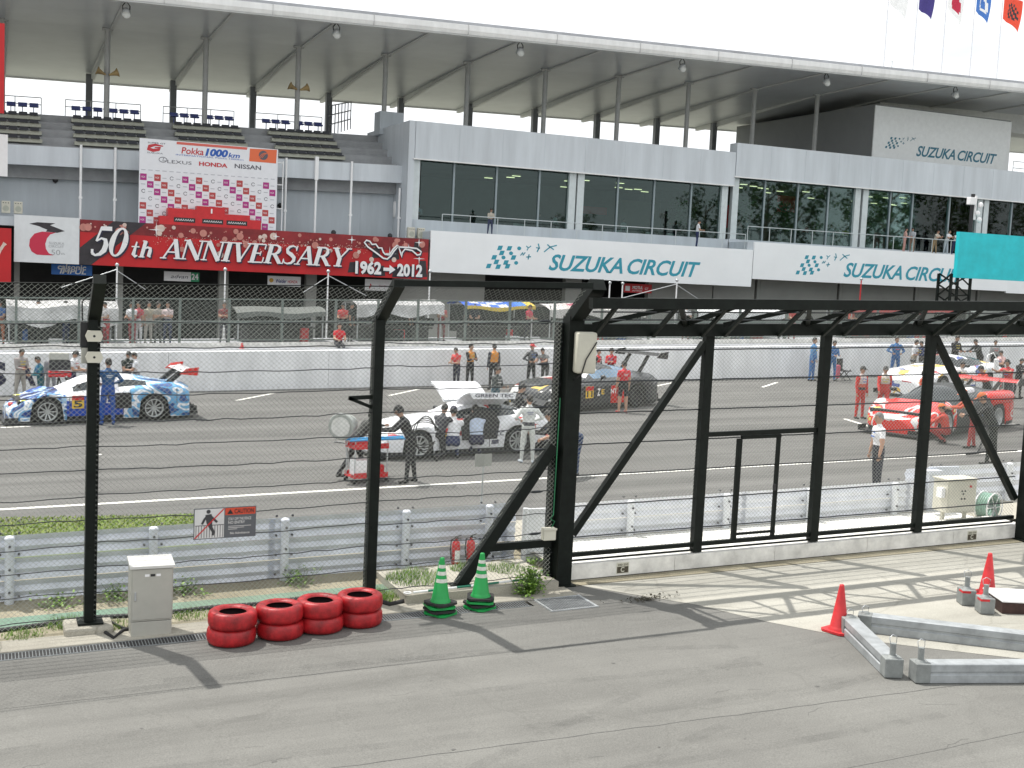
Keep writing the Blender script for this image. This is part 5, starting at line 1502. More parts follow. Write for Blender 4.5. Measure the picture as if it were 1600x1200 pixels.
# flagpoles
CL = lambda n, c: mat(n, c, .7, var=.05)
fl_ = [(62.8, 'white flag at the top of the leftmost flagpole', 0), (65.65, 'dark navy flag on the second flagpole from the left', 1), (68.5, 'white flag with a red disc on the middle flagpole', 2), (71.4, 'blue flag with a white round emblem on the fourth flagpole', 3), (74.25, 'orange red flag with a black swirl emblem on the rightmost flagpole', 4)]
FM = [CL('flag white', (.82, .82, .82)), CL('flag navy', (.05, .035, .20)), CL('flag white b', (.82, .82, .82)), CL('flag blue', (.06, .18, .52)), CL('flag orange', (.78, .075, .035))]
for i, (X, lab, k) in enumerate(fl_):
    t = thing('flagpole', lab, 'flagpole', (X, 75, 22.0), group='flagpoles on the roof')
    zt = 7.4 + i * .12
    b = MB(); b.cyl((0, 0, 0), (0, 0, zt), .055, .035, n=8); obj('pole', b, mat('pole white', (.62, .62, .65), .4, var=0), t)
    top = zt - .15
    dr = (.9, .55, 1.1, .75, .75)[k]; hh, ww = 2.0, (1.7, 1.4, 1.5, 1.35, 1.85)[k]
    drop = -(.15, .35, .0, .0, .35)[k]
    P = []
    for r in range(11):
        row = []
        for c in range(15):
            u, v = c / 14, r / 10
            row.append((.05 + ww * u * (1 - .12 * v), -.22 * sin(u * 7 + v * 2.2) * u - .1, top + drop - v * hh - dr * u * (1.15 - .55 * (1 - v)) * u ** .35 + .06 * sin(u * 9 + v * 3)))
        P.append(row)
    b = MB(); b.grid(P, 0, True)
    n0 = len(b.f)
    def cell(u, v): return int(u * 14) + int(v * 10) * 14
    if k in (2, 3, 4):
        for fi in range(n0):
            c, r = fi % 14, fi // 14
            u, v = (c + .5) / 14, (r + .5) / 10
            d = ((u - .55) / .3) ** 2 + ((v - .52) / .33) ** 2
            if d < 1 and not (k == 3 and d < .35) and not (k == 4 and (c + 2 * r) % 3 == 0): b.m[fi] = 1
    obj('flag', b, [FM[k], (WHT, WHT, CL('flag red disc', (.5, .02, .06)), WHT, BINK)[k]], t)
t = thing('antenna', 'thin antenna on the roof plinth beside the first flagpole', 'antenna', (63.6, 75, 22.1)); b = MB(); b.cyl((0, 0, 0), (0, 0, .75), .03, n=6); obj('mast', b, GALV, t); b = MB(); b.ball((0, 0, .75), .06, 8); obj('tip', b, GALV, t)
# ================================================================== PEOPLE
SKIN = mat('skin', (.42, .24, .16), .55, var=.05)
_pc = {}
def cloth(c):
    k = tuple(round(x, 3) for x in c)
    if k not in _pc: _pc[k] = mat('cloth %d' % len(_pc), c, .8, var=.10, scale=7)
    return _pc[k]
HAIRM = mat('black hair', (.015, .012, .011), .6, var=.2, scale=20)
EYEM = mat('eye dark', (.02, .015, .012), .3, var=0)
LIPM = mat('lips', (.30, .11, .09), .5, var=0)
POSE = {  # lean, legs (pitch, knee, splay), arms (pitch, abduct, elbow, inward), head pitch/yaw
 'stand': (0.02, ((.03, .03, .07), (-.02, .04, .07)), ((.05, .14, .15, .1), (.02, .16, .2, .1)), (.1, 0)),
 'hips': (0.0, ((.05, .05, .1), (-.02, .03, .1)), ((-.25, .65, 1.5, .9), (-.25, .65, 1.5, .9)), (.05, .2)),
 'folded': (0.0, ((.03, .03, .08), (.0, .03, .08)), ((.45, .1, 1.35, 1.2), (.4, .1, 1.45, 1.15)), (.05, .3)),
 'hold': (0.08, ((.08, .1, .08), (-.05, .08, .08)), ((.35, .08, 1.2, .35), (.3, .1, 1.25, .4)), (.35, 0)),
 'walk': (0.06, ((.38, .15, .05), (-.3, .2, .05)), ((-.35, .12, .25, .1), (.35, .12, .35, .1)), (.05, 0)),
 'lean': (0.45, ((.2, .12, .1), (-.1, .05, .1)), ((.9, .15, .6, .3), (.8, .15, .7, .3)), (.2, 0)),
 'rail': (0.35, ((.12, .05, .08), (-.05, .03, .08)), ((.75, .2, 1.2, .7), (.7, .2, 1.25, .7)), (-.1, .2)),
 'push': (0.75, ((.55, .35, .06), (-.45, .2, .06)), ((1.25, .12, .35, .1), (1.15, .12, .4, .1)), (-.3, 0)),
 'bend': (1.35, ((.25, .25, .1), (.05, .1, .1)), ((1.35, .1, .1, .1), (1.25, .1, .15, .1)), (.1, 0)),
 'crouch': (0.30, ((1.75, 2.6, .2), (1.5, 2.45, .2)), ((.9, .15, .7, .2), (.8, .2, .9, .2)), (.1, 0)),
 'kneel': (0.35, ((1.45, 1.5, .15), (.1, 1.6, .15)), ((.8, .2, .8, .3), (.9, .2, .6, .3)), (.2, 0)),
 'sit': (0.12, ((1.45, 1.4, .15), (1.4, 1.35, .15)), ((.5, .15, .9, .4), (.5, .15, .9, .4)), (.1, 0)),
 'reach': (0.25, ((.1, .1, .1), (-.05, .05, .1)), ((1.3, .2, .5, .0), (1.2, .2, .7, .1)), (.1, 0)),
}
def person(label, loc, rz, H=1.74, pose='stand', top=(.6, .6, .6), legs=(.03, .03, .04), arms=None, belly=None, sleeve='long', shorts=False, shoe=(.02, .02, .02), hair='hair', haircol=None, cap=None, group=None, phones=False, skirt=False, longhair=False, backmark=None, belt=None, glove=None, tilt=0.0, fine=True, seed=0):
    s = H / 1.76
    q = random.Random(hash(label) % 1000 + seed)
    q = random.Random(sum(map(ord, label)) + seed)
    lean, LG, AR, HD = POSE[pose]
    lean += q.uniform(-.03, .03)
    v = lambda x, y, z: np.array([x, y, z], float)
    th, sh = .43 * s, .42 * s
    need = [th * cos(p) + sh * cos(p - k) for p, k, sp in LG]
    pz = max(need) + .085 * s
    pel = v(0, 0, pz)
    sp = v(sin(lean), 0, cos(lean))
    fw = v(cos(lean), 0, -sin(lean))
    yy = v(0, 1, 0)
    seg = []          # (p, q, r0, r1, key)
    rings = []
    def E(t, f, rx, ry): rings.append((pel + sp * t * s + fw * f * s, rx * s * (1.14 if t < .52 else 1), ry * s * (1.10 if t < .52 else 1)))
    E(-.06, 0, .085, .135); E(.02, 0, .108, .165); E(.11, .0, .100, .152); E(.20, .0, .095, .142); E(.32, .008, .112, .165); E(.43, .0, .112, .185); E(.50, -.008, .085, .175); E(.535, -.01, .062, .09); E(.60, .0, .054, .056)
    mb = MB()
    n = 14
    R = []
    for c, rx, ry in rings: R.append([tuple(c + fw * rx * cos(a) + yy * ry * sin(a)) for a in np.linspace(0, 2 * pi, n, endpoint=False)])
    for row in R: row.append(row[0])
    mb.grid(R); mb.add([p for p in R[0][:n]], [tuple(range(n))]); mb.add([p for p in R[-1][:n]], [tuple(range(n - 1, -1, -1))])
    seg.append((pel - sp * .04 * s, pel + sp * .09 * s, .15 * s, .15 * s, 'hip'))
    seg.append((pel + sp * .16 * s, pel + sp * .27 * s, .14 * s, .14 * s, 'belly'))
    seg.append((pel + sp * .30 * s, pel + sp * .48 * s, .15 * s, .13 * s, 'chest'))
    nk = pel + sp * .56 * s
    hp, hy = HD
    hl = lean * .55 + hp
    hs = v(sin(hl), 0, cos(hl))
    hc = pel + sp * .60 * s + hs * .125 * s
    hf = v(cos(hl) * cos(hy), sin(hy), -sin(hl) * cos(hy))
    hside = np.cross(hs, hf)
    HM = Matrix(((hf[0], hside[0], hs[0]), (hf[1], hside[1], hs[1]), (hf[2], hside[2], hs[2])))
    mb.ball(hc, (.098 * s, .078 * s, .118 * s), 14, 0, HM)
    mb.ball(hc + hf * .03 * s - hs * .062 * s, (.062 * s, .052 * s, .055 * s), 10, 0, HM)
    seg.append((nk, pel + sp * .60 * s, .055 * s, .055 * s, 'neck'))
    seg.append((hc - hs * .03 * s, hc + hs * .03 * s, .1 * s, .1 * s, 'head'))
    def limb(p, q_, r0, r1, key):
        if key != 'foot': r0, r1 = r0 * 1.14, r1 * 1.12
        mb.cyl(p, q_, r0, r1, 12); mb.ball(p, r0, 10); mb.ball(q_, r1, 10)
        seg.append((p, q_, r0, r1, key))
    ank = []
    for sd, (p, k, spl) in zip((1, -1), LG):
        hip = pel + yy * .088 * s * sd - sp * .02 * s
        hip[2] = pz
        d1 = v(sin(p), sd * sin(spl) * cos(p), -cos(p) * cos(spl)); d1 /= np.linalg.norm(d1)
        kn = hip + d1 * th
        d2 = v(sin(p - k), sd * sin(spl) * .3, -cos(p - k)); d2 /= np.linalg.norm(d2)
        an = kn + d2 * sh
        limb(hip, kn, .083 * s, .058 * s, 'thigh'); limb(kn, an, .056 * s, .040 * s, 'shin')
        fd = v(1, sd * .18, 0)
        if d2[2] > -.4: fd = v(.25, 0, -1); fd /= np.linalg.norm(fd)
        heel = an + v(-.035 * s, 0, -.05 * s) if fd[2] > -.5 else an + v(-.05 * s, 0, 0)
        toe = an + fd * .155 * s + v(0, 0, -.055 * s) * (fd[2] > -.5)
        limb(heel, toe, .040 * s, .034 * s, 'foot')
    hands = []
    for sd, (a, ab, e, inn) in zip((1, -1), AR):
        shd = pel + sp * .475 * s + yy * .185 * s * sd
        a2 = a + lean * .0
        d1 = v(sin(a2) * cos(ab), sd * sin(ab), -cos(a2) * cos(ab))
        el = shd + d1 * .29 * s
        d2 = v(sin(a2 + e) * cos(inn), -sd * sin(inn) * min(1, e) + sd * sin(ab) * .4, -cos(a2 + e) * cos(inn * .5)); d2 /= np.linalg.norm(d2)
        wr = el + d2 * .25 * s
        limb(shd, el, .056 * s, .043 * s, 'uparm'); limb(el, wr, .042 * s, .029 * s, 'forearm')
        pm = wr + d2 * .085 * s
        mb.ball(wr + d2 * .05 * s, (.047 * s, .042 * s, .024 * s), 10, 0, Matrix([[d2[0], 0, 0], [d2[1], 1, 0], [d2[2], 0, 1]]))
        seg.append((wr + d2 * .015 * s, pm, .03 * s, .03 * s, 'hand'))
        hands.append((wr, d2, sd))
    # one continuous skin
    me = bpy.data.meshes.new('tmp'); me.from_pydata(mb.v, [], mb.f)
    o = bpy.data.objects.new('tmp', me); COL.objects.link(o)
    md = o.modifiers.new('r', 'REMESH'); md.mode = 'VOXEL'; md.voxel_size = .019 * s if fine else .026 * s
    m2 = o.modifiers.new('s', 'SMOOTH'); m2.iterations = 3; m2.factor = .5
    dg = bpy.context.evaluated_depsgraph_get()
    ev = o.evaluated_get(dg); em = ev.to_mesh()
    nv, nf = len(em.vertices), len(em.polygons)
    V = np.empty(nv * 3); em.vertices.foreach_get('co', V); V = V.reshape(-1, 3)
    F = [tuple(p.vertices) for p in em.polygons]
    ev.to_mesh_clear(); bpy.data.objects.remove(o); bpy.data.meshes.remove(me)
    C = np.array([V[list(f)].mean(0) for f in F])
    D = np.empty((len(seg), len(C)))
    T = np.empty_like(D)
    for i, (p, q_, r0, r1, key) in enumerate(seg):
        d = q_ - p; L2 = d @ d
        t = np.clip(((C - p) @ d) / L2, 0, 1)
        D[i] = np.linalg.norm(C - (p + t[:, None] * d), axis=1) - (r0 + (r1 - r0) * t)
        T[i] = t
    best = D.argmin(0)
    mats = [SKIN, cloth(top), cloth(legs), cloth(shoe), cloth(arms or top), cloth(belly or top), cloth(belt or legs), HAIRM, EYEM, LIPM, cloth(glove) if glove else SKIN]
    mi = []
    for j, i in enumerate(best):
        k, t = seg[i][4], T[i][j]
        if k == 'hip': m = 6 if (belt and (C[j] - pel) @ sp > .05 * s) else 2
        elif k == 'belly': m = 5
        elif k == 'chest': m = 1
        elif k in ('neck', 'head'): m = 0
        elif k == 'thigh': m = 0 if (shorts and t > .85) else 2
        elif k == 'shin': m = 0 if (shorts or skirt) else 2
        elif k == 'foot': m = 3
        elif k == 'uparm': m = 4 if (sleeve == 'long' or t < .62) else 0
        elif k == 'forearm': m = 4 if sleeve == 'long' else 0
        else: m = 10
        mi.append(m)
    b = MB(); b.v = [tuple(p) for p in V]; b.f = F; b.m = mi; b.sm = [True] * nf
    # fingers, nose, ears, eyes, mouth
    for wr, d2, sd in hands:
        side = np.cross(d2, yy); side /= (np.linalg.norm(side) or 1)
        nrm = np.cross(side, d2)
        for f_, (o_, ln, cv) in enumerate(((-.028, .062, .3), (-.009, .072, .35), (.010, .068, .42), (.028, .052, .5))):
            p0 = wr + (d2 * .082 + side * o_) * s; dd = d2 * cos(cv) - nrm * sd * sin(cv) * 1.0
            p1 = p0 + dd * ln * .5 * s; dd2 = d2 * cos(cv * 2.6) - nrm * sd * sin(cv * 2.6); p2 = p1 + dd2 * ln * .5 * s
            b.tube([p0 - d2 * .02 * s, p1, p2], [.0095 * s, .0088 * s, .007 * s], 5, 10)
        p0 = wr + (d2 * .03 - side * .03) * s
        b.tube([p0, p0 + (d2 * .03 - side * .025) * s, p0 + (d2 * .06 - side * .025) * s], [.011 * s, .010 * s, .008 * s], 5, 10)
    hh = lambda x, y, z: hc + (hf * x + hside * y + hs * z) * s
    b.tube([hh(.092, 0, .012), hh(.108, 0, -.018), hh(.094, 0, -.03)], [.008 * s, .014 * s, .012 * s], 5, 0)
    for y in (-1, 1):
        b.ball(hh(.088, y * .032, .012), (.010 * s, .012 * s, .006 * s), 6, 8, HM)
        b.tube([hh(.091, y * .018, .032), hh(.083, y * .05, .03)], .004 * s, 4, 7)
        b.ball(hh(-.005, y * .079, -.003), (.018 * s, .010 * s, .030 * s), 8, 0, HM)
    b.tube([hh(.092, -.022, -.056), hh(.098, 0, -.056), hh(.092, .022, -.056)], .0055 * s, 4, 9)
    if fine and not skirt:
        lg = q.choice(((.6, .6, .6), (.55, .1, .1), (.6, .5, .1), (.1, .2, .5)))
        for (u_, z_, ww, hh_) in ((.06, .42, .045, .014), (-.065, .43, .03, .018), (0, .33, .085, .016)):
            o3 = pel + sp * z_ * s + fw * (.137 if z_ > .4 else .144) * s + yy * u_ * s
            u = yy * ww * s; w_ = sp * hh_ * s
            b.add([o3 - u - w_, o3 + u - w_, o3 + u + w_, o3 - u + w_], [(0, 1, 2, 3)], len(mats))
        mats = mats + [cloth(lg)]
    if backmark:                                       # printed chest/back lettering block
        for sg in (-1,):
            for r in range(2):
                zc = .40 - r * .045
                o3 = pel + sp * zc * s + fw * (-.137 if r == 0 else -.135) * s
                u = yy * .085 * s * (1 - .2 * r); w_ = sp * .013 * s
                b.add([o3 - u - w_, o3 + u - w_, o3 + u + w_, o3 - u + w_], [(0, 1, 2, 3)], len(mats))
        mats = mats + [cloth(backmark)]
    t = thing('person', label, 'person', tuple(loc), rz, group)
    obj('body', b, mats, t)
    # hair or cap as a shell over the skull
    b = MB()
    prof = []
    back = .062 if longhair else .0
    nn = 14
    rows = []
    for j in range(7):
        a = pi / 2 - j * (pi / 2 + .55) / 6
        row = []
        for i in range(nn + 1):
            tt = 2 * pi * i / nn
            ca = cos(tt)
            aa = max(a, .45) if ca > .35 else (max(a, -.15) if abs(ca) <= .35 else a)
            row.append(tuple(hh(.108 * cos(aa) * ca - .004, .088 * cos(aa) * sin(tt), .128 * sin(aa) + .006)))
        rows.append(row)
    b.grid(rows)
    if longhair: b.ball(hh(-.06, 0, -.1), (.05 * s, .08 * s, .15 * s), 10, 0, HM)
    obj('hair', b, mat('grey hair', (.18, .17, .16), .6, var=.2, scale=20) if haircol == 'grey' else HAIRM, t)
    if cap is not None:
        b = MB(); rows = []
        for j in range(6):
            a = pi / 2 - j * (pi / 2 - .25) / 5
            rows.append([tuple(hh(.115 * cos(a) * cos(2 * pi * i / nn), .094 * cos(a) * sin(2 * pi * i / nn), .13 * sin(a) + .012)) for i in range(nn + 1)])
        b.grid(rows)
        b.grid([[tuple(hh(.10 + .085 * r - .02 * abs(c), c * .075, .045 - .012 * r)) for c in np.linspace(-1, 1, 7)] for r in (0, .5, 1)])
        b.grid([[tuple(hh(.10 + .085 * r - .02 * abs(c), c * .075, .037 - .012 * r)) for c in np.linspace(-1, 1, 7)] for r in (0, .5, 1)], flip=True)
        obj('cap', b, cloth(cap), t)
    if phones:
        b = MB(); b.tube([hh(0, .1 * cos(a), .135 * sin(a) + .01) for a in np.linspace(-.1, pi + .1, 12)], .012 * s, 5)
        for y in (-1, 1): b.cyl(hh(0, y * .085, 0), hh(0, y * .115, 0), .04 * s, n=10)
        b.tube([hh(.02, .1, -.02), hh(.08, .09, -.06), hh(.11, .03, -.06)], .006 * s, 4)
        obj('headset', b, BLK, t)
    return t
def pxperson(label, px, feet, head, face, pose='stand', H=None, Y=None, c=.2, **k):
    """stand someone where the photograph shows the feet; face = heading in degrees (0 = along the straight to the right, -90 = towards the viewer)"""
    if Y is None: g = onG(px, feet, c)
    else:
        p = onY(px, head, Y); g = np.array([p[0], Y, gz(p[0], c)])
    if H is None:
        tp = onY(px + (feet - head) * .035 if feet else px, head, g[1]); H = tp[2] - g[2]
        H = min(2.02, max(1.55, H))
    return person(label, g, radians(face), H, pose, **k)

NAVY = (.02, .03, .09); WHITE = (.72, .73, .75); SUITB = (.02, .07, .22); BLACKC = (.014, .014, .017); REDC = (.50, .02, .03); ORGV = (.62, .25, .04); GREYC = (.25, .25, .25); BEIGE = (.45, .38, .28); RACER = (.55, .03, .025); CREW = (.03, .13, .32)
pw = 'crew and guests standing along the pit wall'
pxperson('person in dark blue race suit beside the blue and white car, seen from behind', 168, 664, 561, 100, 'hips', top=(.02, .08, .20), legs=(.015, .07, .30), belly=(.015, .07, .22), backmark=(.5, .55, .6), shoe=(.03, .06, .15))
pxperson('person in grey shirt with a red bag at the far left by the pit wall', 32, None, 545, -60, 'hold', Y=43.2, top=(.30, .27, .26), belly=(.48, .10, .08), legs=(.33, .31, .28), group=pw)
pxperson('person in a teal team shirt behind the nose of the blue and white car', 64, None, 557, -160, 'hold', Y=41.6, top=(.02, .12, .22), belly=(.01, .03, .07), legs=(.02, .10, .12), arms=(.02, .16, .2), group=pw)
pxperson('person in white shirt and black cap by the pit wall, left of the fence post', 113, None, 548, -30, 'hold', Y=42.4, top=WHITE, legs=(.04, .04, .1), sleeve='short', cap=(.05, .05, .05), group=pw)
pxperson('person in dark patterned shirt and cap behind the blue and white car', 198, None, 549, -60, 'hold', Y=42.6, top=(.03, .04, .035), belly=(.05, .055, .05), legs=NAVY, sleeve='short', cap=(.03, .03, .03), group=pw)
pxperson('person in white tee shirt beside the one in dark patterned shirt', 214, None, 551, 170, 'hold', Y=42.4, top=WHITE, legs=(.2, .2, .22), sleeve='short', group=pw)
# centre
pxperson('person in dark clothes bending over the red trolley, pushing it', 553, 746, 640, 12, 'push', H=1.80, top=(.03, .032, .03), legs=BLACKC, shoe=(.05, .05, .05))
pxperson('person in black overalls and headset walking left in front of the white gullwing car', 641, 754, 640, 168, 'lean', H=1.82, top=BLACKC, legs=BLACKC, phones=True, cap=(.02, .02, .02))
pxperson('person in white shirt crouching at the open door of the white car', 706, 716, 634, 70, 'crouch', H=1.98, top=WHITE, legs=NAVY, sleeve='short', cap=(.03, .03, .05))
pxperson('person in pale blue shirt crouching with the back to the viewer at the white car', 744, 714, 645, 88, 'crouch', H=2.0, top=(.52, .60, .74), legs=(.02, .02, .05), sleeve='short')
pxperson('person in dark clothes standing behind the open gullwing door', 772, 656, 592, -60, 'hold', H=1.7, top=(.05, .06, .06), legs=(.05, .10, .13))
pxperson('person in black standing beside the white suited driver', 805, 700, 600, -10, 'hold', top=BLACKC, legs=BLACKC, cap=(.02, .02, .02))
pxperson('race driver in a white suit with grey back lettering seen from behind', 823, 723, 618, 80, 'hips', top=(.66, .68, .66), legs=(.58, .60, .57), backmark=(.25, .27, .35), belt=(.05, .05, .06), shoe=(.5, .55, .6))
pxperson('person in white shirt stooping low just right of the left gate column', 898, 742, 655, 200, 'bend', H=1.75, top=WHITE, legs=(.02, .04, .10), sleeve='short')
pxperson('person in red shirt by the pit wall, left of two in orange vests', 715, None, 543, -150, 'hold', Y=43.6, top=(.58, .06, .06), legs=(.03, .03, .05), sleeve='short', group=pw)
pxperson('person in orange vest with folded arms, left of the two in orange vests', 736, None, 538, -70, 'folded', Y=43.7, top=ORGV, belly=ORGV, arms=BLACKC, legs=BLACKC, group=pw)
pxperson('person in orange vest with arms hanging down, right of the two in orange vests', 773, None, 538, 90, 'stand', Y=43.2, top=ORGV, belly=ORGV, arms=(.04, .045, .06), legs=BLACKC, group=pw)
pxperson('person in black and grey suit with hands on hips by the pit wall', 832, None, 538, -80, 'hips', Y=43.4, top=(.10, .11, .12), belly=(.03, .03, .035), arms=(.05, .055, .06), legs=BLACKC, cap=REDC, group=pw)
pxperson('person in grey shirt stooping beside the one with hands on hips', 853, None, 552, -140, 'lean', Y=43.2, H=1.7, top=(.16, .17, .17), legs=(.06, .06, .06), sleeve='short', group=pw)
pxperson('person in red shirt half hidden by the left gate column', 876, None, 541, -120, 'folded', Y=43.4, top=REDC, legs=(.2, .19, .16), sleeve='short', group=pw)
pxperson('person in red and black jacket behind the cream loudspeaker', 935, None, 547, -60, 'stand', Y=43.0, top=REDC, belly=(.5, .5, .5), arms=BLACKC, legs=BLACKC, group=pw)
pxperson('person in red shirt with folded arms behind the roof of the dark car', 956, None, 545, -130, 'folded', Y=42.6, top=REDC, legs=BLACKC, phones=True, group=pw)
pxperson('person in red tee shirt and black shorts beside the dark car, seen from behind', 972, 645, 565, 90, 'stand', top=(.55, .02, .03), legs=(.012, .014, .016), sleeve='short', shorts=True, shoe=(.4, .05, .05), cap=(.02, .02, .02), backmark=(.6, .4, .4))
# right
pxperson('person in red and white overalls with arms hanging, left of the pair', 1342, 654, 573, -85, 'stand', top=(.60, .50, .47), belly=(.58, .10, .06), arms=RACER, legs=RACER, belt=(.05, .03, .03), cap=(.03, .03, .03), group='pair in red overalls')
pxperson('person in red and white overalls in mid step, right of the pair', 1378, 651, 571, -120, 'walk', top=(.60, .54, .48), belly=RACER, arms=RACER, legs=RACER, cap=(.05, .05, .05), group='pair in red overalls')
pxperson('balding person in white shirt with a lanyard walking left behind the guard rail', 1376, None, 661, 165, 'stand', Y=21.25, H=1.84, top=(.78, .78, .80), legs=(.02, .022, .035), sleeve='short', haircol='grey')
pxperson('person in pale blue overalls by the pit wall, left of a black gate upright', 1272, None, 528, -60, 'stand', Y=43.6, top=(.10, .25, .48), legs=(.05, .15, .36), arms=(.11, .26, .48), group=pw)
pxperson('person in blue overalls by the pit wall, right of a black gate upright', 1303, None, 532, -100, 'hold', Y=43.4, top=(.05, .15, .34), legs=(.045, .14, .32), group=pw)
pxperson('person in deep blue overalls by the pit wall, left of the white shirted one', 1402, None, 527, -110, 'hips', Y=43.6, top=CREW, legs=(.025, .11, .30), group=pw)
pxperson('person in white polo shirt and khaki trousers by the pit wall', 1430, None, 531, -20, 'hold', Y=43.6, top=WHITE, legs=(.28, .24, .19), sleeve='short', group=pw)
pxperson('person in navy shirt half behind a black gate upright', 1443, None, 533, 180, 'hold', Y=43.2, top=NAVY, legs=(.10, .09, .08), group=pw)
pxperson('person in black with camera gear standing behind the white car at the right', 1494, None, 524, -90, 'hold', Y=43.4, top=BLACKC, legs=BLACKC, group=pw)
pxperson('person in dark jacket leaning forward behind the white car at the right', 1534, None, 527, 180, 'lean', Y=43.4, H=1.9, top=(.02, .025, .025), legs=BLACKC, group=pw)
pxperson('person in pale pink shirt at the tail of the white car at the right', 1567, None, 548, 180, 'hold', Y=39.5, top=(.6, .38, .36), legs=BLACKC, sleeve='short')
pxperson('person in red shirt leaning over the rear wing of the red car', 1578, None, 577, 190, 'reach', Y=33.5, H=1.8, top=(.55, .04, .05), legs=(.05, .05, .06), sleeve='short', phones=True)
pxperson('person in black at the right edge of the photograph beside the cars', 1594, None, 560, -90, 'hold', Y=36.0, top=BLACKC, legs=BLACKC)
pxperson('mechanic in red overalls stooping at the side of the red car', 1517, 700, 605, 150, 'lean', H=1.75, top=(.52, .10, .04), belly=(.35, .05, .04), arms=(.5, .08, .04), legs=(.30, .03, .03), cap=(.6, .14, .04))
pxperson('person in black bending towards the red car, back to the viewer', 1548, 726, 620, 140, 'lean', H=1.95, top=BLACKC, legs=(.012, .014, .013), cap=(.5, .12, .03))
pxperson('mechanic in red kneeling behind the cockpit of the red car', 1441, None, 604, -60, 'stand', Y=32.2, H=1.6, top=(.62, .10, .05), legs=BLACKC)
pxperson('mechanic in red crouching at the front wheel of the red car', 1478, 694, 632, 120, 'crouch', H=1.75, top=(.55, .06, .04), legs=(.3, .03, .03), cap=(.6, .15, .03))
pxperson('person in white shirt standing behind the cockpit of the red car', 1500, None, 588, -100, 'hold', Y=34.0, H=1.72, top=(.65, .63, .62), legs=BLACKC, sleeve='short')
pxperson('mechanic in red and black leaning into the rear of the red car', 1543, None, 606, 170, 'lean', Y=32.5, H=1.75, top=(.5, .04, .03), belly=BLACKC, legs=BLACKC, cap=(.03, .03, .03))
pxperson('person in black kneeling at the tail of the white gullwing car', 866, 716, 660, 170, 'crouch', H=1.85, top=(.03, .03, .03), legs=BLACKC, cap=(.03, .03, .03))
pxperson('person in dark overalls at the left of the crouching pair by the white car', 684, 716, 640, 40, 'kneel', H=1.8, top=(.04, .04, .05), legs=BLACKC)
pxperson('person in grey overalls by the pit wall behind the far left camera', 80, None, 552, -90, 'stand', Y=43.8, top=(.22, .22, .24), legs=(.2, .2, .22), group=pw)
pxperson('person in black jacket by the pit wall right of the white polo shirt', 1466, None, 529, -70, 'folded', Y=43.7, top=(.03, .03, .04), legs=(.05, .05, .05), group=pw)
pxperson('person in grey shirt by the pit wall right of the person in leaning dark jacket', 1556, None, 532, -110, 'stand', Y=43.8, top=(.3, .3, .3), legs=BLACKC, group=pw)
# balcony
bz = 'guests on the lounge balcony'
def bal(label, px, head, face, zf, Y=65.6, **k):
    p = onY(px, head, Y); person(label, (p[0], Y, zf), radians(face), min(1.85, max(1.5, p[2] - zf)), k.pop('pose', 'stand'), fine=False, group=bz, **k)
bal('photographer in beige vest leaning on the balcony rail above the left circuit sign', 767, 326, -90, 7.42, pose='hold', top=(.42, .38, .32), legs=(.04, .05, .1))
bal('person in white shirt and dark trousers alone on the balcony, head bowed', 1091, 344, -20, 7.42, pose='hold', top=WHITE, legs=NAVY, sleeve='short')
bal('person in pale pink dress on the balcony', 1415, 356, -40, 7.95, pose='hold', top=(.55, .33, .28), legs=(.52, .28, .24), longhair=True)
bal('person in grey blouse and brown skirt on the balcony next to the pink dress', 1427, 356, -150, 7.95, pose='hold', top=(.4, .42, .45), legs=(.25, .17, .12), longhair=True)
bal('person in beige shirt and brown trousers leaning on the balcony rail', 1462, 359, -75, 7.95, pose='rail', top=(.55, .50, .42), legs=(.28, .20, .11), sleeve='short')
bal('person in white shirt and pale jeans leaning on the balcony rail', 1480, 359, -80, 7.95, pose='rail', top=WHITE, legs=(.42, .48, .52), sleeve='short')
bal('person in white shirt and dark trousers leaning on the rail beside the turquoise board', 1493, 361, -85, 7.95, pose='rail', top=WHITE, legs=NAVY, sleeve='short')
# inside the lounge
rl = random.Random(21)
lng = 'guests inside the lounge behind the glass'
for i, (px, col, hd, lab) in enumerate(((655, (.4, .4, .45), 300, 'person in grey with a red cap behind the first lounge pane'), (868, WHITE, 308, 'person in white behind the lounge pane left of the first pale column pair'), (845, (.1, .1, .12), 318, 'person in dark clothes behind the fourth lounge pane'), (975, (.5, .5, .5), 330, 'seated looking figure in pale grey behind the middle lounge panes'), (1048, (.03, .03, .04), 335, 'person in black behind the glass left of the lone balcony figure'), (1155, (.5, .2, .2), 345, 'person in dull red behind the first pane after the step in the wall'), (1168, (.5, .45, .45), 348, 'person in pale top behind the first pane after the step in the wall'), (1220, (.12, .1, .12), 350, 'person in dark plum behind the third pane after the step'), (1262, (.3, .05, .06), 352, 'person in dark red behind the fourth pane after the step'), (1322, (.5, .5, .05), 348, 'person in yellow green top beside the second pale column pair'), (1300, (.3, .35, .4), 348, 'person in blue grey left of the yellow green top'))):
    Y = 68.4 + rl.uniform(0, 1.5); p = onY(px, hd, Y); zf = 7.44 if px < 1140 else 7.97
    person(lab, (p[0], Y, zf), radians(rl.uniform(0, 360)), 1.68, rl.choice(('stand', 'hold', 'folded')), top=col, legs=(.04, .04, .05), fine=False, group=lng, cap=REDC if i == 0 else None)
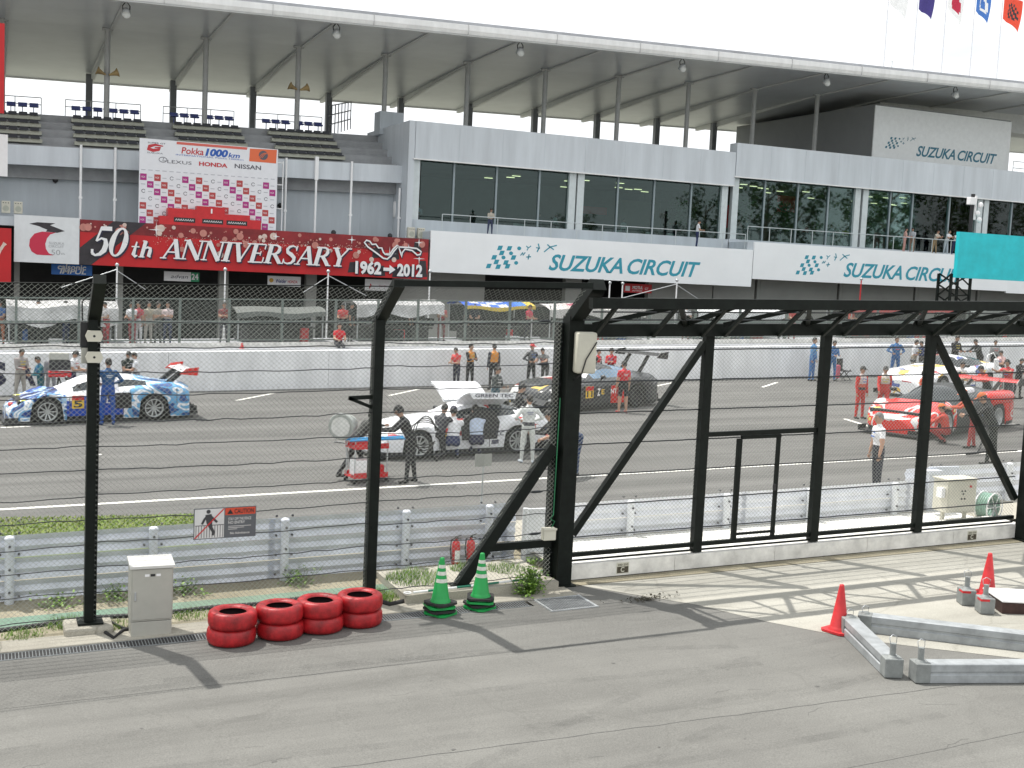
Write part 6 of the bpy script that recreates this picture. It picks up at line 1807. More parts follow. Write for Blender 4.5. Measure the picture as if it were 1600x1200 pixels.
# ================================================================== PIT WALL AND STANDS
t = thing('pit_wall', 'long white concrete pit wall with black letters at its left end', 'wall', (20, 45, gz(20)))
x = -12.0
k = 0
while x < 75:
    b = MB(); b.sbox(x + .006, x + 5.994, 45.0, 45.45, .0, 1.66);
    obj('wall_block', b, WALLW, t, world=True); x += 6
b = MB(); b.sbox(-12, 78, 45.45, 46.3, .0, 1.70); b.sbox(-12, 78, 46.3, 50.2, 0, 1.78); obj('platform', b, mat('platform grey', (.33, .34, .36), .7, var=.08), t, world=True)
b = MB(); b.sbox(-12, 78, 46.25, 46.31, 1.66, 1.90); obj('platform_kerb', b, SLABW, t, world=True)
b = MB(); f = frame((-.30, 44.99, gz(.3, .55)), (1, 0, GR), (0, 0, 1)); text(b, 'S', f, .0, 0, .85, .78, 0, .05); text(b, 'A', f, 1.05, 0, .75, .78, 0, .04)
obj('lettering', b, mat('wall letter ink', (.02, .02, .05), .6, var=0), t, world=True)
DBG = mat('debris fence grey green', (.15, .18, .165), .5, .15, var=.08)
t = thing('debris_fence', 'grey green mesh debris fence on posts along the top of the pit wall', 'fence', (20, 46.6, gz(20, 1.7)))
b = MB(); chain(b, -8, 62, 1.9, 3.55, 46.6, pitch=.13, r=.0032, kink=9)
for p_ in (b,): obj('mesh', b, DBG, t, world=True)
px_ = [-6, -2.6, .87, 3.0, 4.9, 6.6, 8.45, 10.5, 12.65, 14.4, 16.1, 18.2, 20.2, 22.3, 24.6, 27.0, 29.4, 31.8, 34.4, 37, 39.8, 42.6, 45.5, 48.5, 51.6, 55, 58.5]
for X in px_:
    b = MB(); b.sbox(X - .045, X + .045, 46.56, 46.65, 1.7, 3.58); obj('post', b, DBG, t, world=True)
for vv in (1.95, 2.62, 3.52):
    b = MB(); b.sbox(-8, 62, 46.58, 46.63, vv, vv + (.1 if vv < 3 and vv > 2 else .05)); obj('rail', b, DBG, t, world=True)

SILV = mat('silver canopy cloth', (.62, .62, .62), .35, .35, var=.18, scale=1.6)
def stand(label, x0, x1, Y, top, cols, drop=.32, sag=.1, side=True, dark=(.05, .05, .05)):
    t = thing('pit_stand', label, 'pit stand', ((x0 + x1) / 2, Y, gz((x0 + x1) / 2, 1.78)), group='canopied pit stands along the wall')
    w_ = x1 - x0; m_ = (x0 + x1) / 2; z0 = gz(m_, 1.78)
    Hh = top - 1.78
    rs = random.Random(int(x0 * 10))
    ph = rs.uniform(0, 6)
    n = max(8, int(w_ * 3)); P = []
    for y in np.linspace(-1.1, 1.1, 7):
        P.append([(x, y, Hh - .16 * (y / 1.1) ** 2 - sag * .5 * (1 + sin(x * 2.3 + ph)) * (.4 + abs(y) * .5) + GR * x) for x in np.linspace(-w_ / 2, w_ / 2, n)])
    b = MB(); b.grid(P, 0); b.grid([[(p[0], p[1], p[2] - .015) for p in row] for row in P], 0, flip=True)
    N_ = len(b.f)
    if len(cols) > 1:
        for i in range(N_):
            c = (i % (n - 1)) / (n - 1); b.m[i] = int(c * 7 + (i // (n - 1)) % 2 * .6) % len(cols)
    cn = obj('canopy', b, cols, t)
    b = MB(); row = P[0]
    b.grid([[(p[0], p[1] - .02 - .03 * k * (1 + sin(p[0] * 5 + ph)), p[2] - drop * k * (1 + .18 * sin(p[0] * 3.1 + ph))) for p in row] for k in (0, .5, 1)], 0, flip=True)
    obj('valance', b, cols[-1:] if len(cols) > 1 else cols, t)
    for sx in (-1, 1):
        for sy in (-1, 1):
            b = MB(); b.cyl((sx * (w_ / 2 - .1), sy * .95, 0), (sx * (w_ / 2 - .1), sy * .95, Hh - .15), .03, n=6); obj('pole', b, GALV, t)
    b = MB(); b.box((-w_ / 2 + .2, -.3, .55), (w_ / 2 - .2, .25, .62)); b.box((-w_ / 2 + .2, .2, 0), (w_ / 2 - .2, .24, .6)); dk = obj('desk', b, mat('desk dark', dark, .6, var=.2), t)
    for k in range(int(w_ / .75)):
        x = -w_ / 2 + .5 + k * .75
        b = MB(); b.bbox((x - .25, -.05, .66), (x + .25, .02, 1.0), .01); b.box((x - .04, -.03, .615), (x + .04, .02, .67)); obj('monitor', b, BLK, t)
    for k in range(int(w_ * 1.6)):
        x, y_ = rs.uniform(-w_ / 2 + .2, w_ / 2 - .2), rs.uniform(-.85, .8); sx_, sz_ = rs.uniform(.12, .3), rs.uniform(.2, .75)
        b = MB(); b.bbox((x - sx_, y_ - .15, .005), (x + sx_, y_ + .15, sz_), .03); obj('equipment_box', b, rs.choice((BLK, BLK, RED, GREYB, mat('case blue', (.03, .10, .3), .5), mat('case dark', (.06, .06, .06), .6), WHT)), t)
    if side:
        b = MB(); b.box((-w_ / 2 + .1, .96, .3), (w_ / 2 - .1, .98, Hh - .25)); obj('rear_sheet', b, mat('rear sheet', (.06, .065, .06), .8, var=.3), t)
    return t
C_ = lambda n, c: mat('canopy ' + n, c, .5, var=.06)
stand('pit stand with a crumpled silver canopy at the left edge', .55, 4.45, 48.4, 3.42, [SILV], .62, .14)
stand('pit stand with a low dark canopy behind the fence left of centre', 8.9, 12.5, 48.6, 3.2, [C_('grey', (.12, .13, .12))], .2)
stand('pit stand with a smooth silver white canopy behind the second fence post', 13.7, 17.5, 48.4, 3.52, [SILV], .45, .04)
stand('pit stand with a blue, white and yellow canopy', 18.4, 21.7, 48.4, 3.5, [C_('blue', (.02, .10, .50)), C_('white', (.7, .7, .7)), C_('blue2', (.03, .14, .55)), C_('white2', (.72, .72, .7)), C_('blue3', (.02, .12, .52)), C_('blue4', (.05, .2, .6)), C_('yellow', (.65, .48, .06))], .15, dark=(.2, .09, .05))
stand('pit stand with a white and crimson striped canopy behind the gate column', 22.4, 27.2, 48.4, 3.42, [C_('white3', (.62, .6, .58)), C_('pale', (.55, .5, .48)), C_('crimson', (.4, .03, .1)), C_('white5', (.6, .58, .56))], .35)
stand('pit stand with a plain white canopy behind the overhead truss', 30.0, 34.8, 48.4, 3.28, [C_('white4', (.72, .73, .74))], .3)
stand('pit stand with a red canopy behind the overhead truss', 38.8, 45.2, 48.4, 3.5, [C_('red', (.5, .05, .05))], .2)
stand('pit stand with a grey canopy at the right end of the wall', 46.5, 52, 48.4, 3.4, [C_('grey2', (.2, .21, .2))], .2)
PT = ((183, 414), (352, 421), (513, 424), (672, 424), (953, 442), (973, 443), (1058, 438), (1346, 436))
for i, (X, z1, lab, a) in enumerate(((6.5, 5.1, 'tall pale pole with a slanted arm beside the silver canopy', -2.3), (11.6, 5.0, 'tall pale pole in front of a garage pillar', 0), (16.9, 4.9, 'pale pole under the right end of the red banner', 2.0), (22.3, 6.2, 'white pole at the left end of the first circuit sign', 0), (35.0, 5.6, 'left white pole of the pair left of the red garage sign', 0), (36.4, 5.6, 'right white pole of the pair left of the red garage sign', 0), (41.4, 6.3, 'white pole with a slanted cable right of the red garage sign', -3.2), (53.4, 6.6, 'red and white pole in front of the second circuit sign', 0))):
    pq = onY(PT[i][0], PT[i][1], 56); X = pq[0]; z1 = pq[2] - gz(X, .15)
    t = thing('pit_lane_pole', lab, 'pole', (X, 56, gz(X, .15)), group='thin poles in the pit lane')
    b = MB(); b.cyl((0, 0, 0), (0, 0, z1), .05, .035, n=8); obj('pole', b, WHT if i != 7 else RED, t)
    if a:
        b = MB(); b.cyl((0, 0, z1 - .2), (a, .3, z1 - 1.1), .025, n=6); b.cyl((0, 0, z1 - .25), (-a * .55, .3, z1 - 1.05), .02, n=6); obj('arm', b, GALV, t)
    b = MB(); b.ball((0, 0, z1), .09, 8); obj('cap', b, GALV, t)

# spectators and crew behind the debris fence
gp_ = 'people behind the debris fence'
PP = ((207, 487, WHITE, (.3, .05, .06), 'person in white and red beside a mast behind the debris fence'), (217, 490, (.5, .1, .12), WHITE, 'person in red top behind the debris fence right of the mast'), (232, 494, (.42, .38, .30), (.45, .42, .38), 'person in beige behind the debris fence'), (247, 496, (.35, .32, .28), (.1, .1, .1), 'person in khaki behind the debris fence'), (262, 492, (.6, .5, .5), (.04, .05, .1), 'person in pale pink holding a green disc behind the debris fence'), (350, 498, (.2, .05, .05), (.05, .05, .06), 'person in maroon beside the grey board on the debris fence'), (166, 496, (.6, .58, .58), (.4, .05, .06), 'person in white and red just right of the left fence post'), (536, 498, (.5, .06, .06), BLACKC, 'person in red left of the silver white canopy'), (548, 500, BLACKC, BLACKC, 'person in black at the left pole of the silver white canopy'), (690, 500, (.5, .08, .08), (.2, .05, .05), 'person in red right of the silver white canopy'), (728, 492, (.04, .05, .07), BLACKC, 'person in dark top under the blue and yellow canopy, left'), (742, 494, (.03, .035, .05), BLACKC, 'person in dark top under the blue and yellow canopy, right'), (826, 483, (.55, .05, .09), (.03, .03, .04), 'person in crimson between the blue and the crimson canopies'), (1, 490, (.05, .12, .3), (.3, .1, .05), 'person in blue at the left edge behind the debris fence'), (1072, 505, WHITE, (.3, .05, .05), 'person in white under the plain white canopy'), (1222, 508, (.55, .12, .05), BLACKC, 'person in orange red behind the debris fence below the truss'), (1238, 508, (.5, .03, .03), (.5, .03, .03), 'person in red behind the debris fence below the truss'), (1328, 506, (.5, .06, .04), BLACKC, 'person in red under the red canopy'), (640, 505, BLACKC, BLACKC, 'person in black under the silver white canopy'), (60, 505, (.3, .05, .05), BLACKC, 'person in dark red under the crumpled silver canopy'), (103, 506, (.04, .10, .3), NAVY, 'person in blue under the crumpled silver canopy'))
rp = random.Random(31)
for px, hd, tc, lc, lab in PP:
    Y = 47.6 + rp.uniform(-.4, .5); p = onY(px, hd, Y)
    person(lab, (p[0], Y, gz(p[0], 1.78)), radians(rp.uniform(-140, -30)), min(1.8, max(1.6, p[2] - gz(p[0], 1.78))), rp.choice(('stand', 'hold', 'folded')), top=tc, legs=lc, sleeve='short', fine=False, group=gp_)
p = onY(529, 528, 46.0); person('person in red sitting on the edge of the pit wall platform', (p[0], 46.0, gz(p[0], 1.30)), radians(-90), 1.7, 'sit', top=REDC, legs=(.05, .05, .06), sleeve='short', fine=False)
t = thing('marker_cone', 'small orange cone on top of the pit wall', 'cone', tuple(onY(378, 548, 45.8))); b = MB(); b.lathe([(.12, 0), (.12, .03), (.1, .04), (.03, .3)], 12); obj('cone_body', b, CORG, t); b = MB(); b.box((-.4, -.06, 0), (-.12, .06, .05)); obj('base', b, CORG, t)
t = thing('folding_chair', 'black folding chair standing by the pit wall beside the blue overalls', 'chair', (onY(1318, 590, 43.6)[0], 43.6, gz(35, .2)), rz=.4)
b = MB(); b.box((-.25, -.25, .42), (.25, .25, .46)); obj('seat', b, BLK, t)
b = MB(); b.box((-.25, .22, .46), (.25, .26, .98)); obj('backrest', b, BLK, t)
for x in (-.24, .24):
    b = MB(); b.bar((x, -.25, 0), (x, .2, .5), .03, .03); obj('leg', b, BLK, t)
    b = MB(); b.bar((x, .25, 0), (x, -.2, .5), .03, .03); obj('leg', b, BLK, t)
b = MB(); b.bbox((-.42, -.1, .1), (-.27, .15, .7), .04); o = obj('bag', b, mat('pink bag', (.5, .1, .15), .6), None); o.location = (onY(1318, 590, 43.6)[0], 43.6, gz(35, .2)); tag(o, 'pink bag hanging beside the black folding chair', 'bag')

# ================================================================== RACE CARS
def livery_mat(name, stops, scale=1.6, dist=2.0, kind='wave', stretch=(1, 1, 1.6)):
    """printed wrap: hard-edged colour fields following the bodywork"""
    m = bpy.data.materials.new(name); m.use_nodes = True
    t = m.node_tree; b = t.nodes['Principled BSDF']
    b.inputs['Roughness'].default_value = .25; b.inputs['Coat Weight'].default_value = .3
    co = t.nodes.new('ShaderNodeTexCoord'); mpn = t.nodes.new('ShaderNodeMapping'); mpn.inputs['Scale'].default_value = stretch
    t.links.new(co.outputs['Object'], mpn.inputs[0])
    if kind == 'wave':
        n = t.nodes.new('ShaderNodeTexNoise'); n.inputs['Scale'].default_value = scale; n.inputs['Detail'].default_value = 1; n.inputs['Distortion'].default_value = dist
        o = n.outputs['Fac']; t.links.new(mpn.outputs[0], n.inputs['Vector'])
    else:
        n = t.nodes.new('ShaderNodeTexVoronoi'); n.inputs['Scale'].default_value = scale; n.distance = 'CHEBYCHEV'; n.inputs['Randomness'].default_value = .6
        sp_ = t.nodes.new('ShaderNodeSeparateColor'); t.links.new(mpn.outputs[0], n.inputs['Vector']); t.links.new(n.outputs['Color'], sp_.inputs[0]); o = sp_.outputs[0]
    r = t.nodes.new('ShaderNodeValToRGB'); r.color_ramp.interpolation = 'CONSTANT'
    e = r.color_ramp.elements
    while len(e) < len(stops): e.new(.5)
    for k, (p, c) in enumerate(stops): e[k].position = p; e[k].color = c + (1,)
    t.links.new(o, r.inputs[0]); t.links.new(r.outputs[0], b.inputs['Base Color'])
    return m
TYR = mat('slick tyre', (.016, .016, .017), .7, var=.2, scale=8)
RIMG = mat('rim silver', (.48, .50, .50), .3, .6, var=.05)
RIMD = mat('rim dark', (.05, .05, .055), .35, .5, var=.1)
CARB = mat('carbon black', (.018, .019, .021), .4, var=.2, scale=12)
CGLS = mat('car glass', (.02, .026, .03), .06, var=0, spec=.6)
COVER = mat('white windscreen cover', (.85, .85, .88), .6, var=.03)
HLM = mat('headlamp yellow', (.62, .62, .12), .15, var=0)
def interp(tab, x):
    for (x0, a), (x1, c) in zip(tab, tab[1:]):
        if x <= x1:
            u = (x - x0) / (x1 - x0) if x1 > x0 else 0; u = max(0, u); u = u * u * (3 - 2 * u) * .5 + u * .5
            return a + (c - a) * u
    return tab[-1][1]
BODY = {
 'mid': dict(zc=((0, .40), (.12, .50), (.6, .66), (1.0, .74), (1.35, .80), (2.2, .88), (3.2, .94), (4.2, .96), (4.6, .90)), zs=((0, .36), (.12, .46), (.5, .66), (.95, .82), (1.5, .74), (2.2, .74), (2.9, .86), (3.65, .94), (4.3, .92), (4.6, .80)), hw=((0, .45), (.1, .72), (.4, .93), (.95, .99), (1.6, .93), (2.3, .92), (2.9, .97), (3.65, 1.0), (4.3, .98), (4.6, .92)), cab=(1.25, 2.15, 2.75, 4.1), zr=1.17, wb=(.95, 3.65)),
 'long': dict(zc=((0, .50), (.1, .62), (.5, .78), (1.2, .88), (1.9, .93), (3.0, .95), (4.0, 1.0), (4.4, .98), (4.6, .90)), zs=((0, .46), (.12, .56), (.5, .72), (.95, .82), (1.5, .82), (2.2, .84), (3.0, .88), (3.65, .94), (4.3, .92), (4.6, .84)), hw=((0, .62), (.1, .84), (.4, .95), (.95, 1.0), (1.6, .95), (2.3, .93), (2.9, .96), (3.65, 1.0), (4.3, .97), (4.6, .90)), cab=(1.75, 2.45, 2.95, 4.15), zr=1.24, wb=(.95, 3.65)),
}
def race_car(label, F, R, kind, mats_, livery, cover=True, glass=CGLS, rim=RIMG, wing=True, wingm=CARB, maxs=1.16, door=False, num=None, engine=True, wingz=1.22, wingx=4.35, endm=None, group='race cars on the starting grid', near=-1):
    B_ = BODY[kind]
    F, R = np.array(F), np.array(R)
    d = R - F; dist = np.linalg.norm(d[:2])
    sc = min(maxs, dist / 2.7)
    yaw = atan2(d[1], d[0])
    mid = (F + R) / 2
    # near-side contact points -> centre line, nose at local x = 0
    c = mid[:2] + np.array([-sin(yaw), cos(yaw)]) * .86 * sc
    org = c - np.array([cos(yaw), sin(yaw)]) * 2.3 * sc
    t = thing('race_car', label, 'race car', (org[0], org[1], gz(org[0], .2)), yaw, group, scale=sc, ry=-atan(GR * cos(yaw)))
    ca, r0, r1, ce = B_['cab']; fx, rx = B_['wb']
    xs = sorted(set([round(x, 3) for x in np.linspace(0, 4.6, 72)] + [ca, r0, r1, ce]))
    rows, zz = [], []
    for x in xs:
        zc, zs, hw = interp(B_['zc'], x), interp(B_['zs'], x), interp(B_['hw'], x)
        zr = zc
        if ca < x < r0: u = (x - ca) / (r0 - ca); zr = zc + (B_['zr'] - interp(B_['zc'], r0)) * (sin(u * pi / 2) ** .9)
        elif r0 <= x <= r1: zr = B_['zr'] + .035 * sin((x - r0) / (r1 - r0) * pi)
        elif r1 < x < ce: u = (x - r1) / (ce - r1); zr = zc + (B_['zr'] - interp(B_['zc'], r1)) * cos(u * pi / 2)
        zr = max(zr, zc + .02)
        zb = .10
        for wx in (fx, rx):
            dx = abs(x - wx)
            if dx < .405: zb = max(zb, .335 + sqrt(.405 ** 2 - dx * dx))
        zb = min(zb, zs - .05)
        cb = .74 if kind == 'mid' else .72
        ct = .50
        k = min(1, (zr - zc) / .2)
        row = [(hw * .97, zb), (hw, min(zb + .1, zs - .03)), (hw, max(zs - .14, min(zb + .12, zs - .025))), (hw - .03, zs - .02), (hw - .12, zs + .005), (min(cb, hw - .16), zc - .005 if zc > zs - .2 else zc), (min(cb - .05 * k, hw - .2) - .17 * k, zr - .09 * k), (min(ct, hw - .3) - .1 * k, zr - .02 * k), (0.16, zr + .008), (0, zr + .01)]
        rows.append(row)
    full = []
    for x, row in zip(xs, rows):
        full.append([(x, -y, z) for y, z in row] + [(x, y, z) for y, z in row[-2::-1]])
    nc = len(full[0])
    body, wsc, rwin = MB(), MB(), MB()
    wins = {-1: MB(), 1: MB()}
    for i in range(len(xs) - 1):
        xm = (xs[i] + xs[i + 1]) / 2
        for j in range(nc - 1):
            q = [full[i][j], full[i + 1][j], full[i + 1][j + 1], full[i][j + 1]]
            jj = j if j < nc // 2 else nc - 2 - j
            zm = sum(p[2] for p in q) / 4
            tgt, m = body, None
            if jj == 5 and ca + .35 < xm < r1 + .75 and engine: tgt = wins[-1 if q[0][1] < 0 else 1]
            if jj >= 6 and ca + .06 < xm < r0 - .03: tgt = wsc
            if jj >= 6 and r1 + .12 < xm < ce - .35 and kind == 'long': tgt = rwin
            tgt.add(q, [(0, 1, 2, 3)], livery(xm, q[0][1], zm, jj) if tgt is body else 0, True)
    for e, rv in ((0, 0), (-1, 1)):
        r_ = full[e]; f_ = tuple(range(len(r_)))
        body.add(r_, [f_ if not rv else f_[::-1]], livery(4.6 * rv, 0, .4, 0))
    bo = obj('body', body, mats_, t, weld=True)
    for k_ in (-1, 1):
        if wins[k_].f: obj('side_window', wins[k_], glass, t, weld=True)
        for xg in (1.5, 2.85, .72 if kind == 'long' else 4.25):
            hw_ = interp(B_['hw'], xg); b = MB(); zt_ = interp(B_['zs'], xg) - .06
            b.box((xg - .007, k_ * hw_ - .006, .22 if 1.4 < xg < 3 else .45), (xg + .007, k_ * hw_ + .006, zt_)); obj('panel_gap', b, BLK, t)
    obj('windscreen_cover' if cover else 'windscreen', wsc, COVER if cover else glass, t, weld=True)
    if rwin.f: obj('rear_window', rwin, glass, t, weld=True)
    b = MB(); b.box((.25, -.78, .09), (4.5, .78, .62)); b.box((1.35, -.9, .07), (3.25, .9, .13)); obj('underbody', b, CARB, t)
    b = MB(); b.bbox((-.10, -.86, .06), (.5, .86, .095), .01); b.box((-.08, -.9, .06), (.25, -.86, .2)); b.box((-.08, .86, .06), (.25, .9, .2)); obj('splitter', b, CARB, t)
    b = MB(); b.box((4.5, -.8, .12), (4.85, .8, .2)); [b.box((4.3, y - .01, .12), (4.85, y + .01, .34)) for y in (-.7, -.35, 0, .35, .7)]; obj('diffuser', b, CARB, t)
    for wx in (fx, rx):
        for sy in (-1, 1):
            M_ = Matrix.Rotation(pi / 2, 4, 'X')
            b = MB(); b.lathe([(.25, -.15), (.31, -.15), (.335, -.12), (.338, .0), (.335, .12), (.31, .15), (.25, .15)], 28, 0, (wx, sy * .83, .338), M_)
            b.f = b.f[:-2]; b.m = b.m[:-2]; b.sm = b.sm[:-2]
            w_ = obj('wheel', b, TYR, t)
            b = MB(); yo = sy * .83 + sy * .10
            b.lathe([(.252, -.1), (.25, .045), (.225, .05), (.222, -.1)], 28, 0, (wx, yo, .338), M_)
            for a in np.linspace(0, 2 * pi, 10, endpoint=False):
                b.bar((wx + .05 * cos(a), yo + sy * .0, .338 + .05 * sin(a)), (wx + .235 * cos(a), yo + sy * .035, .338 + .235 * sin(a)), .03, .03, up=(0, 1, 0))
            b.cyl((wx, yo, .338), (wx, yo + sy * .05, .338), .06, n=12)
            obj('rim', b, rim, w_)
            b = MB(); b.cyl((wx, yo - sy * .1, .338), (wx, yo - sy * .09, .338), .225, n=20); obj('brake_disc', b, RIMD, w_)
    for sy in (-1, 1):
        b = MB(); b.ball((.42, sy * .68, interp(B_['zs'], .42) - .03), (.17, .08, .045), 12); obj('headlight', b, HLM, t)
        b = MB(); b.ball((ca + .45, sy * 1.0, 1.0), (.06, .11, .06), 10); b.bar((ca + .45, sy * .95, .98), (ca + .55, sy * .8, .88), .03, .03); obj('mirror', b, CARB, t)
    if wing:
        b = MB(); P = []
        for (dx, dz) in ((0, 0), (.08, .03), (.2, .035), (.33, .07), (.33, .055), (.2, .01), (.08, -.005), (0, 0)): P.append([(wingx + dx, y, wingz + dz) for y in (-.92, 0, .92)])
        b.grid(P, 0, True); wo = obj('rear_wing', b, wingm, t)
        for sy in (-1, 1):
            b = MB(); b.prism([(wingx - .08, wingz - .05), (wingx + .40, wingz - .10), (wingx + .44, wingz + .13), (wingx + .1, wingz + .10)], frame((0, sy * .93, 0)), .022); obj('endplate', b, endm or CARB, wo)
            b = MB(); b.bar((wingx - .35, sy * .4, .9), (wingx + .12, sy * .4, wingz), .02, .14, up=(0, 0, 1)); obj('wing_support', b, CARB, wo)
    if num:
        f = frame((1.55, -.972 if kind == 'long' else -.955, .40), (1, 0, 0), (0, 0, 1))
        b = MB(); b.prism([(0, 0), (.30, 0), (.30, .34), (0, .34)], f, .012, 0); poly(b, [(0, .22), (.30, .22), (.30, .34), (0, .34)], f, 1, .014); text(b, num, f, .04, .035, .22, .17, 2, .03, lift=.014)
        obj('number_panel', b, [mat('number yellow', (.75, .50, .04), .5, var=0), RED, BLK], t)
    return t
W_, BL, LB, NV, RD = WHT, mat('car blue', (.02, .07, .42), .25, var=.04, coat=.3), mat('car light blue', (.10, .32, .58), .25, var=.06, coat=.3), mat('car navy', (.03, .05, .14), .25, var=.1, coat=.3), mat('car red', (.62, .02, .015), .25, var=.05, coat=.3)
SILVC = mat('car silver', (.42, .42, .42), .25, .4, var=.1, coat=.3)
CWHT = mat('car white', (.78, .79, .81), .25, var=.03, coat=.3)
DKC = mat('car dark grey', (.035, .038, .042), .3, var=.25, scale=6, coat=.3)
GRNC = mat('car green', (.03, .22, .11), .3, var=.05)
def G2(px, py): return onG(px, py, .2)
LVB = livery_mat('blue flame wrap', [(0, (.02, .03, .10)), (.38, (.03, .09, .36)), (.46, (.30, .48, .66)), (.51, (.74, .77, .80)), (.59, (.12, .32, .56)), (.65, (.02, .05, .20))], 1.5, 1.5)
LVB2 = livery_mat('pale blue flame wrap', [(0, (.03, .08, .24)), (.38, (.12, .34, .58)), (.47, (.74, .77, .80)), (.56, (.14, .38, .62)), (.63, (.70, .74, .78)), (.68, (.03, .10, .32))], 1.3, 1.2)
LVW = livery_mat('white sticker wrap', [(0, (.78, .79, .80)), (.62, (.70, .45, .10)), (.68, (.78, .79, .80)), (.82, (.45, .05, .06)), (.86, (.78, .79, .80)), (.95, (.08, .12, .35))], 3.2, 0, 'cells', (1, 1, 1.8))
LVD = livery_mat('dark nose wrap', [(0, (.03, .032, .035)), (.36, (.45, .45, .45)), (.46, (.5, .03, .03)), (.56, (.035, .037, .04)), (.74, (.65, .65, .64)), (.84, (.55, .40, .08)), (.9, (.03, .03, .03))], 2.6, 0, 'cells', (1, 1, 1.5))
LVR = livery_mat('red silver wrap', [(0, (.60, .02, .015)), (.46, (.60, .02, .015)), (.52, (.55, .55, .54)), (.60, (.60, .03, .02)), (.68, (.50, .52, .10)), (.72, (.58, .02, .015))], 1.3, .8)
LVG = livery_mat('white plain wrap', [(0, (.78, .79, .81)), (.90, (.10, .10, .14)), (.92, (.78, .79, .81)), (.97, (.5, .05, .05))], 4.5, 0, 'cells', (1, 1, 2))
def lv_blue(x, y, z, j):
    if j <= 3:
        if 1.45 < x < 2.85: return 0 if z > .66 else (1 if z > .28 else 4)
        return 3 if x < 1.6 else 2
    if x < 1.3: return 3
    if x > 3.2: return 2
    return 0
c1 = race_car('blue and white race car facing left, white cover on the windscreen', G2(74, 663), G2(240, 656), 'mid', [CWHT, BL, LVB2, LVB, CARB], lv_blue, num='5', wingm=CWHT, endm=RD, maxs=1.14, wingz=1.28, wingx=4.42)
b = MB(); f = frame((2.62, -.975, .36)); poly(b, [(0, 0), (.55, 0), (.42, .42), (-.25, .42)], f); obj('side_intake', b, BLK, c1)
b = MB(); f = frame((1.9, -.955, .52)); text(b, 'IMPUL', f, 0, 0, .62, .11, 0, .03, .1, lift=.006); obj('lettering', b, WHT, c1)
b = MB(); b.add([(2.1, -.60, 1.185), (2.75, -.60, 1.185), (2.75, -.985, .70), (2.15, -.985, .70)], [(0, 1, 2, 3), (3, 2, 1, 0)]); obj('side_cover', b, COVER, c1)
b = MB(); b.ball((.12, -.38, .50), (.07, .16, .06), 10); obj('front_badge', b, RED, c1)
def lv_white(x, y, z, j): return 1 if (j <= 2 and z < .2) else 0
c2 = race_car('white race car with a raised gullwing door facing left, white cover on the windscreen', G2(652, 717), G2(806, 708), 'long', [LVG, CARB, RD], lv_white, num='52', wingm=CARB, maxs=1.12, wingz=1.2)
GT = mat('door print', (.03, .03, .06), .5, var=0)
b = MB(); P = []
for u in np.linspace(0, 1, 7): P.append([(2.15 + v * 1.3, -.36 - .86 * u, 1.28 + .36 * sin(u * 1.35) - .04 * v) for v in np.linspace(0, 1, 6)])
b.grid(P); b.grid([[(p[0], p[1] - .01, p[2] - .05) for p in r] for r in P], 0, flip=True)
dr = obj('gullwing_door', b, CWHT, c2)
b = MB(); b.grid([[(2.3 + v * .95, -.50 - .40 * u, 1.375 + .18 * u) for v in (0, 1)] for u in (0, 1)]); obj('door_window', b, CGLS, dr)
b = MB(); b.add([(2.15, -1.22, 1.635), (3.45, -1.22, 1.595), (3.40, -1.24, 1.44), (2.25, -1.24, 1.48)], [(0, 1, 2, 3), (3, 2, 1, 0)]); obj('door_sill', b, CWHT, dr)
b = MB(); f = frame((2.30, -1.244, 1.52), (1, 0, -.03), (0, .13, .99)); text(b, 'GREEN TEC', f, 0, 0, 1.05, .085, 0, .02, .1, lift=.004); obj('lettering', b, GT, dr)
b = MB(); b.prism([(2.1, .42), (3.05, .42), (3.12, .85), (2.95, 1.12), (2.45, 1.16), (2.05, .9)], frame((0, -.955, 0)), .03); obj('dark_door_panel', b, BLK, c2)  # raised black panel, its colour stands for the shaded cabin interior
b = MB(); f = frame((3.0, -.985, .50)); text(b, 'CC', f, 0, 0, .25, .1, 0, .02, .2, lift=.004); obj('lettering', b, GT, c2)
# far side door also raised
b = MB(); P = []
for u in np.linspace(0, 1, 6): P.append([(2.15 + v * 1.3, .36 + .86 * u, 1.28 + .40 * sin(u * 1.35) - .04 * v) for v in np.linspace(0, 1, 5)])
b.grid(P); b.grid([[(p[0], p[1] + .01, p[2] - .05) for p in r] for r in P], 0, flip=True); obj('gullwing_door', b, CWHT, c2)
def lv_dark(x, y, z, j):
    if j <= 3:
        if z < .28: return 3
        if x < 1.25: return 2
        if 1.5 < x < 3.1: return 4 if (z < .40 and x > 2.3) else (1 if .40 <= z < .58 and x > 2.6 else 0)
        return 0
    return 2 if x < 1.75 else 0
c3 = race_car('dark race car with red and silver nose and a tall black rear wing', G2(872, 646), G2(1003, 635), 'long', [DKC, RD, LVD, CARB, GRNC], lv_dark, num='11', glass=mat('pale blue glass', (.16, .24, .33), .08, var=.1), rim=RIMD, maxs=1.17, wingz=1.52, wingx=4.55)
b = MB(); f = frame((2.0, -.975, .46)); text(b, 'Z', f, 0, 0, .13, .2, 0, .04, .1, lift=.006); text(b, 'E', f, .17, .03, .12, .14, 1, .03, lift=.006); text(b, 'NT', f, .55, .03, .25, .14, 0, .02, lift=.006); obj('lettering', b, [WHT, mat('number yellow2', (.75, .5, .05), .5, var=0)], c3)
def lv_red(x, y, z, j):
    if j <= 4 and 1.5 < x < 3.3: return 1
    if j <= 3: return 1 if z < .16 else 0
    if x < .4: return 2
    if x < 1.5: return 2 if abs(y) > .55 else 0
    return 1
c4 = race_car('red and silver race car with its rear bodywork off, facing left towards the viewer', G2(1456, 686), G2(1566, 668), 'mid', [LVR, CARB, LVR], lv_red, cover=False, maxs=1.22, wing=True, wingm=RD, wingz=1.18, wingx=4.7)
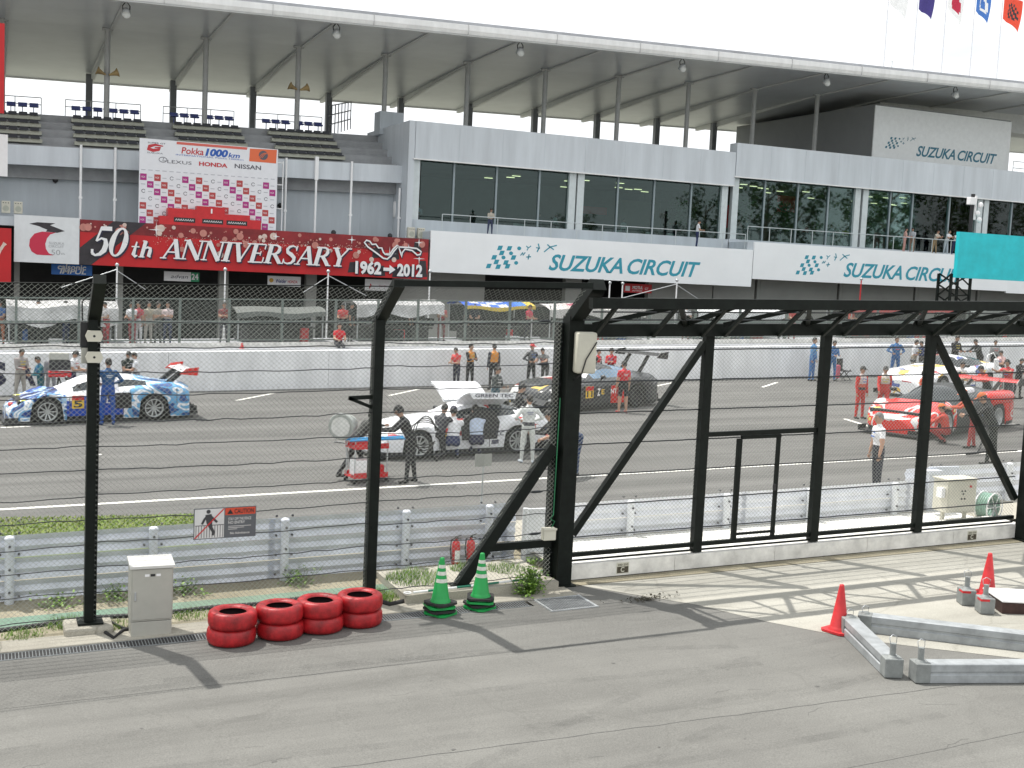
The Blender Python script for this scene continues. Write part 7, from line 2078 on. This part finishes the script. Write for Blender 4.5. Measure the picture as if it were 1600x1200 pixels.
b = MB(); b.bbox((3.15, -1.02, .66), (4.5, -.55, 1.0), .12, sm=True); obj('rear_fender', b, RD, c4)
b = MB(); b.bbox((2.5, -.62, .8), (3.0, -.1, 1.12), .06); obj('cockpit_cover', b, COVER, c4)
def lv_w2(x, y, z, j): return 1 if (j <= 3 and z < .25) else 0
c5 = race_car('white race car with coloured stickers behind the red car, facing left', G2(1456, 623), G2(1550, 614), 'long', [LVW, CARB], lv_w2, cover=False, maxs=1.25, wing=False)

# ------------------------------------------------------------------ trolley, drum lamp and other kit
g = onG(572, 752, .2)
t = thing('tool_trolley', 'red and chrome tool trolley with blue bars on top in front of the white car', 'trolley', g, rz=.15)
for z in (.12, .78):
    b = MB(); b.box((-.42, -.25, z), (.42, .25, z + .03)); b.box((-.42, -.26, z), (.42, -.245, z + .12)); b.box((-.42, .245, z), (.42, .26, z + .12)); obj('tray', b, RED, t)
for sx in (-.4, .4):
    for sy in (-.23, .23):
        b = MB(); b.cyl((sx, sy, .05), (sx, sy, .95), .016, n=6); obj('upright', b, GALV, t)
        b = MB(); b.cyl((sx, sy - .02, .05), (sx, sy + .02, .05), .055, n=12); obj('castor', b, BLK, t)
for y in (-.15, .1):
    b = MB(); b.cyl((-.5, y, .97), (.95, y, .98), .028, n=8); obj('blue_bar', b, mat('anodised blue', (.05, .35, .7), .3, .3, var=0), t)
b = MB(); b.bbox((-.36, -.2, .16), (.02, .15, .52), .02); o = obj('white_box', b, WHT); o.location = g; o.rotation_euler = (0, 0, .15); tag(o, 'white box on the lower tray of the red trolley', 'box')
b = MB(); b.bbox((.15, -.2, .16), (.36, .1, .4), .03); o = obj('red_can', b, RED); o.location = g; o.rotation_euler = (0, 0, .15); tag(o, 'small red can on the lower tray of the trolley', 'can')
b = MB(); b.lathe([(.06, 0), (.07, .3), (.03, .4)], 12, 0, (.22, .0, .42)); o = obj('blue_bottle', b, mat('pale blue plastic', (.35, .5, .65), .4)); o.location = g; o.rotation_euler = (0, 0, .15); tag(o, 'pale blue bottle standing on the trolley', 'bottle')
p = onY(538, 665, g[1] + .2)
t = thing('air_blower', 'pale drum shaped air blower carried at chest height left of the second fence post', 'blower', p, rz=radians(-35))
M_ = Matrix.Rotation(pi / 2, 4, 'X') @ Matrix.Rotation(0, 4, 'Z')
b = MB(); b.lathe([(.24, .02), (.29, .0), (.31, .06), (.29, .16), (.25, .26), (.23, .52), (.19, .62)], 26, 0, (0, -.25, 0), Matrix.Rotation(-pi / 2, 4, 'X')); obj('drum', b, mat('drum grey', (.36, .38, .36), .45, .2, var=.12), t)
b = MB(); b.cyl((0, -.262, 0), (0, -.245, 0), .22, n=26); obj('cover_disc', b, mat('drum cover', (.60, .60, .58), .5, var=.1), t)
b = MB(); b.tube([(-.2, .1, -.3), (-.3, .2, -.42), (.2, .3, -.45), (.35, .3, -.3)], .02, 6); b.bar((0, .1, -.3), (.1, .15, -1.0), .04, .04); obj('carrying_frame', b, GALV, t)
p = onY(640, 668, 25.4)
b = MB()
for k in range(4): b.tube([(.35 + .24 * cos(a) * (1 + .2 * k), -.1 + .05 * k, -.15 + .42 * sin(a) * (1 - .12 * k)) for a in np.linspace(.2, 5.6, 20)], .014, 5)
o = obj('air_hose', b, BLACK); o.location = p; tag(o, 'coiled black air hose over the shoulder of the person in black overalls', 'hose')
p = onG(1536, 712, .2)
t = thing('floor_jack', 'dark wheeled jack stand behind the right end of the gate', 'jack', p)
b = MB(); b.bar((-.6, 0, .05), (.5, .2, .1), .05, .05); b.bar((-.2, 0, .06), (.2, .1, .9), .04, .04); b.cyl((.5, .15, .1), (.5, .3, .1), .1, n=12); obj('frame', b, BLK, t)
b = MB(); b.tube([(.2, .1, .9), (.3, .1, 1.0), (.45, .15, .95)], .025, 6); obj('handle', b, RED, t)
p = onY(92, 585, 41.0)
t = thing('tv_camera', 'television camera with a red cover on a stand by the pit wall at the left', 'camera', (p[0], 41.0, gz(p[0], .2)))
b = MB(); b.bbox((-.3, -.15, 1.25), (.35, .15, 1.55), .03); obj('body', b, BLK, t); b = MB(); b.bbox((-.32, -.17, 1.02), (.37, .17, 1.2), .03); obj('red_cover', b, RED, t); b = MB(); b.bbox((-.3, -.12, 1.56), (.3, .12, 1.8), .04); obj('hood', b, GREYB, t)
for a in (0, 2.1, 4.2):
    b = MB(); b.bar((0, 0, 1.0), (.35 * cos(a), .35 * sin(a), 0), .04, .04); obj('leg', b, BLK, t)
p = onY(1558, 590, 36)
b = MB(); b.cyl((0, 0, -.7), (-.22, -.1, .75), .12, .09, n=12); b.tube([(-.2, -.1, .75), (-.4, -.1, 1.0), (-.7, -.1, .9), (-.75, -.1, .4)], .02, 5)
o = obj('white_tube', b, WHT); o.location = p; tag(o, 'white upright air tube held at the rear of the white car on the right', 'tube')
